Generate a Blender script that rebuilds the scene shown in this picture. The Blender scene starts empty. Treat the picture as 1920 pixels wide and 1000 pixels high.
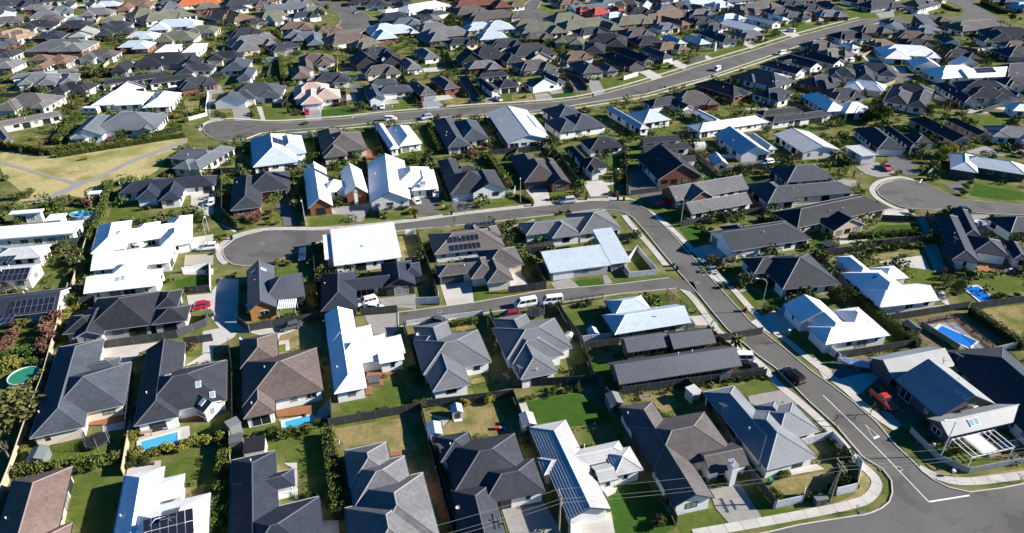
import bpy, bmesh, math, random
from mathutils import Vector, Matrix
R = math.radians
scene = bpy.context.scene
# ---------------------------------------------------------------- camera, sky, sun, exposure
cam_data = bpy.data.cameras.new("camera")
cam = bpy.data.objects.new("camera", cam_data)
scene.collection.objects.link(cam)
cam_data.sensor_width = 36.0
cam_data.lens = 24.0
cam_data.clip_start = 0.5
cam_data.clip_end = 6000.0
cam.location = (0, 0, 80)
cam.rotation_euler = (R(90 - 30.42), 0, 0)
scene.camera = cam
SUN_ELEV, SUN_AZ = R(25.0), R(3.0)          # azimuth measured from +X (camera right) towards +Y
world = bpy.data.worlds.new("World")
scene.world = world
world.use_nodes = True
wn = world.node_tree
bg = wn.nodes["Background"]
sky = wn.nodes.new("ShaderNodeTexSky")
sky.sky_type = 'NISHITA'
sky.sun_disc = False
sky.sun_elevation = SUN_ELEV
sky.sun_rotation = R(90) - SUN_AZ           # sky rotation runs clockwise from +Y
sky.air_density = 1.0
sky.dust_density = 0.4
sky.ozone_density = 8.0
sat = wn.nodes.new("ShaderNodeHueSaturation")
sat.inputs["Saturation"].default_value = 1.45
wn.links.new(sky.outputs[0], sat.inputs["Color"])
wn.links.new(sat.outputs[0], bg.inputs[0])
bg.inputs[1].default_value = 0.05
sun_data = bpy.data.lights.new("sun", 'SUN')
sun_data.energy = 5.0
sun_data.angle = R(0.53)
sun_data.color = (1.0, 0.935, 0.84)
sun = bpy.data.objects.new("sun", sun_data)
scene.collection.objects.link(sun)
sdir = Vector((math.cos(SUN_ELEV) * math.cos(SUN_AZ), math.cos(SUN_ELEV) * math.sin(SUN_AZ), math.sin(SUN_ELEV)))
sun.rotation_euler = sdir.to_track_quat('Z', 'Y').to_euler()
scene.view_settings.view_transform = 'Standard'
scene.view_settings.look = 'None'
scene.view_settings.exposure = 1.28
scene.view_settings.gamma = 1.0
scene.view_settings.use_curve_mapping = False
scene.cycles.max_bounces = 5
rng = random.Random(7)
COL = scene.collection.objects

# ---------------------------------------------------------------- materials
MATS = {}
def srgb(h):
    v = [int(h[i:i + 2], 16) / 255 for i in (0, 2, 4)]
    return tuple(c / 12.92 if c < .04045 else ((c + .055) / 1.055) ** 2.4 for c in v)

def mat(name, col, rough=.7, spec=.3, metal=0, noise=.12, nscale=1.5, pattern=None, bump=.0, bscale=20, obj_var=0, emis=None, noise2=None):
    if name in MATS: return MATS[name]
    m = bpy.data.materials.new(name)
    m.use_nodes = True
    nt = m.node_tree; N = nt.nodes; L = nt.links
    b = N["Principled BSDF"]
    b.inputs["Roughness"].default_value = rough
    b.inputs["Specular IOR Level"].default_value = spec
    b.inputs["Metallic"].default_value = metal
    tc = N.new("ShaderNodeTexCoord")
    base = N.new("ShaderNodeRGB"); base.outputs[0].default_value = (*col, 1)
    cur = base.outputs[0]
    geo = N.new("ShaderNodeNewGeometry")
    if noise:
        nz = N.new("ShaderNodeTexNoise"); nz.inputs["Scale"].default_value = nscale; nz.inputs["Detail"].default_value = 6
        nz.inputs["Roughness"].default_value = .65
        L.new(geo.outputs["Position"], nz.inputs["Vector"])
        mr = N.new("ShaderNodeMapRange")
        mr.inputs[1].default_value = .3; mr.inputs[2].default_value = .7
        mr.inputs[3].default_value = 1 - noise; mr.inputs[4].default_value = 1 + noise
        L.new(nz.outputs[0], mr.inputs[0])
        hs = N.new("ShaderNodeHueSaturation")
        L.new(mr.outputs[0], hs.inputs["Value"]); L.new(cur, hs.inputs["Color"])
        cur = hs.outputs[0]
    if noise2:      # (colour, scale, low, high): patches of a second colour
        nz = N.new("ShaderNodeTexNoise"); nz.inputs["Scale"].default_value = noise2[1]; nz.inputs["Detail"].default_value = 5
        L.new(geo.outputs["Position"], nz.inputs["Vector"])
        mr = N.new("ShaderNodeMapRange"); mr.inputs[1].default_value = noise2[2]; mr.inputs[2].default_value = noise2[3]
        L.new(nz.outputs[0], mr.inputs[0])
        mx = N.new("ShaderNodeMix"); mx.data_type = 'RGBA'
        L.new(mr.outputs[0], mx.inputs[0]); L.new(cur, mx.inputs[6]); mx.inputs[7].default_value = (*noise2[0], 1)
        cur = mx.outputs[2]
    if obj_var:
        oi = N.new("ShaderNodeObjectInfo")
        hs = N.new("ShaderNodeHueSaturation")
        m1 = N.new("ShaderNodeMapRange"); m1.inputs[3].default_value = 1 - obj_var; m1.inputs[4].default_value = 1 + obj_var
        L.new(oi.outputs["Random"], m1.inputs[0]); L.new(m1.outputs[0], hs.inputs["Value"])
        m2 = N.new("ShaderNodeMath"); m2.operation = 'MULTIPLY_ADD'; m2.inputs[1].default_value = .04; m2.inputs[2].default_value = .48
        m3 = N.new("ShaderNodeMath"); m3.operation = 'FRACT'
        m4 = N.new("ShaderNodeMath"); m4.operation = 'MULTIPLY'; m4.inputs[1].default_value = 7.31
        L.new(oi.outputs["Random"], m4.inputs[0]); L.new(m4.outputs[0], m3.inputs[0]); L.new(m3.outputs[0], m2.inputs[0])
        L.new(m2.outputs[0], hs.inputs["Hue"])
        L.new(cur, hs.inputs["Color"]); cur = hs.outputs[0]
    height = None
    if pattern:
        uv = N.new("ShaderNodeUVMap"); sp = N.new("ShaderNodeSeparateXYZ"); L.new(uv.outputs[0], sp.inputs[0])
        kind, per, depth = pattern
        src = sp.outputs[0] if kind == 'rib' else sp.outputs[1]
        mu = N.new("ShaderNodeMath"); mu.operation = 'DIVIDE'; mu.inputs[1].default_value = per; L.new(src, mu.inputs[0])
        fr = N.new("ShaderNodeMath"); fr.operation = 'FRACT'; L.new(mu.outputs[0], fr.inputs[0])
        if kind == 'rib':
            gt = N.new("ShaderNodeMapRange"); gt.inputs[1].default_value = .70; gt.inputs[2].default_value = .82
            pp = N.new("ShaderNodeMath"); pp.operation = 'PINGPONG'; pp.inputs[1].default_value = 1.0
            m5 = N.new("ShaderNodeMath"); m5.operation = 'MULTIPLY'; m5.inputs[1].default_value = 2.0
            L.new(fr.outputs[0], m5.inputs[0]); L.new(m5.outputs[0], pp.inputs[0]); L.new(pp.outputs[0], gt.inputs[0])
            height = gt.outputs[0]
        else:
            height = fr.outputs[0]
        bp = N.new("ShaderNodeBump"); bp.inputs["Distance"].default_value = depth; bp.inputs["Strength"].default_value = 1
        L.new(height, bp.inputs["Height"]); L.new(bp.outputs[0], b.inputs["Normal"])
        if kind == 'tile':       # each tile its own tone
            vr = N.new("ShaderNodeTexVoronoi"); vr.inputs["Scale"].default_value = 2.6; vr.feature = 'F1'
            L.new(uv.outputs[0], vr.inputs["Vector"])
            hs = N.new("ShaderNodeHueSaturation"); m6 = N.new("ShaderNodeMapRange")
            m6.inputs[3].default_value = .86; m6.inputs[4].default_value = 1.14
            sx = N.new("ShaderNodeSeparateColor"); L.new(vr.outputs["Color"], sx.inputs[0]); L.new(sx.outputs[0], m6.inputs[0])
            L.new(m6.outputs[0], hs.inputs["Value"]); L.new(cur, hs.inputs["Color"]); cur = hs.outputs[0]
    elif bump:
        nz = N.new("ShaderNodeTexNoise"); nz.inputs["Scale"].default_value = bscale; nz.inputs["Detail"].default_value = 4
        L.new(geo.outputs["Position"], nz.inputs["Vector"])
        bp = N.new("ShaderNodeBump"); bp.inputs["Distance"].default_value = bump; bp.inputs["Strength"].default_value = 1
        L.new(nz.outputs[0], bp.inputs["Height"]); L.new(bp.outputs[0], b.inputs["Normal"])
    L.new(cur, b.inputs["Base Color"])
    MATS[name] = m
    return m

ROOF = {  # colour, pattern kind
 'slate': ((0.058, 0.068, 0.085), 'tile'), 'slatel': ((0.106, 0.119, 0.136), 'rib'), 'char': ((0.037, 0.041, 0.052), 'tile'),
 'navy': ((0.027, 0.034, 0.051), 'tile'), 'black': ((0.026, 0.028, 0.036), 'tile'), 'bluechar': ((0.060, 0.068, 0.085), 'rib'),
 'grey': ((0.137, 0.137, 0.144), 'tile'), 'greyt': ((0.137, 0.144, 0.155), 'step'), 'lgreyt': ((0.386, 0.386, 0.386), 'step'),
 'brgreyt': ((0.128, 0.115, 0.111), 'step'), 'greybr': ((0.128, 0.119, 0.115), 'tile'), 'brgrey': ((0.092, 0.084, 0.084), 'tile'),
 'brchar': ((0.068, 0.060, 0.062), 'tile'), 'brown': ((0.115, 0.090, 0.082), 'tile'), 'brown2': ((0.150, 0.100, 0.075), 'tile'),
 'dusty': ((.150, .108, .095), 'tile'), 'tan': ((0.250, 0.180, 0.130), 'tile'), 'white': ((0.800, 0.800, 0.800), 'rib'),
 'offwhite': ((0.620, 0.640, 0.660), 'rib'), 'flatwhite': ((0.780, 0.790, 0.800), None), 'lgrey': ((0.450, 0.460, 0.470), 'rib'),
 'lblue': ((0.420, 0.480, 0.540), 'rib'), 'steel': ((0.243, 0.257, 0.270), 'rib'), 'olive': ((0.130, 0.130, 0.100), 'tile'), 'jsteel': ((0.153, 0.162, 0.180), 'rib'),
 'sage': ((0.270, 0.290, 0.270), 'tile'), 'dgreen': ((0.055, 0.065, 0.055), 'tile'), 'orange': ((0.500, 0.140, 0.055), 'tile'),
 'red': ((0.360, 0.060, 0.045), 'tile'), 'redbrown': ((0.160, 0.065, 0.050), 'tile'), 'pink': ((0.480, 0.360, 0.320), 'tile'),
}
def roof_mat(k):
    col, pt = ROOF[k]
    if pt == 'tile': col = tuple(c * .87 for c in col)
    pat = {'tile': ('tile', .36, .03), 'rib': ('rib', .42, .03), 'step': None, None: None}[pt]
    return mat('roof_' + k, col, rough=.55 if pt == 'rib' else .75, spec=.35 if pt == 'rib' else .2, noise=.12, nscale=.6, pattern=pat, noise2=(tuple(min(.82, c * (.93 if col[0] > .4 else 1.3)) for c in col), .16, .45, .75))
WALL = {'white': (.74, .74, .73), 'cream': (.62, .55, .46), 'tan': (.45, .35, .26), 'grey': (.33, .34, .35), 'dark': (.07, .07, .08),
        'black': (.028, .03, .034), 'brick': (.19, .078, .058), 'cedar': (.42, .20, .06), 'redwood': (.19, .08, .04), 'timber': (.13, .075, .05)}
def wall_mat(k):
    if k == 'brick': return mat('wall_brick', WALL[k], .85, .2, noise=.25, nscale=6, bump=.01, bscale=30)
    if k in ('cedar', 'redwood', 'timber', 'black'): return mat('wall_' + k, WALL[k], .7, .25, noise=.2, nscale=3, pattern=('rib', .16, .01))
    return mat('wall_' + k, WALL[k], .8, .2, noise=.06, nscale=.8, bump=.004, bscale=25)
M_TRIM = mat('white_trim', (.72, .72, .72), .5, noise=.04)
M_GLASS = mat('window_glass', (.015, .02, .028), .08, .6, noise=0)
M_DARKFRAME = mat('dark_frame', (.03, .032, .036), .5, noise=.05)
M_ASPHALT = mat('asphalt', (.104, .098, .091), .9, .2, noise=.10, nscale=.25, bump=.006, bscale=40, noise2=((.125, .12, .115), .09, .4, .65))
def worn_asphalt():
    m = M_ASPHALT; nt = m.node_tree; N = nt.nodes; L = nt.links; b = N["Principled BSDF"]
    src = b.inputs["Base Color"].links[0].from_socket
    geo = N.new("ShaderNodeNewGeometry")
    vo = N.new("ShaderNodeTexVoronoi"); vo.feature = 'DISTANCE_TO_EDGE'; vo.inputs["Scale"].default_value = .11
    nz = N.new("ShaderNodeTexNoise"); nz.inputs["Scale"].default_value = .5; nz.inputs["Detail"].default_value = 4
    mx = N.new("ShaderNodeVectorMath"); mx.operation = 'MULTIPLY_ADD'; mx.inputs[1].default_value = (5, 5, 0)
    L.new(geo.outputs["Position"], nz.inputs["Vector"]); L.new(nz.outputs["Color"], mx.inputs[0]); L.new(geo.outputs["Position"], mx.inputs[2]); L.new(mx.outputs[0], vo.inputs["Vector"])
    mr = N.new("ShaderNodeMapRange"); mr.inputs[1].default_value = .0; mr.inputs[2].default_value = .008; mr.inputs[3].default_value = .78; mr.inputs[4].default_value = 1.0
    L.new(vo.outputs["Distance"], mr.inputs[0])
    n2 = N.new("ShaderNodeTexNoise"); n2.inputs["Scale"].default_value = .16; n2.inputs["Detail"].default_value = 7; L.new(geo.outputs["Position"], n2.inputs["Vector"])
    m2 = N.new("ShaderNodeMapRange"); m2.inputs[1].default_value = .56; m2.inputs[2].default_value = .62; m2.inputs[3].default_value = 1.0; m2.inputs[4].default_value = .76
    L.new(n2.outputs[0], m2.inputs[0])
    mu = N.new("ShaderNodeMath"); mu.operation = 'MULTIPLY'; L.new(mr.outputs[0], mu.inputs[0]); L.new(m2.outputs[0], mu.inputs[1])
    hs = N.new("ShaderNodeHueSaturation"); L.new(src, hs.inputs["Color"]); L.new(mu.outputs[0], hs.inputs["Value"]); L.new(hs.outputs[0], b.inputs["Base Color"])
worn_asphalt()
M_CONC = mat('concrete', (.47, .45, .41), .9, .2, noise=.10, nscale=.7, bump=.003, bscale=30, noise2=((.38, .36, .33), .35, .45, .7))
M_CONCS = mat('path_concrete', (.46, .44, .40), .9, .2, noise=.12, nscale=.7, bump=.003, bscale=30, noise2=((.36, .34, .31), .35, .45, .7), obj_var=.06)
M_AGG = mat('exposed_aggregate', (.26, .25, .235), .9, .2, noise=.12, nscale=.6, bump=.004, bscale=40)
M_GRASS = mat('grass_ground', (.088, .112, .030), .98, .02, noise=.35, nscale=2.5, bump=.05, bscale=9, noise2=((.185, .165, .070), .22, .42, .64))
M_GREEN = mat('lawn_green', (.075, .108, .022), .98, .02, noise=.28, nscale=1.8, bump=.05, bscale=9, noise2=((.13, .14, .040), .35, .45, .72))
M_LUSH = mat('lawn_lush', (.038, .092, .014), .98, .02, noise=.22, nscale=1.5, bump=.05, bscale=9, noise2=((.052, .10, .02), .5, .4, .7))
M_DRY = mat('lawn_dry', (.25, .20, .090), .98, .02, noise=.25, nscale=1.5, bump=.05, bscale=9, noise2=((.11, .125, .035), .25, .46, .66))
M_PARK = mat('park_grass', (.40, .34, .165), .98, .02, noise=.22, nscale=.8, bump=.05, bscale=9, noise2=((.21, .21, .07), .07, .47, .62))
M_SOIL = mat('bare_soil', (.16, .12, .085), .98, .02, noise=.3, nscale=1.2, bump=.05, bscale=8)
M_DECK = mat('timber_deck', (.26, .115, .06), .75, .2, noise=.2, nscale=2)
M_STONE = mat('stone_paving', (.34, .32, .29), .85, .2, noise=.12, nscale=2)
M_PAVE = mat('grey_pavers', (.24, .25, .28), .85, .2, noise=.10, nscale=2)
M_GRAVEL = mat('gravel', (.36, .33, .28), .95, .2, noise=.25, nscale=5, bump=.02, bscale=20)
M_DRIVE = mat('dark_drive', (.115, .112, .11), .9, .2, noise=.12, nscale=.6, bump=.004, bscale=40)
M_KERB = mat('kerb_concrete', (.50, .48, .44), .9, .2, noise=.12, nscale=1)
M_PAINT = mat('road_paint', (.78, .78, .75), .7, .3, noise=.10, nscale=3)
M_SOLAR = mat('solar_panel', (.012, .015, .028), .25, .5, noise=.05)
M_SOLARF = mat('solar_frame', (.45, .47, .5), .35, .5, metal=.6, noise=.05)
M_WATER = mat('pool_water', (.06, .36, .55), .05, .5, noise=.12, nscale=.8, bump=.01, bscale=3)
M_WATERB = mat('pool_water_blue', (.02, .15, .52), .05, .5, noise=.12, nscale=.8, bump=.01, bscale=3)
M_WATERG = mat('pool_water_green', (.03, .19, .11), .06, .5, noise=.15, nscale=.8)
M_BARK = mat('bark', (.13, .095, .07), .9, .1, noise=.25, nscale=6)
M_TWIG = mat('twigs', (.19, .14, .11), .9, .1, noise=.2, nscale=6, obj_var=.2)
M_STEEL = mat('galvanised_steel', (.45, .46, .47), .4, .5, metal=.5, noise=.06)
M_RUBBER = mat('rubber', (.02, .02, .022), .8, .2, noise=.1)
M_POLE = mat('weathered_timber', (.25, .21, .17), .9, .1, noise=.25, nscale=5)
M_TIMB = mat('pale_timber', (.40, .33, .23), .85, .15, noise=.2, nscale=3)
M_TIMBD = mat('dark_timber', (.11, .075, .055), .85, .15, noise=.2, nscale=3)
LEAF = {'shrub': (.075, .112, .026), 'dshrub': (.050, .070, .022), 'yshrub': (.185, .185, .040), 'autumn': (.15, .085, .058),
        'olive': (.105, .115, .042), 'tree': (.070, .095, .026), 'ytree': (.28, .25, .035), 'cypress': (.055, .085, .022),
        'palm': (.13, .145, .042), 'palmt': (.12, .115, .045), 'flax': (.15, .14, .045), 'hedge': (.098, .122, .028)}
def leaf_mat(k):
    return mat('leaf_' + k, LEAF[k], .9, .03, noise=.38, nscale=2.2, obj_var=.28)

# ---------------------------------------------------------------- mesh helpers
class MB:
    def __init__(s): s.v = []; s.f = []; s.uv = []; s.m = []
    def face(s, pts, uvs=None, m=0):
        i = len(s.v); s.v += [tuple(p) for p in pts]; s.f.append(tuple(range(i, i + len(pts))))
        s.uv += uvs if uvs else [(p[0] + p[1], p[2]) for p in pts]; s.m.append(m)
    def prism(s, base, z0, z1, m=0, bottom=False):
        n = len(base)
        s.face([(x, y, z1) for x, y in base], [(x, y) for x, y in base], m)
        if bottom: s.face([(x, y, z0) for x, y in reversed(base)], None, m)
        for i in range(n):
            a, b = base[i], base[(i + 1) % n]
            l = math.hypot(b[0] - a[0], b[1] - a[1])
            s.face([(*a, z0), (*b, z0), (*b, z1), (*a, z1)], [(0, z0), (l, z0), (l, z1), (0, z1)], m)
    def box(s, x0, x1, y0, y1, z0, z1, m=0, bottom=False):
        s.prism([(x0, y0), (x1, y0), (x1, y1), (x0, y1)], z0, z1, m, bottom)
    def tube(s, p, q, r0, r1=None, n=6, m=0):
        p, q = Vector(p), Vector(q); r1 = r0 if r1 is None else r1
        d = (q - p)
        if d.length < 1e-6: return
        d.normalize(); u = d.orthogonal().normalized(); w = d.cross(u)
        A = [p + (u * math.cos(2 * math.pi * i / n) + w * math.sin(2 * math.pi * i / n)) * r0 for i in range(n)]
        B = [q + (u * math.cos(2 * math.pi * i / n) + w * math.sin(2 * math.pi * i / n)) * r1 for i in range(n)]
        for i in range(n):
            j = (i + 1) % n; s.face([A[i], A[j], B[j], B[i]], None, m)
        s.face(B, None, m); s.face(list(reversed(A)), None, m)
    def mesh(s, name, mats, smooth=False):
        me = bpy.data.meshes.new(name)
        me.from_pydata(s.v, [], s.f)
        for mm in mats: me.materials.append(mm)
        me.polygons.foreach_set('material_index', s.m)
        ul = me.uv_layers.new(name='UVMap'); flat = [c for q in s.uv for c in q]
        ul.data.foreach_set('uv', flat)
        if smooth: me.polygons.foreach_set('use_smooth', [True] * len(s.f))
        me.update()
        return me

def link(name, me, parent=None, loc=(0, 0, 0), rot=None, scale=None):
    o = bpy.data.objects.new(name, me)
    o.location = loc
    if rot is not None: o.rotation_euler = rot if isinstance(rot, tuple) else (0, 0, rot)
    if scale is not None: o.scale = scale
    if parent is not None: o.parent = parent
    COL.link(o)
    return o
def thing(name, label, cat, loc=(0, 0, 0), rotz=0, group=None, me=None):
    o = link(name, me, None, loc, rotz)
    o['label'] = label; o['category'] = cat
    if group: o['group'] = group
    return o
def struct(name, mb, mats):
    o = link(name, mb.mesh(name, mats)); o['kind'] = 'structure'; return o

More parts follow.
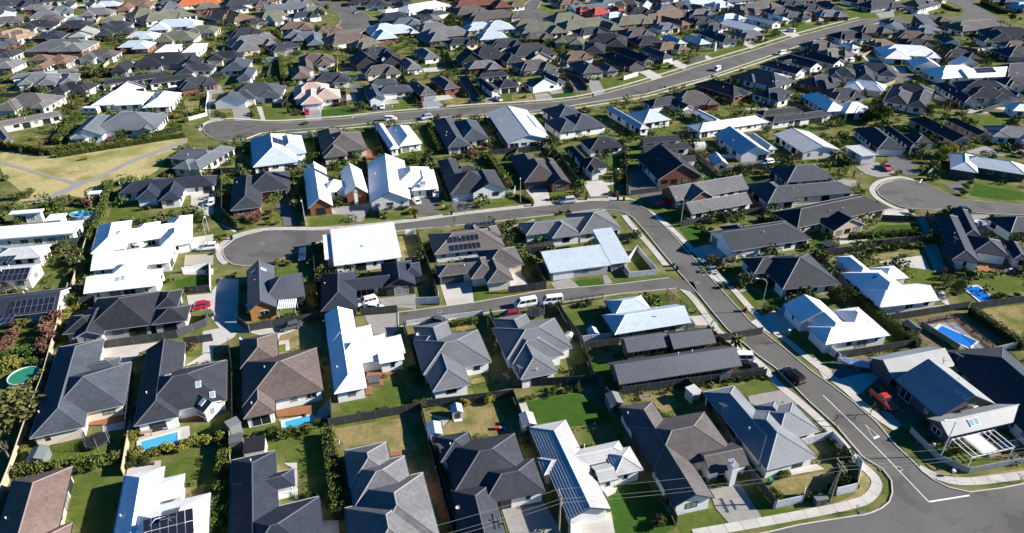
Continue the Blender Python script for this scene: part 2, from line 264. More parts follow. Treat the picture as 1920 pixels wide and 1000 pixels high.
HOUSES = [
('slate blue hipped house above the trampoline lawn','slate','cream',25.0,-74.74,91.36,-1.21,[(-1.02,-1.55,25.24,7.58,0.0,'HH',0),(2.07,1.59,12.32,12.21,0.0,'HH',0),(-4.51,2.26,6.82,3.74,1.571,'HH',0)],[('vent',-77.47,84.29,2.64,-2.78,0,0)]),
('charcoal house with narrow pool and veranda gable','char','white',25.0,-58.29,91.37,-1.228,[(-2.09,-2.24,21.4,6.57,0.0,'GH',0),(1.25,1.5,13.79,11.54,1.571,'HH',0),(6.35,5.13,3.96,3.79,3.795,'GG',0)],[('sky',-53.12,89.59,4.18,-1.23,0,0),('sky',-51.46,86.43,3.08,-2.15,0,0),('sky',-50.43,88.16,3.13,-1.23,0,0),('sky',-59.47,92.23,4.04,1.91,0,0),('vent',-61.58,88.4,3.17,-2.8,0,0)]),
('dusty pink-brown roof house in bottom left corner','dusty','tan',26.0,-65.0,61.53,-1.208,[(-0.78,-0.49,20.39,7.76,0.0,'HH',0),(3.67,2.3,6.17,5.48,0.0,'HH',0)],[('vent',-69.01,62.86,3.03,-2.78,0,0)]),
('white house with solar grid at bottom edge','white','white',26.0,-49.63,63.22,-1.244,[(0.11,-1.78,20.01,5.39,0.0,'HH',0),(-7.73,-2.05,4.08,3.45,1.571,'HH',0),(-5.2,-0.08,7.91,4.36,1.571,'HH',0),(2.55,2.07,11.04,9.79,1.571,'HH',0)],[('solgrid',-45.56,60.66,4.31,-1.24,2,6),('solgrid',-45.94,62.35,4.63,1.9,2,2),('vent',-53.68,63.41,2.85,-2.81,0,0)]),
('navy house with small black garden shed','navy','white',25.0,-33.88,63.0,-1.245,[(-1.53,-1.31,23.45,6.31,0.0,'HH',0),(-6.85,-0.08,8.67,3.44,1.571,'HH',0),(3.38,1.54,11.74,10.85,1.571,'HH',0)],[('vent',-38.83,72.87,3.58,1.9,0,0)]),
('grey stepped-roof house beside the bare sandy yard','grey','cream',27.0,-17.5,65.33,-1.264,[(-8.97,-1.38,7.54,6.42,0.0,'HH',0),(-5.18,-0.18,8.41,7.58,1.571,'HH',0),(1.17,1.18,12.0,9.74,0.0,'HH',0),(4.71,-0.45,12.74,10.46,0.0,'HH',0)],[('ant',-25.28,75.19,2.58,-2.83,0,0)]),
('charcoal tiled house left of the striped roof','char','white',25.0,-3.75,70.07,-1.331,[(-7.87,-3.32,5.37,5.22,0.0,'HH',0),(-3.81,0.75,11.28,9.43,1.571,'HH',0),(7.23,-2.32,13.46,6.03,0.0,'HG',0),(0.64,3.35,9.11,6.63,1.571,'HH',0)],[('ant',-10.96,75.49,2.61,-2.9,0,0),('dish',-7.54,64.89,2.7,-2.9,0,0),('vent',-9.48,76.39,3.38,-2.9,0,0)]),
('pale grey house with striped shaded roof slope','lgreyt','white',25.0,10.11,73.48,-1.293,[(-0.13,-1.89,18.47,6.22,0.0,'HG',0),(-0.95,0.89,13.36,3.44,1.571,'HH',0),(1.39,6.34,4.92,4.75,0.0,'HH',0),(2.74,2.92,2.92,3.34,1.571,'GG',0)],[('gar',10.55,64.65,0,-1.29,0,0),('vent',11.13,76.63,2.8,0.28,0,0)]),
('brown-grey house with white chimney and grey driveway','brgrey','white',25.0,25.55,77.15,-1.319,[(0.11,-2.48,20.9,6.12,0.0,'HG',0),(-1.04,1.14,13.36,9.73,1.571,'HH',0),(3.97,5.53,6.53,4.69,1.571,'GG',0)],[('chim',32.64,72.11,2.8,0.25,0,0),('vent',18.83,83.82,2.83,-2.89,0,0)]),
('steel roof corner house with white street fence','jsteel','white',25.0,40.46,81.45,-1.28,[(-1.84,-2.16,16.43,6.13,0.0,'HH',0),(2.21,-0.68,11.77,8.89,0.0,'HH',0),(-0.01,3.89,8.01,7.09,1.571,'HH',0),(-2.15,3.17,5.08,4.14,3.142,'HH',0)],[('ant',34.46,84.63,2.68,-2.85,0,0),('vent',37.35,79.82,3.33,-2.85,0,0)]),
('barn-like corner house with pergola and skylights','steel','dark',28.0,73.93,90.55,0.266,[(0.46,7.51,13.43,6.09,0.0,'GG',0),(-0.26,-0.75,9.83,11.84,1.571,'GG',0),(-0.1,-7.61,15.98,4.33,0.0,'GG',0)],[('gar',66.4,96.28,0,-2.88,0,0),('sky',73.92,86.72,5.24,-2.88,0,0),('sky',74.3,85.34,5.25,-2.88,0,0),('sky',75.54,84.94,3.55,1.84,0,0),('sky',73.41,81.52,3.14,-1.31,0,0),('sky',74.42,81.86,3.17,-1.31,0,0),('perg',73.2,77.65,2.8,1.84,0,0)]),
('navy roof house right of the barn-like house','navy','white',24.0,87.19,90.4,-1.461,[(0.27,-0.62,23.16,12.54,0.0,'HH',0),(-1.35,3.04,12.48,4.73,0.0,'HH',0)],[('ant',80.29,97.56,2.86,-3.03,0,0)]),
('brown tiled house with small turquoise pool','brown','white',25.0,-42.55,94.63,-1.24,[(-7.79,-1.97,9.37,6.65,0.0,'HH',0),(3.96,-2.27,13.41,5.05,0.0,'HH',0),(1.29,1.65,13.22,12.71,1.571,'HH',0)],[('dish',-51.07,104.21,2.66,-2.81,0,0),('vent',-43.13,93.65,4.41,-2.81,0,0),('vent',-43.04,85.8,3.18,-2.81,0,0)]),
('bright white house with blue-shaded long slope','white','white',25.0,-29.15,102.0,-1.273,[(-0.52,-2.06,25.04,5.53,0.0,'GH',0),(-4.1,-0.65,8.49,5.17,1.571,'HH',0),(1.04,0.61,10.35,7.91,1.571,'HH',0),(1.27,2.21,12.9,5.89,1.571,'HH',0),(4.29,5.89,4.49,3.61,1.571,'GG',0)],[('vent',-31.1,95.49,2.99,-2.84,0,0)]),
('timber gable house with dark steep roof','bluechar','black/cedar',36.0,-51.3,122.75,-1.247,[(-0.82,-1.84,17.47,5.8,0.0,'GG',0),(1.13,2.54,8.62,8.51,1.571,'HG',0)],[('sky',-56.41,127.83,3.6,-2.82,0,0),('sky',-54.24,127.96,4.09,0.32,0,0),('sky',-53.55,116.05,2.84,-2.82,0,0),('vent',-54.61,123.44,3.82,-2.82,0,0)]),
('black cottage house with white-framed gable windows','navy','black',27.0,-31.2,125.31,-1.355,[(2.03,-5.99,14.83,7.24,0.0,'HH',0),(0.33,-1.34,16.21,5.04,1.571,'HH',0),(-2.21,6.75,10.45,6.89,0.0,'HG',0),(-3.11,9.64,6.17,4.49,0.0,'HH',0)],[('gar',-32.63,118.4,0,0.22,0,0),('vent',-39.98,123.78,2.86,-2.93,0,0)]),
('broad white ribbed roof house by the cul-de-sac','offwhite','white',7.0,-35.82,140.97,0.264,[(1.32,-0.23,15.19,14.14,0.0,'M',1.571),(-5.54,0.98,9.66,5.3,1.571,'M',1.571)],[('sky',-35.13,139.94,3.25,-1.31,0,0),('vent',-38.42,133.74,2.62,-1.31,0,0)]),
('grey-brown house with two black solar strips','brgreyt','white',24.0,-9.87,145.36,0.245,[(-1.4,-0.6,16.69,10.4,0.0,'HH',0),(1.49,1.0,11.71,3.72,1.571,'HH',0),(5.02,1.7,7.17,4.96,1.571,'HH',0)],[('strip',-11.45,142.43,3.98,-1.33,0,0),('strip',-10.93,140.23,2.98,-1.33,0,0),('strip',-7.8,152.15,2.8,1.82,0,0)]),
('grey-brown house with double garage facing the lane','brgrey','cream',25.0,-5.48,132.81,0.237,[(-2.95,-0.13,17.26,4.8,0.0,'HH',0),(-1.64,-0.57,9.14,6.26,1.571,'HH',0),(1.14,-2.55,10.45,5.75,1.571,'HH',0),(3.44,2.51,9.11,8.6,0.0,'HH',0)],[('gar',-13.09,128.88,0,-1.33,0,0)]),
('pale blue-grey low roof house facing the lane','lblue','grey',9.0,17.64,136.54,0.245,[(-3.61,-1.11,14.32,7.36,0.0,'M',1.571),(6.17,1.9,12.72,4.84,1.571,'M',1.571)],[('gar',11.42,130.56,0,-1.33,0,0)]),
('grey tiled house with striped dark slope, left one','greyt','white',26.0,-12.46,100.99,-1.283,[(0.62,-0.92,19.83,6.67,0.0,'HH',0),(-3.95,-1.32,6.53,4.95,1.571,'HH',0),(0.35,1.26,12.51,10.46,1.571,'HH',0)],[('dish',-17.89,105.35,2.8,-2.85,0,0)]),
('grey tiled house behind the row of bare shrubs','greyt','white',26.0,3.12,103.68,-1.289,[(0.3,-1.1,19.17,6.91,0.0,'HH',0),(-1.19,1.01,12.73,10.16,1.571,'HH',0),(1.46,0.18,9.8,7.99,1.571,'HH',0)],[('ant',1.33,94.48,2.63,-2.86,0,0),('vent',4.37,94.84,3.01,-1.29,0,0)]),
('pale roof house with blue hip facing the lane','lblue','dark',25.0,25.75,112.91,0.254,[(0.51,-1.6,16.18,6.85,0.0,'HG',0),(-1.17,3.67,8.26,5.83,0.0,'HH',0)],[]),
('charcoal twin barn house with timber walls','bluechar','timber',30.0,29.38,99.8,0.224,[(-0.65,-2.56,23.41,6.04,0.0,'GG',0),(-3.44,4.85,8.44,4.64,0.0,'GG',0),(5.41,4.08,8.68,4.84,0.0,'GG',0)],[]),
('charcoal hipped house behind the tall street lamp','char','white',25.0,62.12,130.91,-1.42,[(-2.76,-4.92,8.05,6.88,1.571,'HH',0),(0.97,0.79,13.5,13.47,3.142,'HH',0),(-0.29,1.55,11.09,7.47,0.0,'HH',0)],[]),
('charcoal house with gable beside the shaded lawn','char','white',24.0,59.44,147.22,0.283,[(0.73,-0.48,21.84,10.38,0.0,'GH',0),(-3.38,2.25,8.42,5.79,1.571,'HH',0)],[]),
('long black roof house with tan walls','black','tan',24.0,83.01,159.83,0.381,[(0.41,1.04,30.08,9.68,0.0,'HH',0),(-2.43,-6.12,4.78,10.36,1.571,'GG',0)],[]),
('large white house with long concrete drive','white','white',24.0,79.66,124.18,-1.387,[(-8.16,-1.17,9.43,4.45,0.0,'HH',0),(0.72,-1.09,13.78,9.8,0.0,'HH',0),(4.12,0.66,13.67,6.64,1.571,'HG',0),(-4.28,4.52,5.71,5.29,1.571,'HH',0)],[('sky',77.29,124.43,4.15,-2.96,0,0)]),
('white house with blue hip beside the tall hedge','white','white',25.0,63.36,110.62,0.218,[(0.91,-3.52,13.95,5.84,0.0,'HH',0),(-1.57,0.65,13.0,6.52,1.571,'HH',0),(-2.31,4.19,6.35,8.44,1.571,'GG',0),(5.1,0.19,6.32,5.68,1.571,'HH',0)],[('gar',58.69,105.99,0,-2.92,0,0)]),
('flat white roof house next to the oval pool','flatwhite','white',0.0,-117.82,150.42,0.186,[(0.34,-1.7,20.29,7.05,0.0,'F',0),(-5.8,9.97,7.64,2.14,0.0,'F',0),(2.91,5.04,4.01,4.0,1.571,'F',0)],[]),
('bright white hipped house with enclosed courtyard','white','white',24.0,-89.88,147.82,0.375,[(-7.02,1.2,15.6,7.51,1.571,'HH',0),(-0.18,-0.22,16.05,7.54,0.0,'HH',0),(7.44,-4.38,9.81,7.14,1.571,'HH',0),(8.17,3.51,6.78,5.58,1.571,'HH',0),(1.03,4.25,4.83,2.95,0.0,'HH',0)],[]),
('long white ribbed roof house with twin wings','white','white',24.0,-85.29,131.54,0.222,[(-0.15,4.71,16.44,8.54,0.0,'GG',0),(-0.03,-0.84,6.95,5.77,0.0,'HH',0),(0.2,-5.73,14.36,7.62,0.0,'GG',0)],[('sky',-84.35,124.62,3.65,-1.35,0,0),('sky',-83.38,124.96,3.71,-1.35,0,0)]),
('black hipped house beside the red car','black','grey',25.0,-77.89,113.3,0.247,[(-0.3,0.92,12.77,12.37,1.571,'HH',0),(-4.83,-1.5,10.66,5.25,1.571,'GH',0),(-6.71,-1.67,6.33,5.99,1.571,'HH',0),(7.87,3.53,6.58,4.39,1.571,'HH',0),(9.35,-2.73,6.47,5.71,0.0,'HH',0)],[]),
('navy house with solar rows beside autumn shrubs','navy','grey',22.0,-100.63,116.96,0.225,[(0.0,0.0,15.72,9.1,0.0,'HG',0)],[('solgrid',-97.01,114.94,3.22,-1.35,2,8),('solgrid',-100.09,110.8,2.8,1.8,2,3),('dish',-101.92,121.5,2.8,1.8,0,0)]),
('pale grey house with two solar arrays','lgrey','white',20.0,-112.32,133.38,0.177,[(-0.77,5.21,10.62,6.38,0.0,'HH',0),(0.66,-4.51,10.95,7.15,0.0,'HG',0)],[('solgrid',-115.48,135.56,2.75,-1.39,3,4),('solgrid',-109.12,127.32,3.07,-1.39,2,7)]),
('grey tiled house inside the tall hedge corner','greybr','cream',24.0,-171.75,229.03,0.743,[(3.16,3.97,22.63,4.8,0.0,'HH',0),(-5.45,-6.83,20.88,3.02,1.571,'HH',0)],[]),
('light slate house along the trimmed hedge','slatel','white',24.0,-136.9,228.94,0.178,[(4.01,1.27,21.21,16.51,0.0,'HH',0),(-6.63,-0.47,20.99,10.91,1.571,'GH',0),(11.3,-1.44,13.78,4.03,1.571,'GG',0),(-7.57,-3.8,18.66,3.63,1.571,'HH',0)],[]),
('angled slate house beside the upper cul-de-sac','slatel','cream',26.0,-95.62,197.98,1.352,[(-5.85,0.37,7.41,5.97,0.0,'HH',0),(1.38,2.12,15.11,8.27,1.571,'HH',0),(0.76,-2.49,19.07,5.92,0.0,'HH',0)],[]),
('navy house with white pergola frame','navy','white',25.0,-96.82,176.21,0.247,[(0.54,1.36,24.89,7.41,0.0,'HH',0),(-3.81,-0.42,13.5,5.6,1.571,'HH',0),(2.41,-2.81,14.02,5.56,1.571,'HH',0)],[('vent',-110.58,177.66,2.8,1.82,0,0)]),
('charcoal house with red brick walls','char','brick',25.0,-71.28,175.33,0.293,[(-2.39,-2.23,22.29,7.71,1.571,'HH',0),(2.82,3.12,13.31,12.22,1.571,'HH',0),(-1.27,-3.29,7.84,4.87,1.571,'HH',0)],[('vent',-77.34,177.43,2.99,-2.85,0,0)]),
('white twin gable house with cedar fronts','white','white/redwood',37.0,-50.59,176.94,-1.272,[(-0.02,-3.95,26.95,6.39,0.0,'GG',0),(-0.56,6.04,17.35,6.23,0.0,'GG',0),(1.66,0.7,6.2,6.13,1.571,'HH',0)],[('solgrid',-55.33,182.83,4.03,0.3,8,2),('chim',-42.44,169.58,2.8,0.3,0,0)]),
('white house with dark solar block beside planters','lblue','white',25.0,-74.2,205.95,0.347,[(-1.58,-0.74,25.92,13.03,1.571,'HH',0),(3.43,1.61,16.99,9.17,1.571,'HH',0)],[('solgrid',-72.65,206.83,3.98,0.35,4,5),('vent',-75.16,203.47,5.46,-2.79,0,0)]),
('grey-brown hipped house with red deck','brgrey','cream',25.0,-56.51,211.05,0.313,[(-1.69,0.72,25.92,7.46,1.571,'HH',0),(1.41,-0.6,16.45,14.02,1.571,'HH',0)],[('vent',-57.1,209.06,4.56,-2.83,0,0)]),
('white hipped house beside the clipped green hedge','white','white',24.0,-37.93,217.86,0.368,[(-3.63,1.09,25.42,3.06,1.571,'HH',0),(1.99,-0.6,18.83,7.55,1.571,'HH',0)],[]),
('white house with tall white chimney and grey drive','white','white',25.0,-31.81,181.08,0.197,[(-3.62,0.21,28.57,11.0,1.571,'GG',0),(3.01,0.6,14.49,11.46,1.571,'HH',0),(6.2,-1.6,13.83,7.45,1.571,'HH',0)],[('chim',-24.77,175.01,3.05,-1.37,0,0),('sky',-31.63,179.74,3.73,-2.94,0,0)]),
('slate house with four rooftop panels','slate','white',25.0,-17.75,222.02,-1.302,[(0.07,-2.91,28.32,7.55,0.0,'HH',0),(-0.08,3.42,19.09,9.53,0.0,'HH',0)],[('solgrid',-15.49,218.05,3.65,-2.87,1,4)]),
('large low pitched pale grey gable house','lgrey','white',15.0,2.8,228.86,-1.339,[(0.1,-0.87,32.28,14.92,0.0,'GG',0),(-0.5,4.48,17.65,5.29,0.0,'HH',0)],[]),
('slate house beside round leafy tree','slate','white',24.0,20.6,234.34,0.391,[(2.05,-3.76,14.44,13.04,1.571,'HH',0),(-4.55,-4.3,13.37,9.73,1.571,'HH',0),(1.27,7.8,13.94,11.66,1.571,'HH',0)],[]),
('brown-charcoal house with timber gable and garage','brchar','timber',27.0,8.4,188.51,0.215,[(-2.78,4.24,16.43,7.57,1.571,'HH',0),(-1.42,-0.51,15.71,10.86,1.571,'HH',0),(3.07,-3.54,15.9,5.94,1.571,'GH',0),(3.87,-1.39,18.45,4.17,1.571,'HH',0)],[('gar',6.59,180.07,0,-1.36,0,0)]),
('charcoal house with white front gable and picket fence','char','white',26.0,-12.26,181.1,0.245,[(-3.77,3.82,25.5,5.7,1.571,'HH',0),(-0.11,-2.13,13.76,13.21,0.0,'HH',0),(3.8,-2.21,14.76,9.86,1.571,'GH',0),(0.74,8.38,5.38,3.43,0.0,'HH',0)],[('gar',-14.01,172.17,0,-1.33,0,0)]),
('black house with dark garage and pale drive','black','white',25.0,25.76,202.5,0.26,[(-5.3,-4.29,22.45,2.95,1.571,'HH',0),(5.17,6.96,11.38,9.43,0.0,'HH',0),(-3.62,-8.18,7.87,7.19,1.571,'HH',0)],[('gar',22.92,188.79,0,-2.88,0,0)]),
('grey tiled house on the bend with white walls','greyt','white',26.0,15.48,152.89,0.252,[(-3.27,0.55,19.82,6.53,0.0,'HH',0),(-3.79,-1.48,8.77,7.31,1.571,'HH',0),(5.17,0.18,11.57,11.14,1.571,'HH',0)],[]),
('pale house with bright blue shaded side near street','lblue','white',25.0,45.68,237.17,0.377,[(-4.8,0.81,24.53,3.75,1.571,'HH',0),(3.44,-0.58,11.37,11.3,1.571,'HH',0)],[]),
('low white house with broad hipped roof','offwhite','white',20.0,74.07,232.08,0.375,[(0.54,-2.15,28.96,7.79,0.0,'HH',0),(-1.75,6.95,15.69,4.45,1.571,'HH',0)],[]),
('blue sided gable house with white parked car','lblue','white',25.0,75.62,211.0,-1.393,[(0.09,-1.31,19.59,10.2,0.0,'GG',0),(-0.4,5.91,14.72,3.0,0.0,'HH',0)],[('gar',74.07,201.19,0,-1.39,0,0)]),
('huge pale grey roof house beside the palm','lgrey','white',13.0,98.24,210.61,-1.376,[(-2.1,-2.1,17.76,13.01,0.0,'GG',0),(9.61,9.63,8.79,5.73,0.0,'F',0)],[('gar',110.31,199.21,0,-1.38,0,0)]),
('navy house with white double garage by red car','navy','white',25.0,125.07,215.58,-1.6,[(0.41,-4.25,19.41,8.9,0.0,'HH',0),(-1.29,3.76,20.57,3.28,3.142,'HH',0),(0.31,8.87,8.64,6.28,0.0,'HH',0)],[('gar',121.99,206.05,0,-1.6,0,0)]),
('black house with two tan front gables','black','tan',26.0,148.86,225.14,-1.449,[(0.33,-3.42,23.9,6.91,0.0,'HG',0),(-0.76,7.86,16.97,4.23,0.0,'HG',0)],[('gar',146.45,212.97,0,-1.45,0,0)]),
('pale blue house opposite the right cul-de-sac','lblue','dark',22.0,140.99,193.04,-0.499,[(3.06,0.82,17.24,8.83,0.0,'HH',0),(-4.3,-1.14,15.15,7.16,1.571,'HH',0)],[('gar',133.24,187.91,0,-2.07,0,0)]),
('grey twin gable house with brick ends','grey','white/brick',30.0,53.37,170.8,0.354,[(1.5,3.45,23.55,8.07,0.0,'GG',0),(-1.38,-5.82,18.85,6.19,0.0,'GG',0),(-2.93,0.57,5.43,7.86,1.571,'GG',0)],[]),
('black modern house with brick front gable','black','white/brick',30.0,47.57,196.86,0.2,[(-1.88,-5.96,16.86,13.89,1.571,'GG',0),(0.39,-1.29,15.57,3.7,0.0,'GG',0),(3.08,9.36,15.32,4.11,0.0,'GG',0),(4.19,16.54,12.6,4.22,0.0,'GG',0)],[]),
('navy house with deck beside the blue pool','navy','white',24.0,110.87,146.04,-1.911,[(1.0,-3.32,25.38,5.75,0.0,'HH',0),(3.78,2.78,8.47,7.22,0.0,'HH',0),(3.99,8.73,9.64,3.2,0.0,'HH',0),(-8.85,0.82,16.02,3.52,0.0,'HH',0)],[('ant',104.27,141.63,3.14,2.8,0,0)]),
('slate house between two dark fences right','slate','white',25.0,79.86,177.34,0.184,[(0.39,-3.84,26.26,7.91,0.0,'HH',0),(-9.38,-3.48,12.96,9.09,1.571,'HH',0),(6.15,7.25,15.43,10.79,0.0,'HH',0)],[]),
('small blue shed-like studio with solar roof','lblue','white',30.0,62.82,195.98,-1.565,[(-0.0,0.0,7.37,4.65,0.0,'GG',0)],[('solgrid',65.14,198.25,2.8,0.01,4,3)]),
('grey house above the hedge corner at left edge','greybr','cream',24.0,-183.74,253.53,0.0,[(-3.12,-2.21,13.28,8.84,1.571,'HH',0),(1.22,2.45,18.48,14.0,0.0,'HH',0),(-3.08,-2.84,10.56,9.88,1.571,'HH',0),(7.92,-1.66,9.21,5.08,1.571,'HH',0)],[]),
('grey house with white roof slats at left','greyt','white',24.0,-196.33,288.93,0.422,[(-2.67,0.45,14.5,10.8,0.0,'HH',0),(0.7,-5.58,12.06,7.76,1.571,'HH',0),(-7.29,-3.16,8.24,5.25,1.571,'HH',0),(-1.66,8.88,24.65,5,0.0,'HH',0),(8.82,-5.13,15.03,6.58,1.571,'HH',0)],[('louv',-198.94,295.85,2.94,-1.15,0,0)]),
('brown roof house in second left row','brown2','cream',24.0,-210.96,318.23,0.118,[(2.84,1.83,11.25,10.8,-0.0,'HH',0),(-0.0,-6.53,16.72,5.57,1.571,'HH',0),(6.12,-1.92,8.49,4.68,1.571,'HH',0),(-7.37,5.79,9.62,8.29,-0.0,'HH',0)],[]),
('long grey house with brick porch at left','greyt','brick',22.0,-222.81,345.98,0.089,[(-2.49,-1.16,22.36,14.0,0.0,'HH',0),(3.48,-5.41,10.42,8.5,0.0,'HH',0),(-10.87,-4.58,7.83,5.59,1.571,'HH',0),(0.45,4.01,26.83,14.0,0.0,'HH',0),(7.86,-2.83,13.67,12.0,1.571,'HH',0),(-10.17,0.02,8.99,5.59,1.571,'HH',0)],[]),
('tan roof house at the left edge','tan','cream',25.0,-262.78,373.9,-0.195,[(-6.47,3.61,18,7.32,1.571,'HH',0),(2.69,0.13,15.24,10.8,0.0,'HH',0),(7.05,-5.04,10.35,6.53,1.571,'HH',0),(-1.27,-2.97,7.31,7.21,0.0,'HH',0)],[]),
('pale sage house with white gable end','sage','white',20.0,-229.51,378.2,0.229,[(0.26,2.84,11.87,12,1.571,'GG',0),(-0.48,-5.2,8.94,8.69,1.571,'HH',0)],[]),
('slate blue house in top left second row','slatel','white',25.0,-278.73,436.29,0.496,[(-4.45,-4.71,16.11,10.8,0.0,'HH',0),(-0.13,-8.19,7.48,6.95,0.0,'HH',0),(-9.89,-7.39,6.35,5.23,1.571,'HH',0),(3.91,8.9,12.53,10.8,0.0,'HH',0),(0.5,0.63,16.54,5.71,1.571,'HH',0),(7.27,3.11,12.56,5.82,1.571,'HH',0)],[]),
('small grey house below the slate blue one','slatel','white',22.0,-254.66,414.67,0.271,[(0.0,0.0,12.77,8.62,1.571,'HH',0)],[]),
('charcoal house in the top left corner','char','white',25.0,-318.7,465.67,0.743,[(-3.29,4.59,23.59,14.0,0.0,'HH',0),(3.44,-4.61,18.4,10.12,1.571,'HH',0),(-12.06,-0.46,11.11,6.06,1.571,'HH',0),(5.09,0.58,12.54,10.8,0.0,'HH',0),(1.89,-6.39,13.93,6.15,1.571,'HH',0),(8.82,-3.46,9.08,5.07,1.571,'HH',0)],[]),
('light blue house at left edge of top row','lblue','cream',24.0,-302.37,427.41,0.538,[(-0.0,-0.0,18,10.04,1.571,'HH',0)],[]),
('charcoal gable house at the top left','char','white',28.0,-283.21,467.76,0.306,[(-4.1,0.3,18,6.8,1.571,'HH',0),(9.15,-0.67,11.13,4.93,1.571,'F',0)],[]),
('long brown house at top with tan wall','brown2','tan',24.0,-241.45,463.85,0.264,[(0.45,5.16,18.53,14.0,0.0,'HH',0),(-4.81,-5.84,22.0,8.0,1.571,'HH',0),(6.02,-2.56,16.43,7.38,1.571,'HH',0)],[]),
('olive hipped house beside the white path','olive','white',24.0,-232.09,415.4,0.231,[(-0.0,-0.0,18,9.05,1.571,'HH',0)],[('sol',-226.41,407.2,2.8,1.8,0,0)]),
('olive house with long white front at top left','olive','white',24.0,-211.24,427.74,0.855,[(1.4,-6.09,30.77,14.0,0.0,'HH',0),(10.78,-10.34,12.0,8.5,0.0,'HH',0),(-11.4,-9.63,8.08,5.16,1.571,'HH',0),(-3.39,12.18,17.93,14.0,0.0,'HH',0),(1.5,7.93,8.5,8.15,1.571,'HH',0),(-8.9,8.76,7.83,6.91,1.571,'HH',0)],[]),
('pale blue-grey house left of the brown one','lblue','white',22.0,-189.42,399.51,0.229,[(0.72,2.51,26.0,14.0,0.0,'HH',0),(-6.76,-4.5,14.0,11.05,1.571,'HH',0),(10.61,-2.94,11.89,6.22,1.571,'HH',0)],[]),
('olive-tan house above the white flat one','olive','cream',24.0,-174.6,366.9,0.129,[(0.25,1.57,20.08,14.0,0.0,'HH',0),(-4.73,-3.26,10.12,9.66,0.0,'HH',0),(7.04,-2.22,8.59,6.5,1.571,'HH',0)],[]),
('white flat house with two level roofs','flatwhite','white',0.0,-161.67,342.0,0.1,[(-6.1,-0.31,18.62,7.88,1.571,'F',0),(6.42,0.32,20,6.96,1.571,'F',0)],[]),
('black house with tall glazed gable','black','grey',28.0,-159.83,315.64,0.207,[(1.65,2.72,24.65,14.0,-0.0,'HH',0),(-4.68,-1.53,12,8.5,-0.0,'HH',0),(10.38,-0.69,7.8,7.19,1.571,'HH',0),(-14.9,-4.58,18,7.06,1.571,'HH',0),(13.64,-1.79,10.67,8.39,1.571,'GG',0)],[('sky',-172.05,314.23,2.97,0.21,0,0),('sky',-158.88,315.69,4.7,-1.36,0,0)]),
('black house with three gables above white roofs','black','white',28.0,-152.58,284.33,0.584,[(-3.38,5.94,25.22,5,0.0,'HH',0),(-7.09,-6.03,6,12,1.571,'GH',0),(9.46,-3.18,17.81,5.56,0.0,'HH',0)],[]),
('long white house beside the parked caravan','offwhite','white',24.0,-144.6,258.01,0.166,[(-4.75,2.29,18.66,14.0,-0.0,'HH',0),(-0.47,-1.96,10.1,8.5,-0.0,'HH',0),(-10.56,-1.2,7.98,7.05,1.571,'HH',0),(10.64,-2.05,18,9.78,1.571,'HH',0)],[]),
('orange tiled house at the top','orange','cream',26.0,-204.47,471.97,0.438,[(-0.48,1.24,28.0,14.0,0.0,'HH',0),(7.53,-3.25,12.0,8.97,0.0,'HH',0),(-11.12,-2.43,8.34,6.72,1.571,'HH',0)],[]),
('dark brown house with long shaded slope','brown2','cream',25.0,-170.61,427.75,-0.716,[(-4.63,0.88,26.92,14.0,0.0,'HH',0),(2.94,-3.37,11.78,8.5,0.0,'HH',0),(-14.48,-2.8,8.35,7.21,1.571,'HH',0),(2.93,1.23,36.0,14.0,0.0,'HH',0),(14.93,-3.02,12.0,8.5,0.0,'HH',0),(-11.5,-2.37,8.22,7.15,1.571,'HH',0)],[]),
('olive house with big white gable','olive','white',28.0,-141.82,424.92,-0.83,[(-3.8,1.41,18,9.88,1.571,'HH',0),(9.4,-3.49,6,12,1.571,'GG',0)],[('gar',-140.41,414.5,0,-2.4,0,0)]),
('long slate roof house behind olive gable','slatel','white',22.0,-143.03,453.86,0.527,[(0.0,0.0,26,12.9,0.0,'GG',0)],[]),
('charcoal house at top edge left of bend','char','white',24.0,-176.14,470.63,0.61,[(0.46,1.13,26.0,14.0,0.0,'HH',0),(-6.99,-3.12,11.1,8.5,0.0,'HH',0),(10.67,-2.51,8.28,5.58,1.571,'HH',0)],[]),
('grey gable house among round green trees','grey','tan',25.0,-131.14,356.8,0.564,[(-1.42,1.92,22.12,14.0,0.0,'HH',0),(-6.59,-7.17,18.17,11.77,1.571,'HH',0),(6.42,-3.88,12.59,6.43,1.571,'HH',0),(6.73,7.37,11.86,10.8,0.0,'HH',0),(3.36,3.92,6.9,5.11,1.571,'HH',0),(9.79,4.75,6.24,5.74,1.571,'HH',0)],[]),
('slate house left of the leaning palm','slatel','dark',25.0,-108.19,367.96,0.283,[(0.95,2.61,15.79,10.8,0.0,'HH',0),(4.65,-8.33,21.87,8.39,1.571,'HH',0),(-3.74,-1.77,9.75,6.4,1.571,'HH',0),(-5.34,8.14,13.68,10.73,1.571,'HH',0)],[]),
('brown house below the top cul-de-sac','brown','cream',26.0,-86.28,366.54,0.717,[(5.92,11.64,24.86,5,0.0,'HH',0),(-1.3,-1.64,23.88,14.0,0.0,'HH',0),(-7.52,-5.89,11.42,8.5,0.0,'HH',0),(6.94,-5.31,8.34,7.4,1.571,'HH',0)],[]),
('navy two-wing house with small blue pool yard','slate','white',26.0,-121.59,306.42,0.167,[(-1.36,4.26,18,10.91,1.571,'HH',0),(5.35,-10.59,18,5.91,1.571,'HH',0),(-2.44,2.35,14.18,8.74,1.571,'HH',0)],[('solgrid',-126.39,324.14,2.8,1.74,1,4)]),
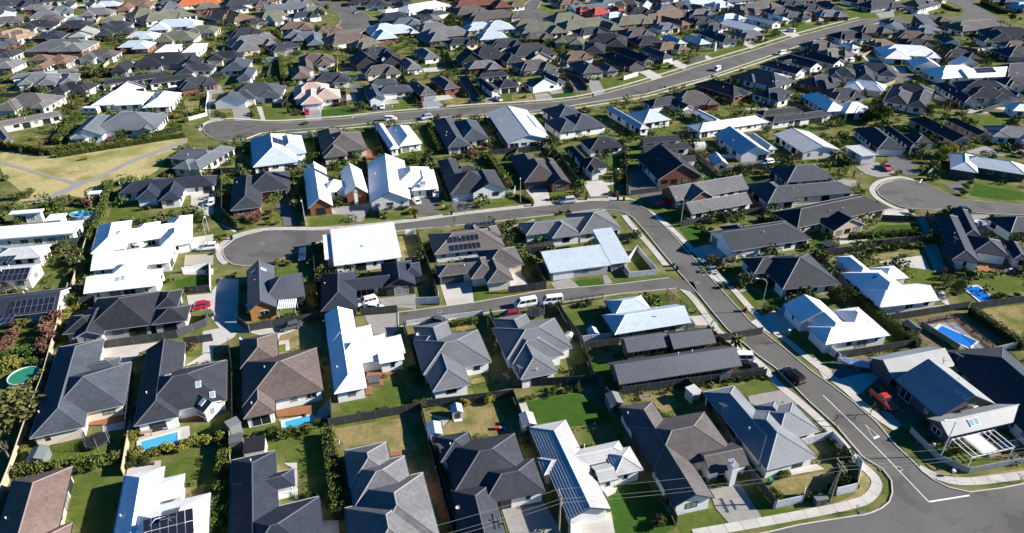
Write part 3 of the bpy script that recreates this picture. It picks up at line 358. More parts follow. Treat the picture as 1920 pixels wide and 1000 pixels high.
('brown house with blue car in drive','brown','white',25.0,-90.41,313.26,0.304,[(-6.05,-15.09,18,7.7,1.571,'HH',0),(1.02,9.02,12.95,10.8,0.0,'HH',0),(-2.69,-0.88,19.8,5.54,1.571,'HH',0),(4.73,2.88,13.29,5.54,1.571,'HH',0),(5.8,6.43,12.31,9.0,1.571,'HH',0)],[('gar',-93.81,292.69,0,-2.84,0,0)]),
('slate house with garage by flax bushes','slate','white',26.0,-101.66,265.72,0.148,[(-6.95,-4.8,10.15,12,1.571,'GH',0),(1.28,3.0,19.86,14.0,0.0,'HH',0),(-3.41,-1.84,10.48,9.68,0.0,'HH',0),(8.0,-0.78,8.57,6.43,1.571,'HH',0),(6.15,-0.33,10.23,6.3,1.571,'HH',0)],[('gar',-104.18,255.86,0,-1.42,0,0)]),
('cream pink roof house with red car','pink','white',25.0,-77.67,266.68,0.252,[(-1.22,-4.96,18,8.24,1.571,'HH',0),(-1.11,6.72,13.63,10.8,0.0,'HH',0),(-4.82,0.5,12.44,6.22,1.571,'HH',0),(2.5,2.51,9.41,6.42,1.571,'HH',0),(4.23,-3.3,12.25,10.95,1.571,'HH',0)],[('gar',-75.8,253.26,0,-1.32,0,0)]),
('light blue hip house below the top bend','lblue','brick',24.0,-66.7,382.56,0.423,[(1.7,0.37,26.0,14.0,-0.0,'HH',0),(-5.3,-8.25,17.25,12.0,1.571,'HH',0),(11.97,-4.43,10.59,5.45,1.571,'HH',0),(-0.65,6.3,17.45,14.0,-0.0,'HH',0),(3.66,2.05,8.83,8.5,-0.0,'HH',0),(-6.24,2.62,8.35,6.26,1.571,'HH',0)],[]),
('grey hipped house between two palms','grey','dark',26.0,-38.61,379.91,0.489,[(0.91,-4.54,28.64,14.0,0.0,'HH',0),(-7.41,-11.44,13.8,12.0,1.571,'HH',0),(12.12,-9.67,11.27,6.2,1.571,'HH',0),(0.27,11.91,20.45,14.0,0.0,'HH',0),(-5.38,7.66,9.15,8.5,0.0,'HH',0),(7.72,8.21,8.4,5.54,1.571,'HH',0)],[]),
('pale white hipped house at top middle','offwhite','white',22.0,-58.7,452.89,0.828,[(2.9,0.09,36.0,14.0,0.0,'HH',0),(-9.1,-4.16,12.0,8.5,0.0,'HH',0),(17.43,-3.45,8.07,6.94,1.571,'HH',0),(-12.56,4.77,24.02,5,0.0,'HH',0)],[]),
('olive grey box roof house with white end','olive','white',15.0,-47.18,417.99,0.249,[(0.0,0.0,15.45,12,1.571,'GG',0)],[]),
('red-brown house at top middle edge','redbrown','brick',25.0,-18.98,467.92,0.295,[(-1.91,3.05,36.0,14.0,0.0,'HH',0),(10.09,-6.24,18.57,12.0,1.571,'HH',0),(-16.28,-1.87,10.84,7.27,1.571,'HH',0)],[]),
('grey house below the red-brown one','brgrey','tan',25.0,-18.52,430.23,0.461,[(2.21,-6.78,33.56,14.0,0.0,'HH',0),(-8.57,-12.91,12.26,12.0,1.571,'HH',0),(15.76,-10.9,9.24,6.47,1.571,'HH',0),(-1.71,13.25,23.72,14.0,0.0,'HH',0),(5.07,9.0,10.16,8.5,0.0,'HH',0),(-10.07,9.56,8.38,7.0,1.571,'HH',0)],[]),
('light blue house with small white gable wing','lblue','white',25.0,-11.89,387.01,0.264,[(-4.34,9.88,16.14,10.8,0.0,'HH',0),(-8.95,5.33,9.1,6.93,1.571,'HH',0),(0.56,6.36,8.05,6.34,1.571,'HH',0),(-3.04,-15.6,15.69,10.8,0.0,'HH',0),(-6.86,-19.05,8.04,6.9,0.0,'HH',0),(2.05,-18.29,6.37,5.51,1.571,'HH',0),(5.87,6.67,17.27,14.0,0.0,'HH',0),(1.75,2.42,9.02,8.5,0.0,'HH',0),(11.37,3.23,7.89,6.27,1.571,'HH',0)],[]),
('black double gable house with white chimney','char','black',32.0,-63.1,318.43,0.448,[(-4.21,1.66,13.72,12,1.571,'GG',0),(6.03,-4.22,9.81,12,1.571,'GG',0),(-0.38,4.87,9.14,5,0.0,'HH',0)],[('chim',-57.97,312.84,3.86,-2.69,0,0),('gar',-67.56,311.08,0,-1.12,0,0)]),
('grey hip house with pale patio sail','grey','white',25.0,-43.64,321.95,0.428,[(-6.7,-8.06,18,7.6,1.571,'HH',0),(6.66,8.02,18,7.64,1.571,'HH',0)],[]),
('black steep gable house with white trims','black','black',34.0,-13.38,325.72,0.334,[(-6.77,-1.43,10.31,12,1.571,'GG',0),(2.4,1.78,17.58,14.0,0.0,'HH',0),(-2.15,-2.47,8.5,8.47,1.571,'HH',0),(8.06,-1.69,7.95,6.28,1.571,'HH',0)],[]),
('charcoal house with tan chimney gable','char','cream',28.0,7.93,332.48,0.352,[(-11.36,-5.9,13.02,8.71,1.571,'HH',0),(2.4,4.2,22.41,14.0,0.0,'HH',0),(8.51,-0.05,10.18,8.5,0.0,'HH',0),(-5.47,0.63,8.14,6.68,1.571,'HH',0),(1.33,-9.41,6,12,1.571,'GG',0)],[('chim',11.34,321.86,4.74,-2.79,0,0)]),
('slate navy house with two cars in front','slate','white',26.0,-51.65,272.38,0.312,[(-4.32,-3.17,20,6.28,1.571,'GH',0),(4.16,-2.38,14.26,7.35,0.0,'HH',0),(1.63,9.92,11.4,5.73,0.0,'HH',0)],[('gar',-52.01,258.95,0,-1.26,0,0)]),
('grey-brown house with brick corners and blue garage','brgrey','brick',25.0,-32.26,277.45,0.451,[(-5.76,-2.0,18,6.87,1.571,'HH',0),(5.77,2.01,18,6.85,1.571,'HH',0)],[('gar',-32.62,265.61,0,-1.12,0,0)]),
('black tiled house with white ute outside','black','white',27.0,-6.79,283.79,0.364,[(-4.99,-3.61,20,3.53,1.571,'GH',0),(2.47,-5.25,9.45,8.94,1.571,'HH',0),(2.06,9.99,13.98,5,-0.0,'HH',0)],[('gar',-8.86,271.65,0,-2.78,0,0)]),
('olive house left of the olive pair','olive','white',25.0,13.87,393.36,0.293,[(0.16,-2.68,25.21,14.0,0.0,'HH',0),(7.37,-9.75,14.15,10.78,1.571,'HH',0),(-9.69,-7.27,10.17,5.52,1.571,'HH',0),(-2.34,11.13,16.76,10.8,0.0,'HH',0),(1.86,7.68,8.37,6.9,0.0,'HH',0),(-7.12,8.51,7.2,6.25,0.0,'HH',0)],[]),
('olive house right of the olive pair','olive','cream',25.0,37.93,407.71,0.492,[(-0.44,-6.93,34.81,14.0,0.0,'HH',0),(10.97,-12.13,12.0,10.4,0.0,'HH',0),(-14.32,-10.67,8.46,7.04,1.571,'HH',0),(-1.01,13.44,22.38,14.0,0.0,'HH',0),(4.59,9.19,11.19,8.5,0.0,'HH',0),(-9.41,9.9,8.08,5.57,1.571,'HH',0)],[]),
('slate flat-topped house near top right bend','slatel','white',18.0,48.17,454.56,0.42,[(0.0,0.0,26,13,0.0,'GG',0)],[]),
('red tiled house with oval solar hip','red','brick',26.0,51.87,442.78,-0.95,[(-8.24,-3.58,12.07,8.68,1.571,'HH',0),(3.7,-2.44,14.77,12,1.571,'HH',0),(3.61,14.09,9.54,6,3.142,'HH',0)],[('solgrid',62.19,453.28,2.8,0.62,1,6),('solgrid',70.53,457.62,2.8,0.62,1,4),('solgrid',45.46,445.72,3.58,-0.95,2,5)]),
('dark olive house with patio umbrella','olive','brick',26.0,66.49,406.56,0.364,[(-14.87,-5.47,18,9.08,1.571,'HH',0),(4.15,2.84,27.1,14.0,0.0,'HH',0),(11.69,-1.41,12.0,8.5,0.0,'HH',0),(-5.96,-0.72,8.12,6.89,1.571,'HH',0)],[]),
('brown house beside white campers','brown2','brick',26.0,89.4,420.98,0.576,[(-7.68,2.23,16.75,10.8,0.0,'HH',0),(-2.91,-9.57,23.6,7.19,1.571,'HH',0),(-13.31,-4.27,14.0,5.5,1.571,'HH',0),(5.48,3.84,29.35,14.0,0.0,'HH',0),(-3.19,-0.41,12.0,8.5,0.0,'HH',0),(16.56,0.22,8.23,7.19,1.571,'HH',0)],[]),
('white gabled house at top right of middle','lblue','white',26.0,84.89,460.52,-0.313,[(0.0,0.0,20,6.68,1.571,'GG',0)],[]),
('small grey house right of the white gabled','grey','white',24.0,96.52,448.29,0.198,[(0.07,1.32,17.46,14.0,0.0,'HH',0),(-4.68,-2.93,8.5,7.95,1.571,'HH',0),(5.43,-2.26,8.17,6.74,1.571,'HH',0)],[]),
('black house with white window row','black','brick',22.0,47.33,355.99,-0.164,[(1.05,8.14,19.8,14.0,0.0,'HH',0),(5.51,0.4,15.47,10.88,1.571,'HH',0),(-5.49,3.91,9.45,6.74,1.571,'HH',0),(-4.64,-13.76,18,10.39,1.571,'HH',0)],[]),
('long black gable house facing the curved street','black','dark',27.0,53.65,324.18,-1.08,[(1.82,-4.72,24.15,8.49,0.0,'HG',0),(-2.38,6.18,22.86,6.85,0.0,'HG',0)],[('gar',56.89,310.73,0,-1.08,0,0)]),
('slate navy house with white garage front','slate','white',25.0,69.51,333.6,-1.142,[(-2.12,0.02,18.75,6.11,0.0,'HH',0),(3.37,-0.03,12,6,3.142,'HH',0)],[('gar',74.4,328.83,0,0.43,0,0)]),
('bright blue shaded house behind the navy one','lblue','white',24.0,83.68,362.75,-1.287,[(0.0,-0.0,18.15,5.82,0.0,'HH',0)],[]),
('grey-brown house with paved drive and white wall','brgrey','grey',26.0,35.57,306.3,0.306,[(-2.74,0.58,18,10.08,1.571,'HH',0),(6.67,-1.42,13.34,5.6,1.571,'HH',0)],[('gar',34.37,297.62,0,-1.26,0,0)]),
('slate house with blue garage door','slate','white',26.0,14.66,287.17,0.467,[(-5.01,-3.96,7.66,12,1.571,'GH',0),(3.1,0.8,15.64,4.66,1.571,'HH',0),(6.03,7.88,7.78,5,0.0,'HH',0)],[('gar',10.79,277.06,0,-1.1,0,0)]),
('charcoal house on the inside of curved street','char','white',25.0,62.28,256.61,0.436,[(-4.63,1.07,14.81,7.48,0.0,'HH',0),(-1.22,-1.54,16.34,5.43,1.571,'GH',0),(5.9,0.18,16.36,6.44,0.0,'HH',0)],[]),
('brown gabled house right of the charcoal one','brgrey','brick',25.0,68.5,257.15,0.206,[(0.16,1.32,17.55,14.0,0.0,'HH',0),(-4.11,-2.93,9.02,8.5,0.0,'HH',0),(6.29,-2.31,8.26,5.3,1.571,'HH',0)],[]),
('charcoal house in top right middle row','char','brick',26.0,103.81,432.34,-1.294,[(-1.25,0.0,26,6.43,0.0,'HH',0),(2.91,-0.0,12,6,3.142,'HH',0)],[('gar',107.09,421.58,0,-1.29,0,0)]),
('light blue long house at top right','lblue','white',20.0,125.69,476.98,0.524,[(0.68,0.95,36.0,14.0,0.0,'HH',0),(-11.32,-3.3,12.0,8.5,0.0,'HH',0),(15.47,-2.66,8.21,6.41,1.571,'HH',0)],[]),
('brown-grey house behind the ribbed white one','brgrey','brick',24.0,151.94,453.01,0.631,[(-12.14,0.26,13.2,10.8,0.0,'HH',0),(-9.11,-5.32,11.17,7.13,1.571,'HH',0),(-16.21,-3.67,8.87,5.06,1.571,'HH',0),(3.98,1.73,36.0,14.0,0.0,'HH',0),(15.98,-2.52,12.0,8.5,0.0,'HH',0),(-11.5,-1.68,7.84,5.03,1.571,'HH',0)],[]),
('white ribbed long roof house by street','offwhite','white',18.0,128.49,397.28,-1.081,[(0.0,0.0,23.42,13,0.0,'GG',0)],[]),
('pale grey roof house beside white hatchback','lgrey','white',22.0,145.73,414.31,-1.109,[(0.0,-0.0,22.31,7.11,0.0,'GG',0)],[]),
('white hipped house behind pale grey roof','white','white',24.0,157.41,422.17,-1.279,[(0.0,0.0,14.66,5.11,0.0,'HH',0)],[]),
('dark brown house with shaded carport','brown2','brick',25.0,176.57,446.13,-1.354,[(0.0,0.0,24.01,5.95,0.0,'HH',0)],[]),
('dark slate house at top of right street','char','grey',25.0,202.8,459.87,-1.586,[(0.0,-0.0,26,8.83,0.0,'HH',0)],[('gar',203.72,447.35,0,-1.59,0,0)]),
('blue-grey house with stone chimney','lblue','dark',25.0,94.9,359.86,-1.192,[(0.0,-0.0,14.87,7.71,0.0,'GH',0)],[('chim',101.3,349.39,2.8,0.38,0,0)]),
('charcoal hip house behind the stone chimney','char','white',25.0,107.88,370.34,-1.266,[(0.63,-0.8,26,8.78,0.0,'HH',0),(-3.04,3.84,10.15,4.67,1.571,'HH',0)],[]),
('black house on the lower side of street','black','brick',24.0,84.83,273.79,-0.984,[(0.0,0.0,21.08,10.47,0.0,'HH',0)],[('solgrid',91.14,266.6,2.97,-0.98,2,2)]),
('slate house with white pergola slats','slate','white',24.0,104.82,288.17,-0.896,[(-0.05,1.34,21.04,14.0,0.0,'HH',0),(-4.83,-2.91,11.48,8.5,0.0,'HH',0),(7.57,-2.36,8.39,5.8,1.571,'HH',0),(0.52,1.34,22.18,14.0,0.0,'HH',0),(-4.57,-2.91,12.0,8.5,0.0,'HH',0),(8.7,-2.36,8.39,5.8,1.571,'HH',0)],[('perg',115.14,293.79,2.8,0.67,0,0)]),
('navy house below the white caravan','navy','white',25.0,119.96,306.06,-0.967,[(0.0,0.0,19.65,7.1,0.0,'HG',0)],[]),
('navy house with pale gable dormer','navy','white',25.0,130.9,317.11,-1.044,[(0.33,0.47,19.96,8.64,0.0,'HG',0),(-2.01,-2.81,7.14,4.0,1.571,'GG',0)],[]),
('black house with two white front gables','black','white',25.0,142.86,324.33,-1.049,[(0.0,0.0,23.89,8.13,0.0,'HG',0)],[]),
('long light blue house with white chimney','lblue','white',22.0,167.4,349.27,-1.2,[(0.0,0.0,12,6,3.142,'HH',0)],[('chim',165.13,352.44,3.32,-2.77,0,0)]),
('white and blue house beside dark hipped one','white','white',25.0,122.29,250.98,-1.43,[(-4.05,-3.59,20.57,8.94,0.0,'HH',0),(3.98,3.59,12.2,9.86,1.571,'HH',0),(4.68,4.02,9.46,6,3.142,'HH',0)],[]),
('black house left of the white and blue','black','white',24.0,100.55,240.33,0.339,[(1.17,-2.82,25.74,5,0.0,'HH',0),(-1.7,4.11,17.64,5,0.0,'HH',0)],[]),
('navy house with skylit hip in right field','navy','white',25.0,152.6,298.72,-0.369,[(-8.41,-4.73,11.22,10.8,0.0,'HH',0),(-11.52,-9.23,8.98,4.99,1.571,'HH',0),(-5.41,-7.83,7.19,5.23,1.571,'HH',0),(4.7,8.74,16.68,10.8,0.0,'HH',0),(0.28,-3.06,23.6,7.84,1.571,'HH',0),(9.42,3.08,12.31,7.24,1.571,'HH',0)],[]),
('slate flat house along the right street','slatel','white',18.0,212.67,394.89,-1.353,[(0.0,0.0,6,12,1.571,'GG',0)],[]),
('slate lean-to house beside the slate flat one','slatel','dark',12.0,234.99,405.56,-1.504,[(-0.0,-0.0,16.27,6.78,0.0,'M',3.142)],[]),
('sandy grey house near the top right junction','brgrey','white',24.0,258.04,395.85,0.325,[(0.7,0.93,36.0,14.0,0.0,'HH',0),(-11.3,-3.32,12.0,8.5,0.0,'HH',0),(15.44,-2.54,7.94,6.52,1.571,'HH',0)],[]),
('charcoal house with dark solar near right edge','char','white',26.0,261.75,372.6,-0.329,[(0.92,5.17,25.17,14.0,0.0,'HH',0),(-5.7,-5.83,22.0,11.94,1.571,'HH',0),(9.86,-2.46,16.27,7.3,1.571,'HH',0)],[('solgrid',256.29,367.64,4.37,-0.33,1,3)]),
('dark green house with white gable','dgreen','white',25.0,231.2,363.69,-1.7,[(0.59,-6.5,17.29,8.17,0.0,'HG',0),(-1.15,12.74,12,6,3.142,'HH',0)],[]),
('black narrow house below the green one','black','dark',24.0,217.88,345.36,-1.607,[(-0.0,0.0,12,6,3.142,'HH',0)],[]),
('white house with blue hip and garage','white','white',25.0,187.27,329.56,-0.224,[(1.21,6.43,26.0,14.0,0.0,'HH',0),(-5.79,-1.23,15.32,12.0,1.571,'HH',0),(11.09,1.91,10.05,6.23,1.571,'HH',0),(2.95,-16.35,12.54,12,1.571,'GH',0),(-6.08,2.68,9.42,8.94,0.0,'HH',0)],[('gar',175.49,328.7,0,2.92,0,0)]),
('white house with two rows of solar panels','white','white',24.0,197.28,297.99,0.174,[(7.25,-2.66,26,10.85,0.0,'GG',0),(10.46,14.31,6,12,1.571,'GG',0),(-6.43,0.59,22.75,14.0,0.0,'HH',0),(-0.18,-3.66,10.24,8.5,0.0,'HH',0),(-14.73,-2.98,8.14,6.14,1.571,'HH',0)],[('solgrid',202.65,294.91,4.34,-1.4,2,9)]),
('charcoal five-hip house by dark bare trees','char','white',25.0,155.21,264.44,-0.568,[(0.41,8.14,15.0,10.8,0.0,'HH',0),(4.43,-3.66,23.6,6.95,1.571,'HH',0),(-3.89,1.72,13.84,6.4,1.571,'HH',0),(-2.89,-5.61,18,8.61,1.571,'HH',0)],[]),
('navy house left of the navy pair right','navy','white',25.0,175.74,267.58,-1.645,[(0.0,0.0,26,6.05,0.0,'HH',0)],[]),
('navy house with two grey hips right','navy','grey',25.0,188.53,269.66,-0.321,[(0.03,3.94,19.74,14.0,0.0,'HH',0),(5.12,-0.87,9.62,9.56,1.571,'HH',0),(-6.93,0.16,8.56,5.81,1.571,'HH',0),(-0.53,-3.19,13.59,10.8,0.0,'HH',0),(-3.64,-6.64,7.36,6.9,0.0,'HH',0),(3.65,-6.05,6.72,5.22,1.571,'HH',0)],[]),
('navy house at right edge above long lawn','navy','grey',25.0,197.87,272.87,-1.558,[(-0.0,0.0,21.0,3.7,0.0,'HH',0)],[]),
('charcoal house on right edge mid height','char','grey',25.0,222.79,301.95,0.22,[(7.78,6.44,23.36,5.29,-0.0,'HH',0),(-2.53,-0.58,23.12,14.0,-0.0,'HH',0),(3.7,-4.83,10.66,8.5,-0.0,'HH',0),(-11.5,-4.09,8.01,5.19,1.571,'HH',0)],[]),
('navy house at right edge under the street','navy','grey',25.0,247.01,332.24,0.0,[(-0.35,1.19,26.52,14.0,0.0,'HH',0),(6.91,-3.06,12.0,8.5,0.0,'HH',0),(-10.04,-2.31,8.01,7.13,1.571,'HH',0)],[]),
('slate house in top row right of olive','char','white',24.0,264.19,466.12,0.712,[(0.81,2.99,24.94,14.0,0.0,'HH',0),(7.28,-1.26,12,8.5,0.0,'HH',0),(-8.51,-0.53,8.04,6.28,1.571,'HH',0),(-3.32,-4.95,36.0,5,0.0,'HH',0)],[('gar',265.75,458.3,0,-0.86,0,0)]),
('charcoal hip house top right by black hedge','char','grey',26.0,236.91,462.75,0.343,[(-0.53,1.13,27.53,14.0,0.0,'HH',0),(7.23,-3.12,12.0,8.5,0.0,'HH',0),(-11.56,-2.56,8.39,5.48,1.571,'HH',0)],[('gar',236.76,457.0,0,-1.23,0,0)]),
('white roof house in the top right corner','white','white',20.0,334.58,480.37,-1.407,[(-0.0,0.0,26,4.94,0.0,'HH',0)],[]),
('slate house at right edge beside long lawn','slatel','white',22.0,168.63,219.49,-0.262,[(-0.26,1.34,15.8,10.8,0.0,'HH',0),(3.6,-2.71,8.1,8.08,1.571,'HH',0),(-5.56,-1.47,6.61,5.2,1.571,'HH',0)],[]),
('navy house at right edge below cul-de-sac','navy','white',25.0,128.64,153.35,0.124,[(0.0,0.0,14.23,8.38,0.0,'HH',0)],[]),
('white house at right edge under the lawn','white','white',24.0,189.17,247.42,-0.14,[(0.0,0.0,10.18,6.97,0.0,'HH',0)],[]),
('slate gable house at top left of path','slatel','white',26.0,-217.95,461.12,0.555,[(-0.07,1.26,11.39,10.8,0.0,'HH',0),(2.69,-2.43,7.37,5.86,1.571,'HH',0),(-3.5,-1.63,6.77,4.53,1.571,'HH',0)],[]),
('brown house at top right of middle bend','brown2','white',24.0,1.41,464.63,0.436,[(-0.0,-0.0,11.52,10.42,1.571,'HH',0)],[]),
('charcoal house in top row right of red','char','brick',25.0,108.65,468.23,-0.771,[(0.0,0.0,18,6.84,1.571,'HH',0)],[]),
('grey hipped house top row beyond red','slatel','white',24.0,66.79,484.03,0.401,[(0.34,1.16,22.87,14.0,0.0,'HH',0),(-6.13,-3.09,9.93,8.5,0.0,'HH',0),(8.97,-2.41,8.14,5.6,1.571,'HH',0)],[]),
('slate house in top row beside green tree','slatel','white',24.0,153.92,486.46,0.367,[(0.88,0.91,35.78,14.0,0.0,'HH',0),(-11.01,-3.34,12.0,8.5,0.0,'HH',0),(16.23,-2.75,8.33,5.06,1.571,'HH',0)],[]),
('brown house in top row above dark carport','brown2','white',24.0,198.12,487.02,0.122,[(-0.55,1.06,30.63,14.0,0.0,'HH',0),(8.77,-3.19,12.0,8.5,0.0,'HH',0),(-12.55,-2.41,7.94,6.62,1.571,'HH',0)],[]),
('charcoal house between the two top bends','char','white',24.0,-87.24,466.95,0.194,[(-0.3,1.95,15.59,10.8,0.0,'HH',0),(3.49,-3.2,10.28,8.01,1.571,'HH',0),(-4.82,-1.3,7.5,6.56,1.571,'HH',0)],[])
]
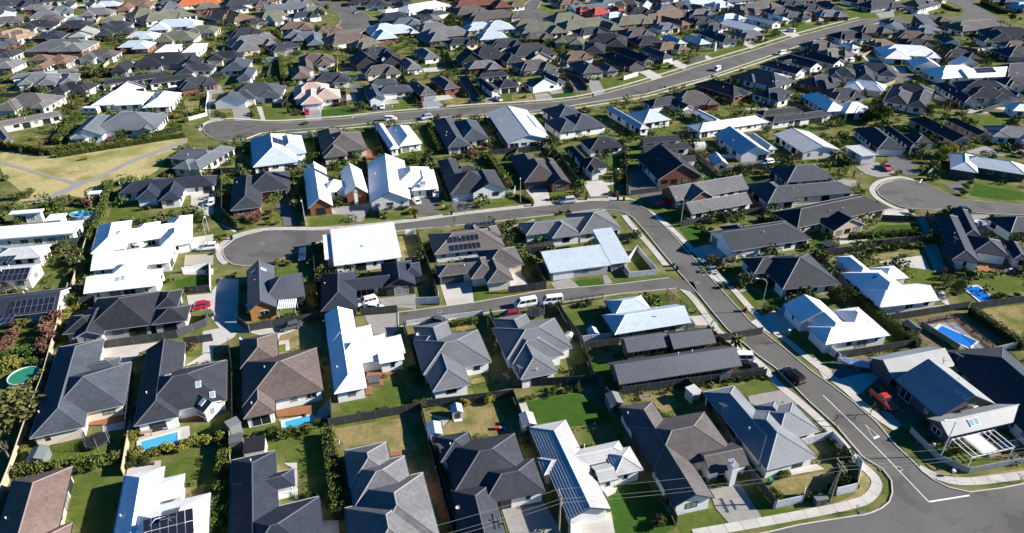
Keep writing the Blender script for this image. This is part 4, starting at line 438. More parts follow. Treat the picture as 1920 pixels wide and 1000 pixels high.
LAWNS = [
('green',[-77.3,80.8,-65.8,82.8,-64.0,83.4,-63.4,78.0,-70.3,76.0,-75.2,76.7]),
('green',[-66.4,73.4,-60.7,75.0,-59.1,73.4,-55.8,63.0,-59.1,63.0,-63.3,65.8]),
('green',[-54.6,76.0,-45.2,78.7,-43.4,71.6,-48.6,71.6,-49.9,73.4,-53.4,73.1]),
('green',[-53.1,83.7,-47.0,85.2,-46.1,82.6,-51.8,81.2]),
('green',[-39.3,80.8,-34.3,82.1,-30.7,83.4,-28.2,74.7,-27.5,69.8,-31.5,70.4,-33.2,76.0,-35.2,76.0,-36.1,78.4,-38.5,78.0]),
('dry',[-29.7,83.4,-18.4,86.0,-13.3,76.0,-11.0,69.8,-11.7,71.6,-14.8,73.4,-15.8,74.1,-19.0,77.4,-20.0,80.5,-26.5,79.4]),
('green',[-29.7,89.6,-25.2,90.8,-24.4,92.0,-20.6,97.3,-16.1,89.2,-18.7,87.6,-26.8,86.0,-29.1,88.0]),
('green',[-45.7,84.1,-39.4,86.0,-38.0,83.0,-44.8,82.3]),
('dry',[-11.4,83.7,-7.3,89.6,-3.1,89.6,0.7,82.3,-6.1,81.5,-11.3,82.3]),
('lush',[2.1,90.0,11.7,92.2,17.3,85.6,12.9,84.5,8.9,83.7,7.9,85.2,3.9,84.5]),
('lush',[14.0,68.9,17.0,71.9,20.4,72.2,23.1,64.1,21.1,63.0,13.7,63.0,14.7,65.8]),
('green',[-7.6,96.4,-4.2,97.7,-2.6,92.5,-6.5,91.2]),
('green',[22.9,65.8,29.0,67.4,30.8,64.7,27.0,63.0,23.4,63.0]),
('dry',[22.4,91.2,27.1,92.5,29.5,89.2,25.9,87.2]),
('green',[40.0,94.2,45.6,96.4,47.8,93.5,41.2,91.4]),
('green',[47.8,88.5,49.8,89.0,51.1,86.0,48.2,86.8]),
('dry',[38.5,71.9,46.1,74.1,49.3,74.1,48.9,71.9,46.8,70.4,42.4,70.1,39.1,69.5]),
('green',[36.3,73.4,37.6,72.2,38.4,67.2,43.0,67.2,35.7,65.3]),
('green',[67.6,77.4,76.1,79.4,76.0,76.4,70.5,75.0]),
('dry',[65.0,75.4,68.9,73.1,78.9,75.0,78.1,73.8,67.4,72.2,64.4,72.8]),
('dry',[53.8,75.0,54.4,72.2,53.1,70.4,50.6,68.9,45.9,67.7,50.5,69.8]),
('dry',[58.5,90.8,59.8,91.2,61.7,83.0,60.8,82.6]),
('green',[62.2,83.0,66.0,83.7,63.1,76.0,62.1,78.0]),
('green',[-99.3,111.2,-94.5,112.2,-90.7,104.8,-95.3,104.8]),
('green',[-106.6,137.2,-105.2,142.2,-101.1,138.6,-97.7,129.3,-103.7,128.7]),
('lush',[-75.2,129.9,-71.8,132.5,-69.2,133.8,-67.1,127.4,-73.7,126.8]),
('lush',[-66.2,111.2,-63.3,117.5,-61.4,112.7,-64.7,109.7]),
('green',[-62.0,103.4,-57.8,106.2,-56.9,103.9,-61.2,102.5]),
('green',[-54.5,135.9,-49.6,136.9,-47.5,130.6,-52.7,129.6]),
('dry',[-45.9,108.7,-42.4,112.2,-41.8,113.2,-39.3,114.3,-36.5,105.3,-39.7,105.3,-42.3,104.4,-45.7,108.2]),
('green',[-45.1,106.2,-44.0,106.7,-43.3,104.4,-44.4,104.1]),
('dry',[-29.1,150.6,-24.1,152.2,-22.4,137.9,-25.2,137.9]),
('green',[-9.4,127.4,-5.1,128.7,2.8,125.6,-7.8,121.5]),
('lush',[14.2,129.9,19.7,131.2,20.4,128.4,14.9,126.8]),
('green',[7.8,127.8,9.1,128.4,9.8,125.7,7.7,125.3]),
('dry',[-11.6,113.2,-8.9,113.8,-8.5,111.2,-11.1,110.7]),
('green',[10.5,119.2,18.2,120.3,17.7,116.4,11.5,111.2]),
('dry',[-7.4,96.0,-4.5,96.8,-4.1,94.8,-7.3,94.8]),
('lush',[14.9,100.7,20.0,101.2,19.3,96.4,14.8,97.3]),
('green',[21.5,130.6,27.0,131.2,33.2,133.8,35.5,131.6,28.1,129.9,22.0,128.7]),
('green',[17.8,99.4,18.5,99.0,17.7,94.8,17.2,94.8]),
('green',[27.8,138.6,29.5,138.6,30.2,134.5,27.5,134.5]),
('green',[49.1,125.0,51.7,126.2,58.0,122.6,57.0,121.5,51.3,118.6]),
('green',[29.5,124.4,33.8,125.0,33.5,120.3,30.6,119.8]),
('green',[35.7,125.3,37.3,125.9,38.9,116.4,37.6,118.6]),
('green',[56.7,108.7,58.2,102.1,57.5,100.3,55.4,103.4]),
('green',[43.3,152.2,50.4,152.2,46.9,146.7,44.2,146.1]),
('lush',[61.5,103.9,69.7,108.2,73.2,108.2,77.8,106.2,69.3,104.8,61.9,102.1]),
('lush',[73.0,112.2,75.5,113.2,76.3,106.2,72.3,106.2]),
('green',[90.4,134.5,97.2,135.2,95.1,128.1,88.2,127.4]),
('dry',[86.0,141.5,98.9,144.4,98.9,142.9,85.2,139.0]),
('dry',[98.4,118.6,108.2,120.3,102.3,111.2,98.9,108.2,97.9,113.8]),
('green',[104.5,131.2,116.1,132.5,111.6,125.6,104.7,123.8,106.8,129.9]),
('lush',[-123.5,164.3,-116.3,167.9,-114.5,166.1,-116.2,163.4,-122.0,162.5]),
('green',[-109.2,169.8,-103.7,167.9,-96.4,163.4,-105.7,159.8]),
('park',[-168.4,213.5,-146.1,205.4,-136.8,209.4,-111.7,223.5,-109.0,220.5,-109.9,212.1,-107.4,187.4,-115.1,185.2,-117.8,181.9,-115.6,172.8,-131.4,177.8,-130.8,169.8,-136.6,167.9,-136.5,175.7,-153.8,190.8]),
('green',[-56.4,192.0,-52.0,194.3,-50.5,187.4,-54.2,186.3]),
('lush',[-71.5,217.7,-67.9,223.5,-61.8,199.1,-68.1,196.7,-67.0,202.9]),
('green',[-53.7,160.7,-46.5,163.4,-43.0,161.6,-41.8,158.9,-51.8,156.0]),
('green',[-39.1,164.3,-37.4,163.4,-34.9,160.7,-38.2,159.4]),
('green',[-40.1,205.4,-31.2,210.7,-30.4,204.2,-39.1,202.2]),
('lush',[-35.9,196.7,-29.8,198.5,-29.1,193.1,-35.4,193.1]),
('green',[-33.1,164.3,-25.9,167.0,-25.5,163.4,-32.6,161.1]),
('green',[-53.4,232.7,-49.4,234.3,-44.8,213.5,-48.5,212.1]),
('green',[-34.5,209.4,-29.2,213.5,-27.0,206.8,-32.9,204.2]),
('lush',[-32.1,234.3,-29.2,232.7,-22.9,209.4,-28.1,208.1]),
('lush',[-12.8,200.4,-8.1,200.4,-3.4,193.1,-7.0,192.0]),
('green',[-8.5,172.8,0.2,175.2,1.1,170.8,-7.0,167.0]),
('lush',[-3.5,200.4,-0.2,201.6,2.1,193.1,-0.7,189.7]),
('green',[10.4,177.3,14.7,178.8,18.7,175.7,11.0,172.8]),
('lush',[29.1,204.2,34.0,205.4,32.7,195.5,29.8,194.3]),
('green',[-33.0,197.9,-28.9,198.5,-27.4,193.7,-31.9,193.1]),
('green',[39.4,216.2,44.5,220.5,41.3,195.5,35.8,195.5]),
('lush',[54.5,193.1,60.2,190.8,60.2,187.4,50.8,184.7]),
('lush',[66.0,187.4,78.6,190.8,76.7,186.3,67.2,180.9,65.3,181.9]),
('lush',[42.7,155.6,47.8,156.8,48.5,149.1,44.6,146.4]),
('green',[39.8,167.5,43.2,168.4,44.1,163.4,43.2,157.2]),
('green',[48.1,229.6,57.3,233.5,58.4,226.5,47.9,225.0]),
('lush',[37.4,223.5,44.3,225.0,43.7,221.3,37.5,220.5]),
('green',[30.4,204.2,32.8,204.2,31.5,194.3,29.6,196.7]),
('lush',[74.3,149.9,79.7,146.8,95.2,157.2,106.8,158.1,101.7,148.3,82.2,147.6,75.6,143.8,73.1,146.8]),
('lush',[135.1,184.1,145.3,177.8,142.1,172.8,134.7,172.8,128.5,175.7]),
('green',[165.4,244.3,180.7,247.8,180.3,235.9,173.0,234.3,167.0,228.0,164.5,240.9]),
('green',[124.7,190.8,129.4,189.7,129.2,185.2,124.4,188.5]),
('lush',[-116.7,321.8,-108.8,324.0,-99.9,295.4,-107.5,294.4]),
('green',[-95.8,257.9,-88.7,258.7,-82.0,241.7,-89.8,241.1]),
('lush',[-72.7,253.3,-63.7,257.9,-61.5,247.4,-70.5,246.0]),
('dry',[-129.6,265.9,-123.3,265.9,-117.6,250.3,-122.1,248.9]),
('green',[-48.3,264.2,-42.2,265.9,-35.1,254.8,-45.0,251.8]),
('dry',[-28.4,270.9,-22.4,272.6,-16.8,261.1,-25.0,256.4]),
('lush',[-65.7,257.9,-63.2,259.5,-58.6,248.2,-63.3,246.7]),
('green',[-3.5,270.9,2.2,274.3,2.1,264.2,-3.4,262.6]),
('green',[-58.4,362.1,-51.8,364.9,-50.3,357.9,-59.7,357.9]),
('lush',[15.1,277.8,21.2,279.5,25.8,272.6,16.1,267.5]),
('green',[38.0,296.4,48.4,300.4,59.4,298.4,39.0,279.5]),
('dry',[0.0,272.6,7.5,274.3,9.2,265.9,0.0,262.6]),
('green',[63.4,315.1,73.8,319.5,78.0,315.1,65.3,304.4]),
('green',[63.7,395.3,77.3,419.4,81.4,401.9,79.6,392.1,63.5,388.9]),
('lush',[15.2,353.8,21.6,351.2,20.5,331.1,15.2,331.1]),
('green',[51.0,359.3,61.7,367.7,64.9,363.5,55.9,353.8,50.9,353.8]),
('green',[30.2,253.3,36.5,254.8,34.9,249.6,31.2,248.9]),
('green',[163.2,408.8,172.1,417.6,176.7,405.3,158.6,392.1]),
('green',[98.1,343.4,112.0,356.5,124.9,362.1,120.0,353.8,99.2,335.9]),
('green',[132.0,376.5,143.2,382.6,142.8,373.6,129.6,364.9]),
('lush',[117.8,290.6,122.6,286.8,119.5,279.5,113.4,279.5]),
('green',[210.5,450.4,221.5,458.8,210.8,434.4,204.4,432.5]),
('lush',[127.9,277.8,133.5,274.3,130.9,269.2,126.5,274.3]),
('green',[244.1,458.8,250.2,460.9,252.2,446.3,238.0,442.3]),
('green',[211.1,450.4,228.4,454.6,223.3,438.3,205.0,432.5]),
('green',[284.7,481.1,282.1,463.1,272.8,450.4,274.2,463.1]),
('lush',[144.1,292.5,148.2,288.7,144.7,279.5,139.3,281.3]),
('green',[179.5,312.9,187.3,315.1,181.8,306.5,177.4,306.5]),
('green',[165.7,244.6,182.4,248.9,179.0,239.0,163.9,239.0]),
('green',[-217.4,367.7,-207.7,366.3,-199.3,345.9,-206.8,348.6]),
('green',[-182.4,270.9,-177.0,270.9,-169.9,256.4,-175.9,259.5]),
('green',[-280.1,458.8,-268.7,460.9,-255.4,434.4,-265.0,438.3]),
('green',[-204.5,269.2,-196.7,270.9,-192.6,264.2,-200.2,262.6]),
('green',[-261.4,395.3,-255.7,398.6,-247.4,379.5,-251.4,379.5]),
('green',[-180.1,238.5,-180.1,244.5,-187.3,244.5,-187.3,238.5]),
('lush',[-183.9,290.6,-178.4,293.0,-181.4,299.6,-186.8,297.1]),
('green',[-222.4,313.2,-216.5,313.9,-217.3,321.1,-223.3,320.4]),
('dry',[-217.9,331.4,-218.4,337.3,-225.6,336.7,-225.1,330.7]),
('green',[-258.1,379.1,-256.9,385.0,-264.0,386.4,-265.1,380.5]),
('lush',[-222.6,364.4,-224.0,370.2,-231.0,368.6,-229.6,362.8]),
('green',[-269.1,437.4,-263.8,440.3,-267.2,446.6,-272.5,443.7]),
('green',[-248.0,404.1,-249.6,409.9,-256.5,407.9,-254.9,402.1]),
('lush',[-324.2,476.9,-328.2,481.4,-333.5,476.5,-329.5,472.1]),
('green',[-310.8,418.2,-305.7,421.2,-309.4,427.4,-314.5,424.4]),
('green',[-275.3,454.5,-277.1,460.3,-283.9,458.1,-282.1,452.4]),
('green',[-241.1,476.4,-242.7,482.2,-249.6,480.3,-248.1,474.5]),
('green',[-225.4,413.3,-219.6,414.6,-221.2,421.6,-227.1,420.3]),
('green',[-195.3,418.7,-199.8,422.6,-204.6,417.2,-200.0,413.2]),
('lush',[-176.9,398.7,-171.1,400.1,-172.7,407.1,-178.6,405.7]),
('lush',[-169.1,352.5,-169.9,358.4,-177.0,357.5,-176.2,351.6]),
('green',[-152.4,339.3,-146.4,339.9,-147.1,347.1,-153.1,346.5]),
('green',[-158.2,325.2,-159.4,331.1,-166.4,329.6,-165.2,323.7]),
('lush',[-143.0,276.3,-146.3,281.3,-152.3,277.3,-149.0,272.3]),
('dry',[-142.5,267.5,-143.5,273.4,-150.6,272.2,-149.6,266.3]),
('lush',[-192.1,473.8,-186.6,476.3,-189.7,482.9,-195.1,480.3]),
('dry',[-162.0,432.2,-158.1,436.7,-163.5,441.4,-167.4,436.9]),
('green',[-132.8,428.3,-128.3,432.4,-133.2,437.7,-137.6,433.6]),
('green',[-133.9,445.3,-136.9,450.5,-143.1,446.9,-140.1,441.7]),
('dry',[-166.3,462.9,-169.8,467.8,-175.7,463.6,-172.2,458.7]),
('green',[-121.6,358.6,-116.5,361.8,-120.4,367.9,-125.5,364.6]),
('dry',[-118.7,361.1,-113.0,362.8,-115.0,369.7,-120.7,368.1]),
('green',[-77.1,369.7,-72.6,373.7,-77.3,379.1,-81.9,375.2]),
('dry',[-115.1,303.9,-109.2,304.9,-110.3,312.0,-116.3,311.0]),
('green',[-80.8,312.5,-75.0,314.3,-77.2,321.2,-82.9,319.4]),
('lush',[-99.4,275.1,-100.3,281.1,-107.4,280.0,-106.5,274.1]),
('dry',[-77.2,279.2,-78.7,285.0,-85.6,283.2,-84.1,277.4]),
('green',[-68.3,395.0,-70.8,400.4,-77.4,397.5,-74.9,392.0]),
('lush',[-27.0,365.7,-29.8,371.0,-36.1,367.6,-33.3,362.3]),
('green',[-40.5,416.0,-34.7,417.4,-36.4,424.4,-42.2,423.0]),
('dry',[-12.0,457.5,-13.8,463.2,-20.7,461.1,-18.9,455.4]),
('dry',[-7.3,415.7,-10.0,421.1,-16.4,417.9,-13.7,412.5]),
('green',[-5.3,376.4,-6.8,382.2,-13.8,380.3,-12.2,374.5]),
('green',[-50.7,320.4,-45.3,323.0,-48.4,329.5,-53.8,326.9]),
('green',[-34.0,322.4,-28.5,324.9,-31.5,331.4,-37.0,329.0]),
('green',[-29.2,316.4,-23.5,318.4,-25.9,325.2,-31.6,323.2]),
('green',[20.4,333.2,26.1,335.3,23.6,342.1,18.0,340.0]),
('green',[-51.9,284.9,-53.7,290.6,-60.6,288.4,-58.8,282.7]),
('dry',[-31.6,284.4,-34.2,289.8,-40.7,286.7,-38.1,281.3]),
('green',[1.9,271.1,-0.2,276.7,-7.0,274.1,-4.8,268.5]),
('lush',[21.6,380.0,19.9,385.8,13.0,383.7,14.8,378.0]),
('dry',[49.6,393.6,46.8,398.8,40.4,395.4,43.3,390.1]),
('green',[49.0,461.5,46.6,467.0,40.0,464.0,42.4,458.6]),
('green',[58.9,443.3,63.7,446.8,59.5,452.7,54.7,449.2]),
('green',[66.7,416.3,64.5,421.9,57.8,419.3,59.9,413.7]),
('green',[87.5,430.5,84.2,435.5,78.2,431.6,81.5,426.6]),
('green',[91.1,468.0,92.9,473.7,86.1,475.9,84.2,470.2]),
('green',[97.7,460.8,96.5,466.6,89.5,465.2,90.6,459.4]),
('dry',[55.6,351.0,61.5,350.0,62.7,357.1,56.8,358.1]),
('green',[42.1,313.9,47.4,316.8,44.0,323.1,38.7,320.3]),
('green',[76.5,332.8,81.9,335.3,78.9,341.9,73.5,339.4]),
('green',[82.7,353.1,84.4,347.3,91.3,349.4,89.7,355.1]),
('green',[45.2,305.6,51.0,307.4,48.8,314.3,43.1,312.4]),
('dry',[21.6,286.7,27.0,289.4,23.8,295.8,18.4,293.1]),
('green',[47.5,245.7,52.9,248.3,49.9,254.8,44.4,252.3]),
('green',[78.0,255.5,83.9,256.7,82.4,263.7,76.6,262.5]),
('dry',[125.8,484.0,122.8,489.2,116.6,485.6,119.6,480.4]),
('green',[149.5,462.4,146.0,467.2,140.2,463.0,143.7,458.1]),
('green',[135.5,396.9,140.8,399.8,137.4,406.1,132.1,403.3]),
('green',[147.8,402.0,150.5,396.6,157.0,399.8,154.3,405.2]),
('green',[155.7,415.4,157.4,409.6,164.3,411.7,162.6,417.5]),
('green',[175.7,433.6,176.9,427.8,184.0,429.3,182.7,435.2]),
('green',[208.7,456.2,214.7,456.1,214.8,463.3,208.8,463.4]),
('green',[93.8,352.9,96.0,347.4,102.7,350.0,100.5,355.6]),
('green',[99.0,386.4,100.8,380.7,107.7,382.9,105.9,388.6]),
('green',[73.5,284.3,76.8,279.3,82.8,283.3,79.5,288.3]),
('dry',[97.7,277.9,102.4,281.6,97.9,287.2,93.2,283.5]),
('green',[112.1,296.3,117.1,299.7,113.0,305.6,108.0,302.2]),
('green',[132.3,307.5,135.3,302.3,141.6,305.9,138.5,311.1]),
('dry',[145.7,312.1,148.7,306.9,154.9,310.5,152.0,315.7]),
('green',[174.3,348.1,179.9,350.3,177.3,357.0,171.7,354.8]),
('green',[120.0,241.6,120.8,235.6,128.0,236.6,127.1,242.6]),
('lush',[107.9,230.2,105.9,235.9,99.2,233.5,101.2,227.8]),
('green',[206.6,405.8,207.9,400.0,214.9,401.5,213.6,407.4]),
('dry',[241.2,402.4,247.2,402.8,246.7,409.9,240.7,409.6]),
('green',[265.3,385.6,263.4,391.3,256.5,389.0,258.4,383.3]),
('dry',[243.6,375.0,249.2,373.1,251.6,379.9,245.9,381.8]),
('green',[226.8,358.2,226.1,352.3,233.2,351.3,234.0,357.3]),
('green',[214.7,357.5,214.5,351.5,221.7,351.2,221.9,357.2]),
('green',[193.4,340.5,194.8,346.3,187.8,347.9,186.4,342.1]),
('dry',[199.8,304.5,198.7,310.4,191.7,309.2,192.7,303.3]),
('green',[158.3,258.2,163.4,254.9,167.3,261.0,162.2,264.2]),
('green',[173.5,285.8,173.0,279.8,180.2,279.3,180.7,285.3]),
('lush',[198.8,262.4,204.5,260.6,206.7,267.4,201.1,269.3]),
('green',[203.9,269.4,209.9,269.4,209.8,276.6,203.8,276.6]),
('green',[229.6,288.1,228.3,293.9,221.2,292.4,222.6,286.5]),
('green',[229.0,328.6,235.0,328.6,235.0,335.8,229.0,335.8]),
('green',[275.6,471.2,280.2,475.1,275.5,480.6,270.9,476.7]),
('lush',[245.3,449.8,243.3,455.5,236.6,453.1,238.6,447.4]),
('dry',[341.1,477.8,347.0,478.8,345.8,485.9,339.9,484.9]),
('green',[173.5,214.4,179.3,212.9,181.2,219.8,175.4,221.4]),
('green',[135.0,150.5,141.0,151.3,140.1,158.4,134.2,157.7]),
('green',[191.1,235.0,191.9,241.0,184.8,242.0,183.9,236.0]),
('dry',[-226.2,451.7,-221.2,454.9,-224.9,461.0,-230.1,457.9]),
('lush',[100.8,455.0,105.0,459.3,99.8,464.3,95.6,460.0]),
('lush',[79.2,485.4,84.8,487.7,82.0,494.4,76.4,492.0]),
('green',[161.6,476.6,159.4,482.2,152.7,479.6,154.9,474.0]),
('green',[200.6,496.4,199.9,502.4,192.7,501.5,193.5,495.5]),
('lush',[-84.9,473.5,-86.0,479.4,-93.1,478.0,-91.9,472.1])
]
DRIVES = [
('conc',[-61.6,110.7,-58.7,111.7,-54.6,110.2,-54.7,108.7,-57.2,105.3,-58.8,103.4]),
('conc',[-65.2,125.0,-65.6,131.2,-61.3,130.6,-55.7,113.8,-52.0,110.4,-58.2,111.2,-61.6,115.3]),
('conc',[-78.5,105.1,-68.3,107.2,-67.2,106.7,-70.5,104.4,-72.0,99.4,-74.1,102.5,-77.7,102.1]),
('conc',[-60.6,99.8,-57.5,105.3,-55.7,100.7,-59.1,100.3]),
('gravel',[-77.8,141.5,-71.4,142.2,-69.4,136.9,-76.1,136.6]),
('conc',[-76.0,136.6,-68.7,135.2,-67.7,132.5,-74.5,132.5]),
('conc',[-81.2,149.8,-75.1,152.2,-71.9,143.7,-79.4,144.4]),
('conc',[-70.2,123.8,-65.1,124.7,-62.8,118.6,-67.2,118.1]),
('agg',[-30.5,116.2,-23.3,117.2,-21.7,112.7,-23.9,109.2,-27.5,109.7]),
('path',[-23.3,117.5,-20.1,118.6,-19.4,112.7,-21.7,112.7]),
('agg',[-28.5,122.6,-20.8,124.4,-20.1,118.6,-23.9,119.2,-27.4,119.8]),
('conc',[-52.0,111.2,-42.8,112.7,-42.5,111.7,-45.7,109.2,-45.6,107.7,-51.9,110.2]),
('conc',[-45.5,107.5,-43.6,107.9,-42.4,104.4,-43.3,104.4,-43.9,106.5,-45.1,106.2]),
('conc',[-16.1,129.0,-9.2,130.6,-8.1,121.2,-13.7,119.8]),
('conc',[-0.7,132.9,1.9,133.5,3.8,128.1,-0.5,126.8]),
('agg',[8.5,129.0,12.9,130.9,15.0,127.1,9.9,125.6]),
('agg',[20.5,132.2,21.5,132.2,22.4,129.0,20.5,128.4]),
('conc',[-61.0,82.3,-53.4,84.1,-52.1,81.3,-54.2,80.8,-59.6,79.1]),
('conc',[-68.2,84.9,-64.8,85.6,-63.8,83.4,-67.0,82.6]),
('deck',[-72.2,86.8,-66.2,88.2,-64.9,85.2,-67.8,84.1,-70.5,84.1]),
('deck',[-55.9,85.2,-50.9,85.6,-49.0,89.2,-50.0,89.6,-53.1,87.2,-56.3,86.4]),
('conc',[-59.5,75.7,-54.7,76.5,-53.4,73.1,-58.5,73.1]),
('deck',[-40.3,87.6,-34.2,89.0,-33.2,86.8,-39.4,86.0]),
('stone',[-39.0,85.6,-33.4,86.6,-31.5,91.2,-30.6,87.2,-32.5,84.1,-38.2,83.5]),
('deck',[-26.5,97.7,-20.7,97.7,-23.4,96.8,-23.0,94.2,-24.9,93.8,-24.6,91.6,-25.7,91.6]),
('deck',[-19.4,78.0,-17.8,78.2,-17.5,77.4,-19.0,77.2]),
('deck',[-12.9,71.9,-10.5,72.2,-8.5,64.9,-10.6,65.8,-10.6,67.7]),
('conc',[-35.4,75.9,-33.4,76.0,-31.3,68.9,-31.8,68.9,-33.6,74.7]),
('conc',[-26.9,65.1,-24.6,65.2,-23.9,63.0,-26.2,63.0]),
('stone',[-14.2,86.8,-10.3,86.0,-11.4,83.7,-11.8,85.2]),
('conc',[0.7,89.2,2.4,90.0,3.6,84.5,2.8,83.0,1.8,85.2]),
('agg',[-1.5,67.2,4.4,68.9,7.0,63.0,-0.3,63.0]),
('soil',[0.5,67.7,4.4,68.7,4.5,68.2,0.7,67.0]),
('conc',[7.9,65.5,14.2,66.6,14.3,63.0,8.2,63.0]),
('conc',[13.5,70.5,15.7,71.1,15.3,70.1,14.0,69.3]),
('agg',[29.2,71.0,34.2,71.9,35.6,65.2,30.7,64.4,29.4,67.2]),
('agg',[41.2,91.4,47.9,93.1,49.8,89.6,47.5,88.5,41.1,89.4]),
('conc',[42.8,75.0,47.2,75.7,48.0,74.7,42.4,73.4]),
('conc',[57.3,95.5,64.3,97.7,67.9,97.7,62.2,92.9,59.3,90.8]),
('agg',[62.5,87.6,63.9,87.6,64.6,84.1,63.1,83.7]),
('soil',[60.9,92.5,69.1,93.8,70.2,86.0,66.4,84.5,64.5,84.9,63.1,88.8]),
('stone',[76.6,79.8,81.4,80.8,81.2,79.4,76.7,78.7]),
('soil',[75.9,77.4,80.1,78.4,79.9,77.0,76.0,76.4]),
('conc',[35.1,115.9,40.8,116.4,41.6,112.7,37.7,112.7,34.5,113.2]),
('conc',[44.2,132.9,47.2,133.8,48.5,128.7,46.1,128.4]),
('agg',[49.2,125.6,50.9,126.7,52.1,126.5,49.8,125.1]),
('agg',[44.0,140.8,50.4,143.7,52.6,137.2,47.7,137.2,45.5,133.8]),
('conc',[48.3,113.8,50.3,115.3,57.3,119.8,58.7,113.2,54.6,110.2,51.0,109.9]),
('agg',[41.4,98.1,45.2,99.0,44.1,97.3,40.9,96.4]),
('conc',[41.5,103.4,44.3,105.3,45.5,103.4,42.7,99.8,40.8,99.8]),
('conc',[85.3,138.3,97.8,141.5,95.8,134.5,92.9,135.5,87.8,136.2]),
('path',[100.2,145.9,104.5,147.4,100.4,137.2,100.3,134.5,96.5,133.8]),
('conc',[92.5,125.0,94.1,125.6,92.1,119.2,91.2,122.0]),
('pave',[81.9,112.7,89.9,114.0,90.8,104.8,86.2,105.3,84.3,107.2]),
('soil',[77.1,109.7,80.9,110.7,82.7,105.3,81.6,104.8,78.4,108.2]),
('conc',[56.2,102.1,57.1,102.1,59.5,96.4,56.4,96.0]),
('drive',[57.0,96.8,62.3,101.2,67.5,102.1,65.1,98.1,68.5,94.8,60.2,94.8]),
('deck',[107.5,136.2,119.1,137.2,116.1,132.5,106.4,133.8]),
('stone',[81.6,118.1,91.5,120.3,92.0,118.9,83.5,117.0]),
('soil',[82.7,115.3,90.8,116.7,96.6,108.2,91.6,104.8,90.0,113.8,82.8,113.2]),
('conc',[76.6,116.7,80.7,117.5,80.0,116.2,76.8,115.3]),
('conc',[-90.3,175.7,-84.8,177.8,-79.3,163.4,-86.8,167.0]),
('agg',[-161.2,202.2,-143.2,192.5,-129.0,185.7,-124.9,186.3,-119.8,204.2,-110.5,220.5,-108.6,218.4,-117.3,202.9,-121.8,189.7,-124.5,183.0,-126.4,175.7,-130.0,169.8,-132.2,170.8,-128.2,181.9,-128.5,184.1,-143.4,191.4,-159.6,199.8]),
('conc',[-88.2,178.8,-83.2,177.8,-80.3,162.5,-76.6,158.9,-69.8,153.9,-70.2,153.1,-82.5,164.3]),
('drive',[-65.1,169.8,-60.7,170.3,-55.5,157.2,-58.9,156.8,-60.9,162.5]),
('agg',[-49.1,167.9,-37.5,170.8,-38.6,166.1,-39.3,158.9,-41.8,159.8,-42.9,163.4,-47.7,163.4]),
('deck',[-48.3,210.1,-44.8,210.7,-42.7,204.2,-46.7,202.9]),
('drive',[-28.6,171.8,-20.3,174.7,-20.9,167.9,-19.3,164.3,-24.8,163.4]),
('drive',[-17.1,171.8,-11.0,172.8,-10.3,167.0,-15.4,165.2]),
('conc',[3.7,179.8,10.1,181.4,10.8,168.9,6.3,168.9,6.0,172.8]),
('conc',[20.8,185.2,26.6,186.3,28.8,175.7,22.0,174.7]),
('conc',[26.4,184.7,30.0,185.2,30.7,184.1,26.6,181.9]),
('stone',[-2.1,153.9,5.7,160.7,6.1,159.8,0.2,157.2]),
('drive',[35.6,194.3,44.6,196.1,42.4,181.9,44.4,180.9,32.7,174.7]),
('drive',[35.4,175.7,44.4,180.9,44.7,171.8,43.1,167.9,39.4,167.9]),
('drive',[66.6,197.9,77.5,201.6,86.0,200.4,86.0,197.9,66.7,193.1]),
('conc',[26.9,174.7,32.2,174.2,36.3,170.8,32.9,172.8,26.6,172.8]),
('conc',[42.2,143.8,47.6,146.8,54.3,146.0,49.5,140.2,44.2,141.6]),
('agg',[105.7,196.7,114.3,200.4,115.9,193.1,113.4,189.7,108.8,188.5,106.3,190.8]),
('drive',[118.4,204.2,125.7,205.4,123.5,192.0,117.8,189.7,115.9,193.1]),
('agg',[145.6,209.4,156.6,214.8,158.5,205.4,149.1,208.1]),
('conc',[99.3,167.0,108.2,167.0,106.7,162.5,98.3,161.6,96.0,163.4]),
('agg',[92.4,188.5,101.6,186.3,99.3,181.9,92.4,184.1]),
('drive',[125.8,183.0,133.1,185.2,126.4,175.7,125.6,178.8]),
('conc',[81.3,150.7,88.9,151.9,88.0,149.1,80.4,146.8]),
('agg',[121.8,163.4,126.5,163.4,123.1,153.9,118.5,153.1]),
('path',[107.2,162.5,109.2,162.5,104.7,149.1,102.5,149.1]),
('agg',[-106.8,254.8,-100.7,256.4,-95.4,241.7,-100.7,240.4]),
('conc',[-98.4,257.9,-96.5,257.9,-89.6,241.1,-91.2,241.1]),
('agg',[-78.8,251.8,-72.6,254.8,-69.5,241.7,-74.7,241.1]),
('path',[-129.1,288.7,-122.7,286.8,-117.7,276.0,-121.6,274.3,-111.2,244.6,-106.7,244.6,-104.3,240.4,-109.1,239.0,-124.8,276.0]),
('conc',[-149.4,315.1,-139.6,326.4,-132.7,306.5,-128.6,288.7,-137.9,308.6]),
('agg',[-142.7,395.3,-133.5,392.1,-130.0,382.6,-139.6,385.7]),
('conc',[-88.4,300.4,-76.2,308.6,-72.1,298.4,-83.7,294.4]),
('conc',[-72.6,302.4,-61.4,306.5,-61.6,298.4,-69.4,294.4]),
('drive',[-69.2,288.7,-65.7,294.4,-56.8,257.9,-60.2,256.4]),
('drive',[-53.9,257.9,-47.5,259.5,-45.8,251.1,-51.9,248.9]),
('pave',[-35.3,264.2,-29.1,265.9,-25.4,255.6,-33.6,254.1]),
('conc',[-41.0,315.1,-31.8,318.4,-29.9,309.7,-39.7,308.6]),
('drive',[-24.1,298.4,-20.6,302.4,-12.1,262.6,-15.9,262.6]),
('agg',[-26.1,310.7,-18.6,315.1,-15.6,310.7,-24.7,306.5]),
('agg',[-11.3,269.2,-5.0,272.6,-3.9,264.2,-10.6,262.6]),
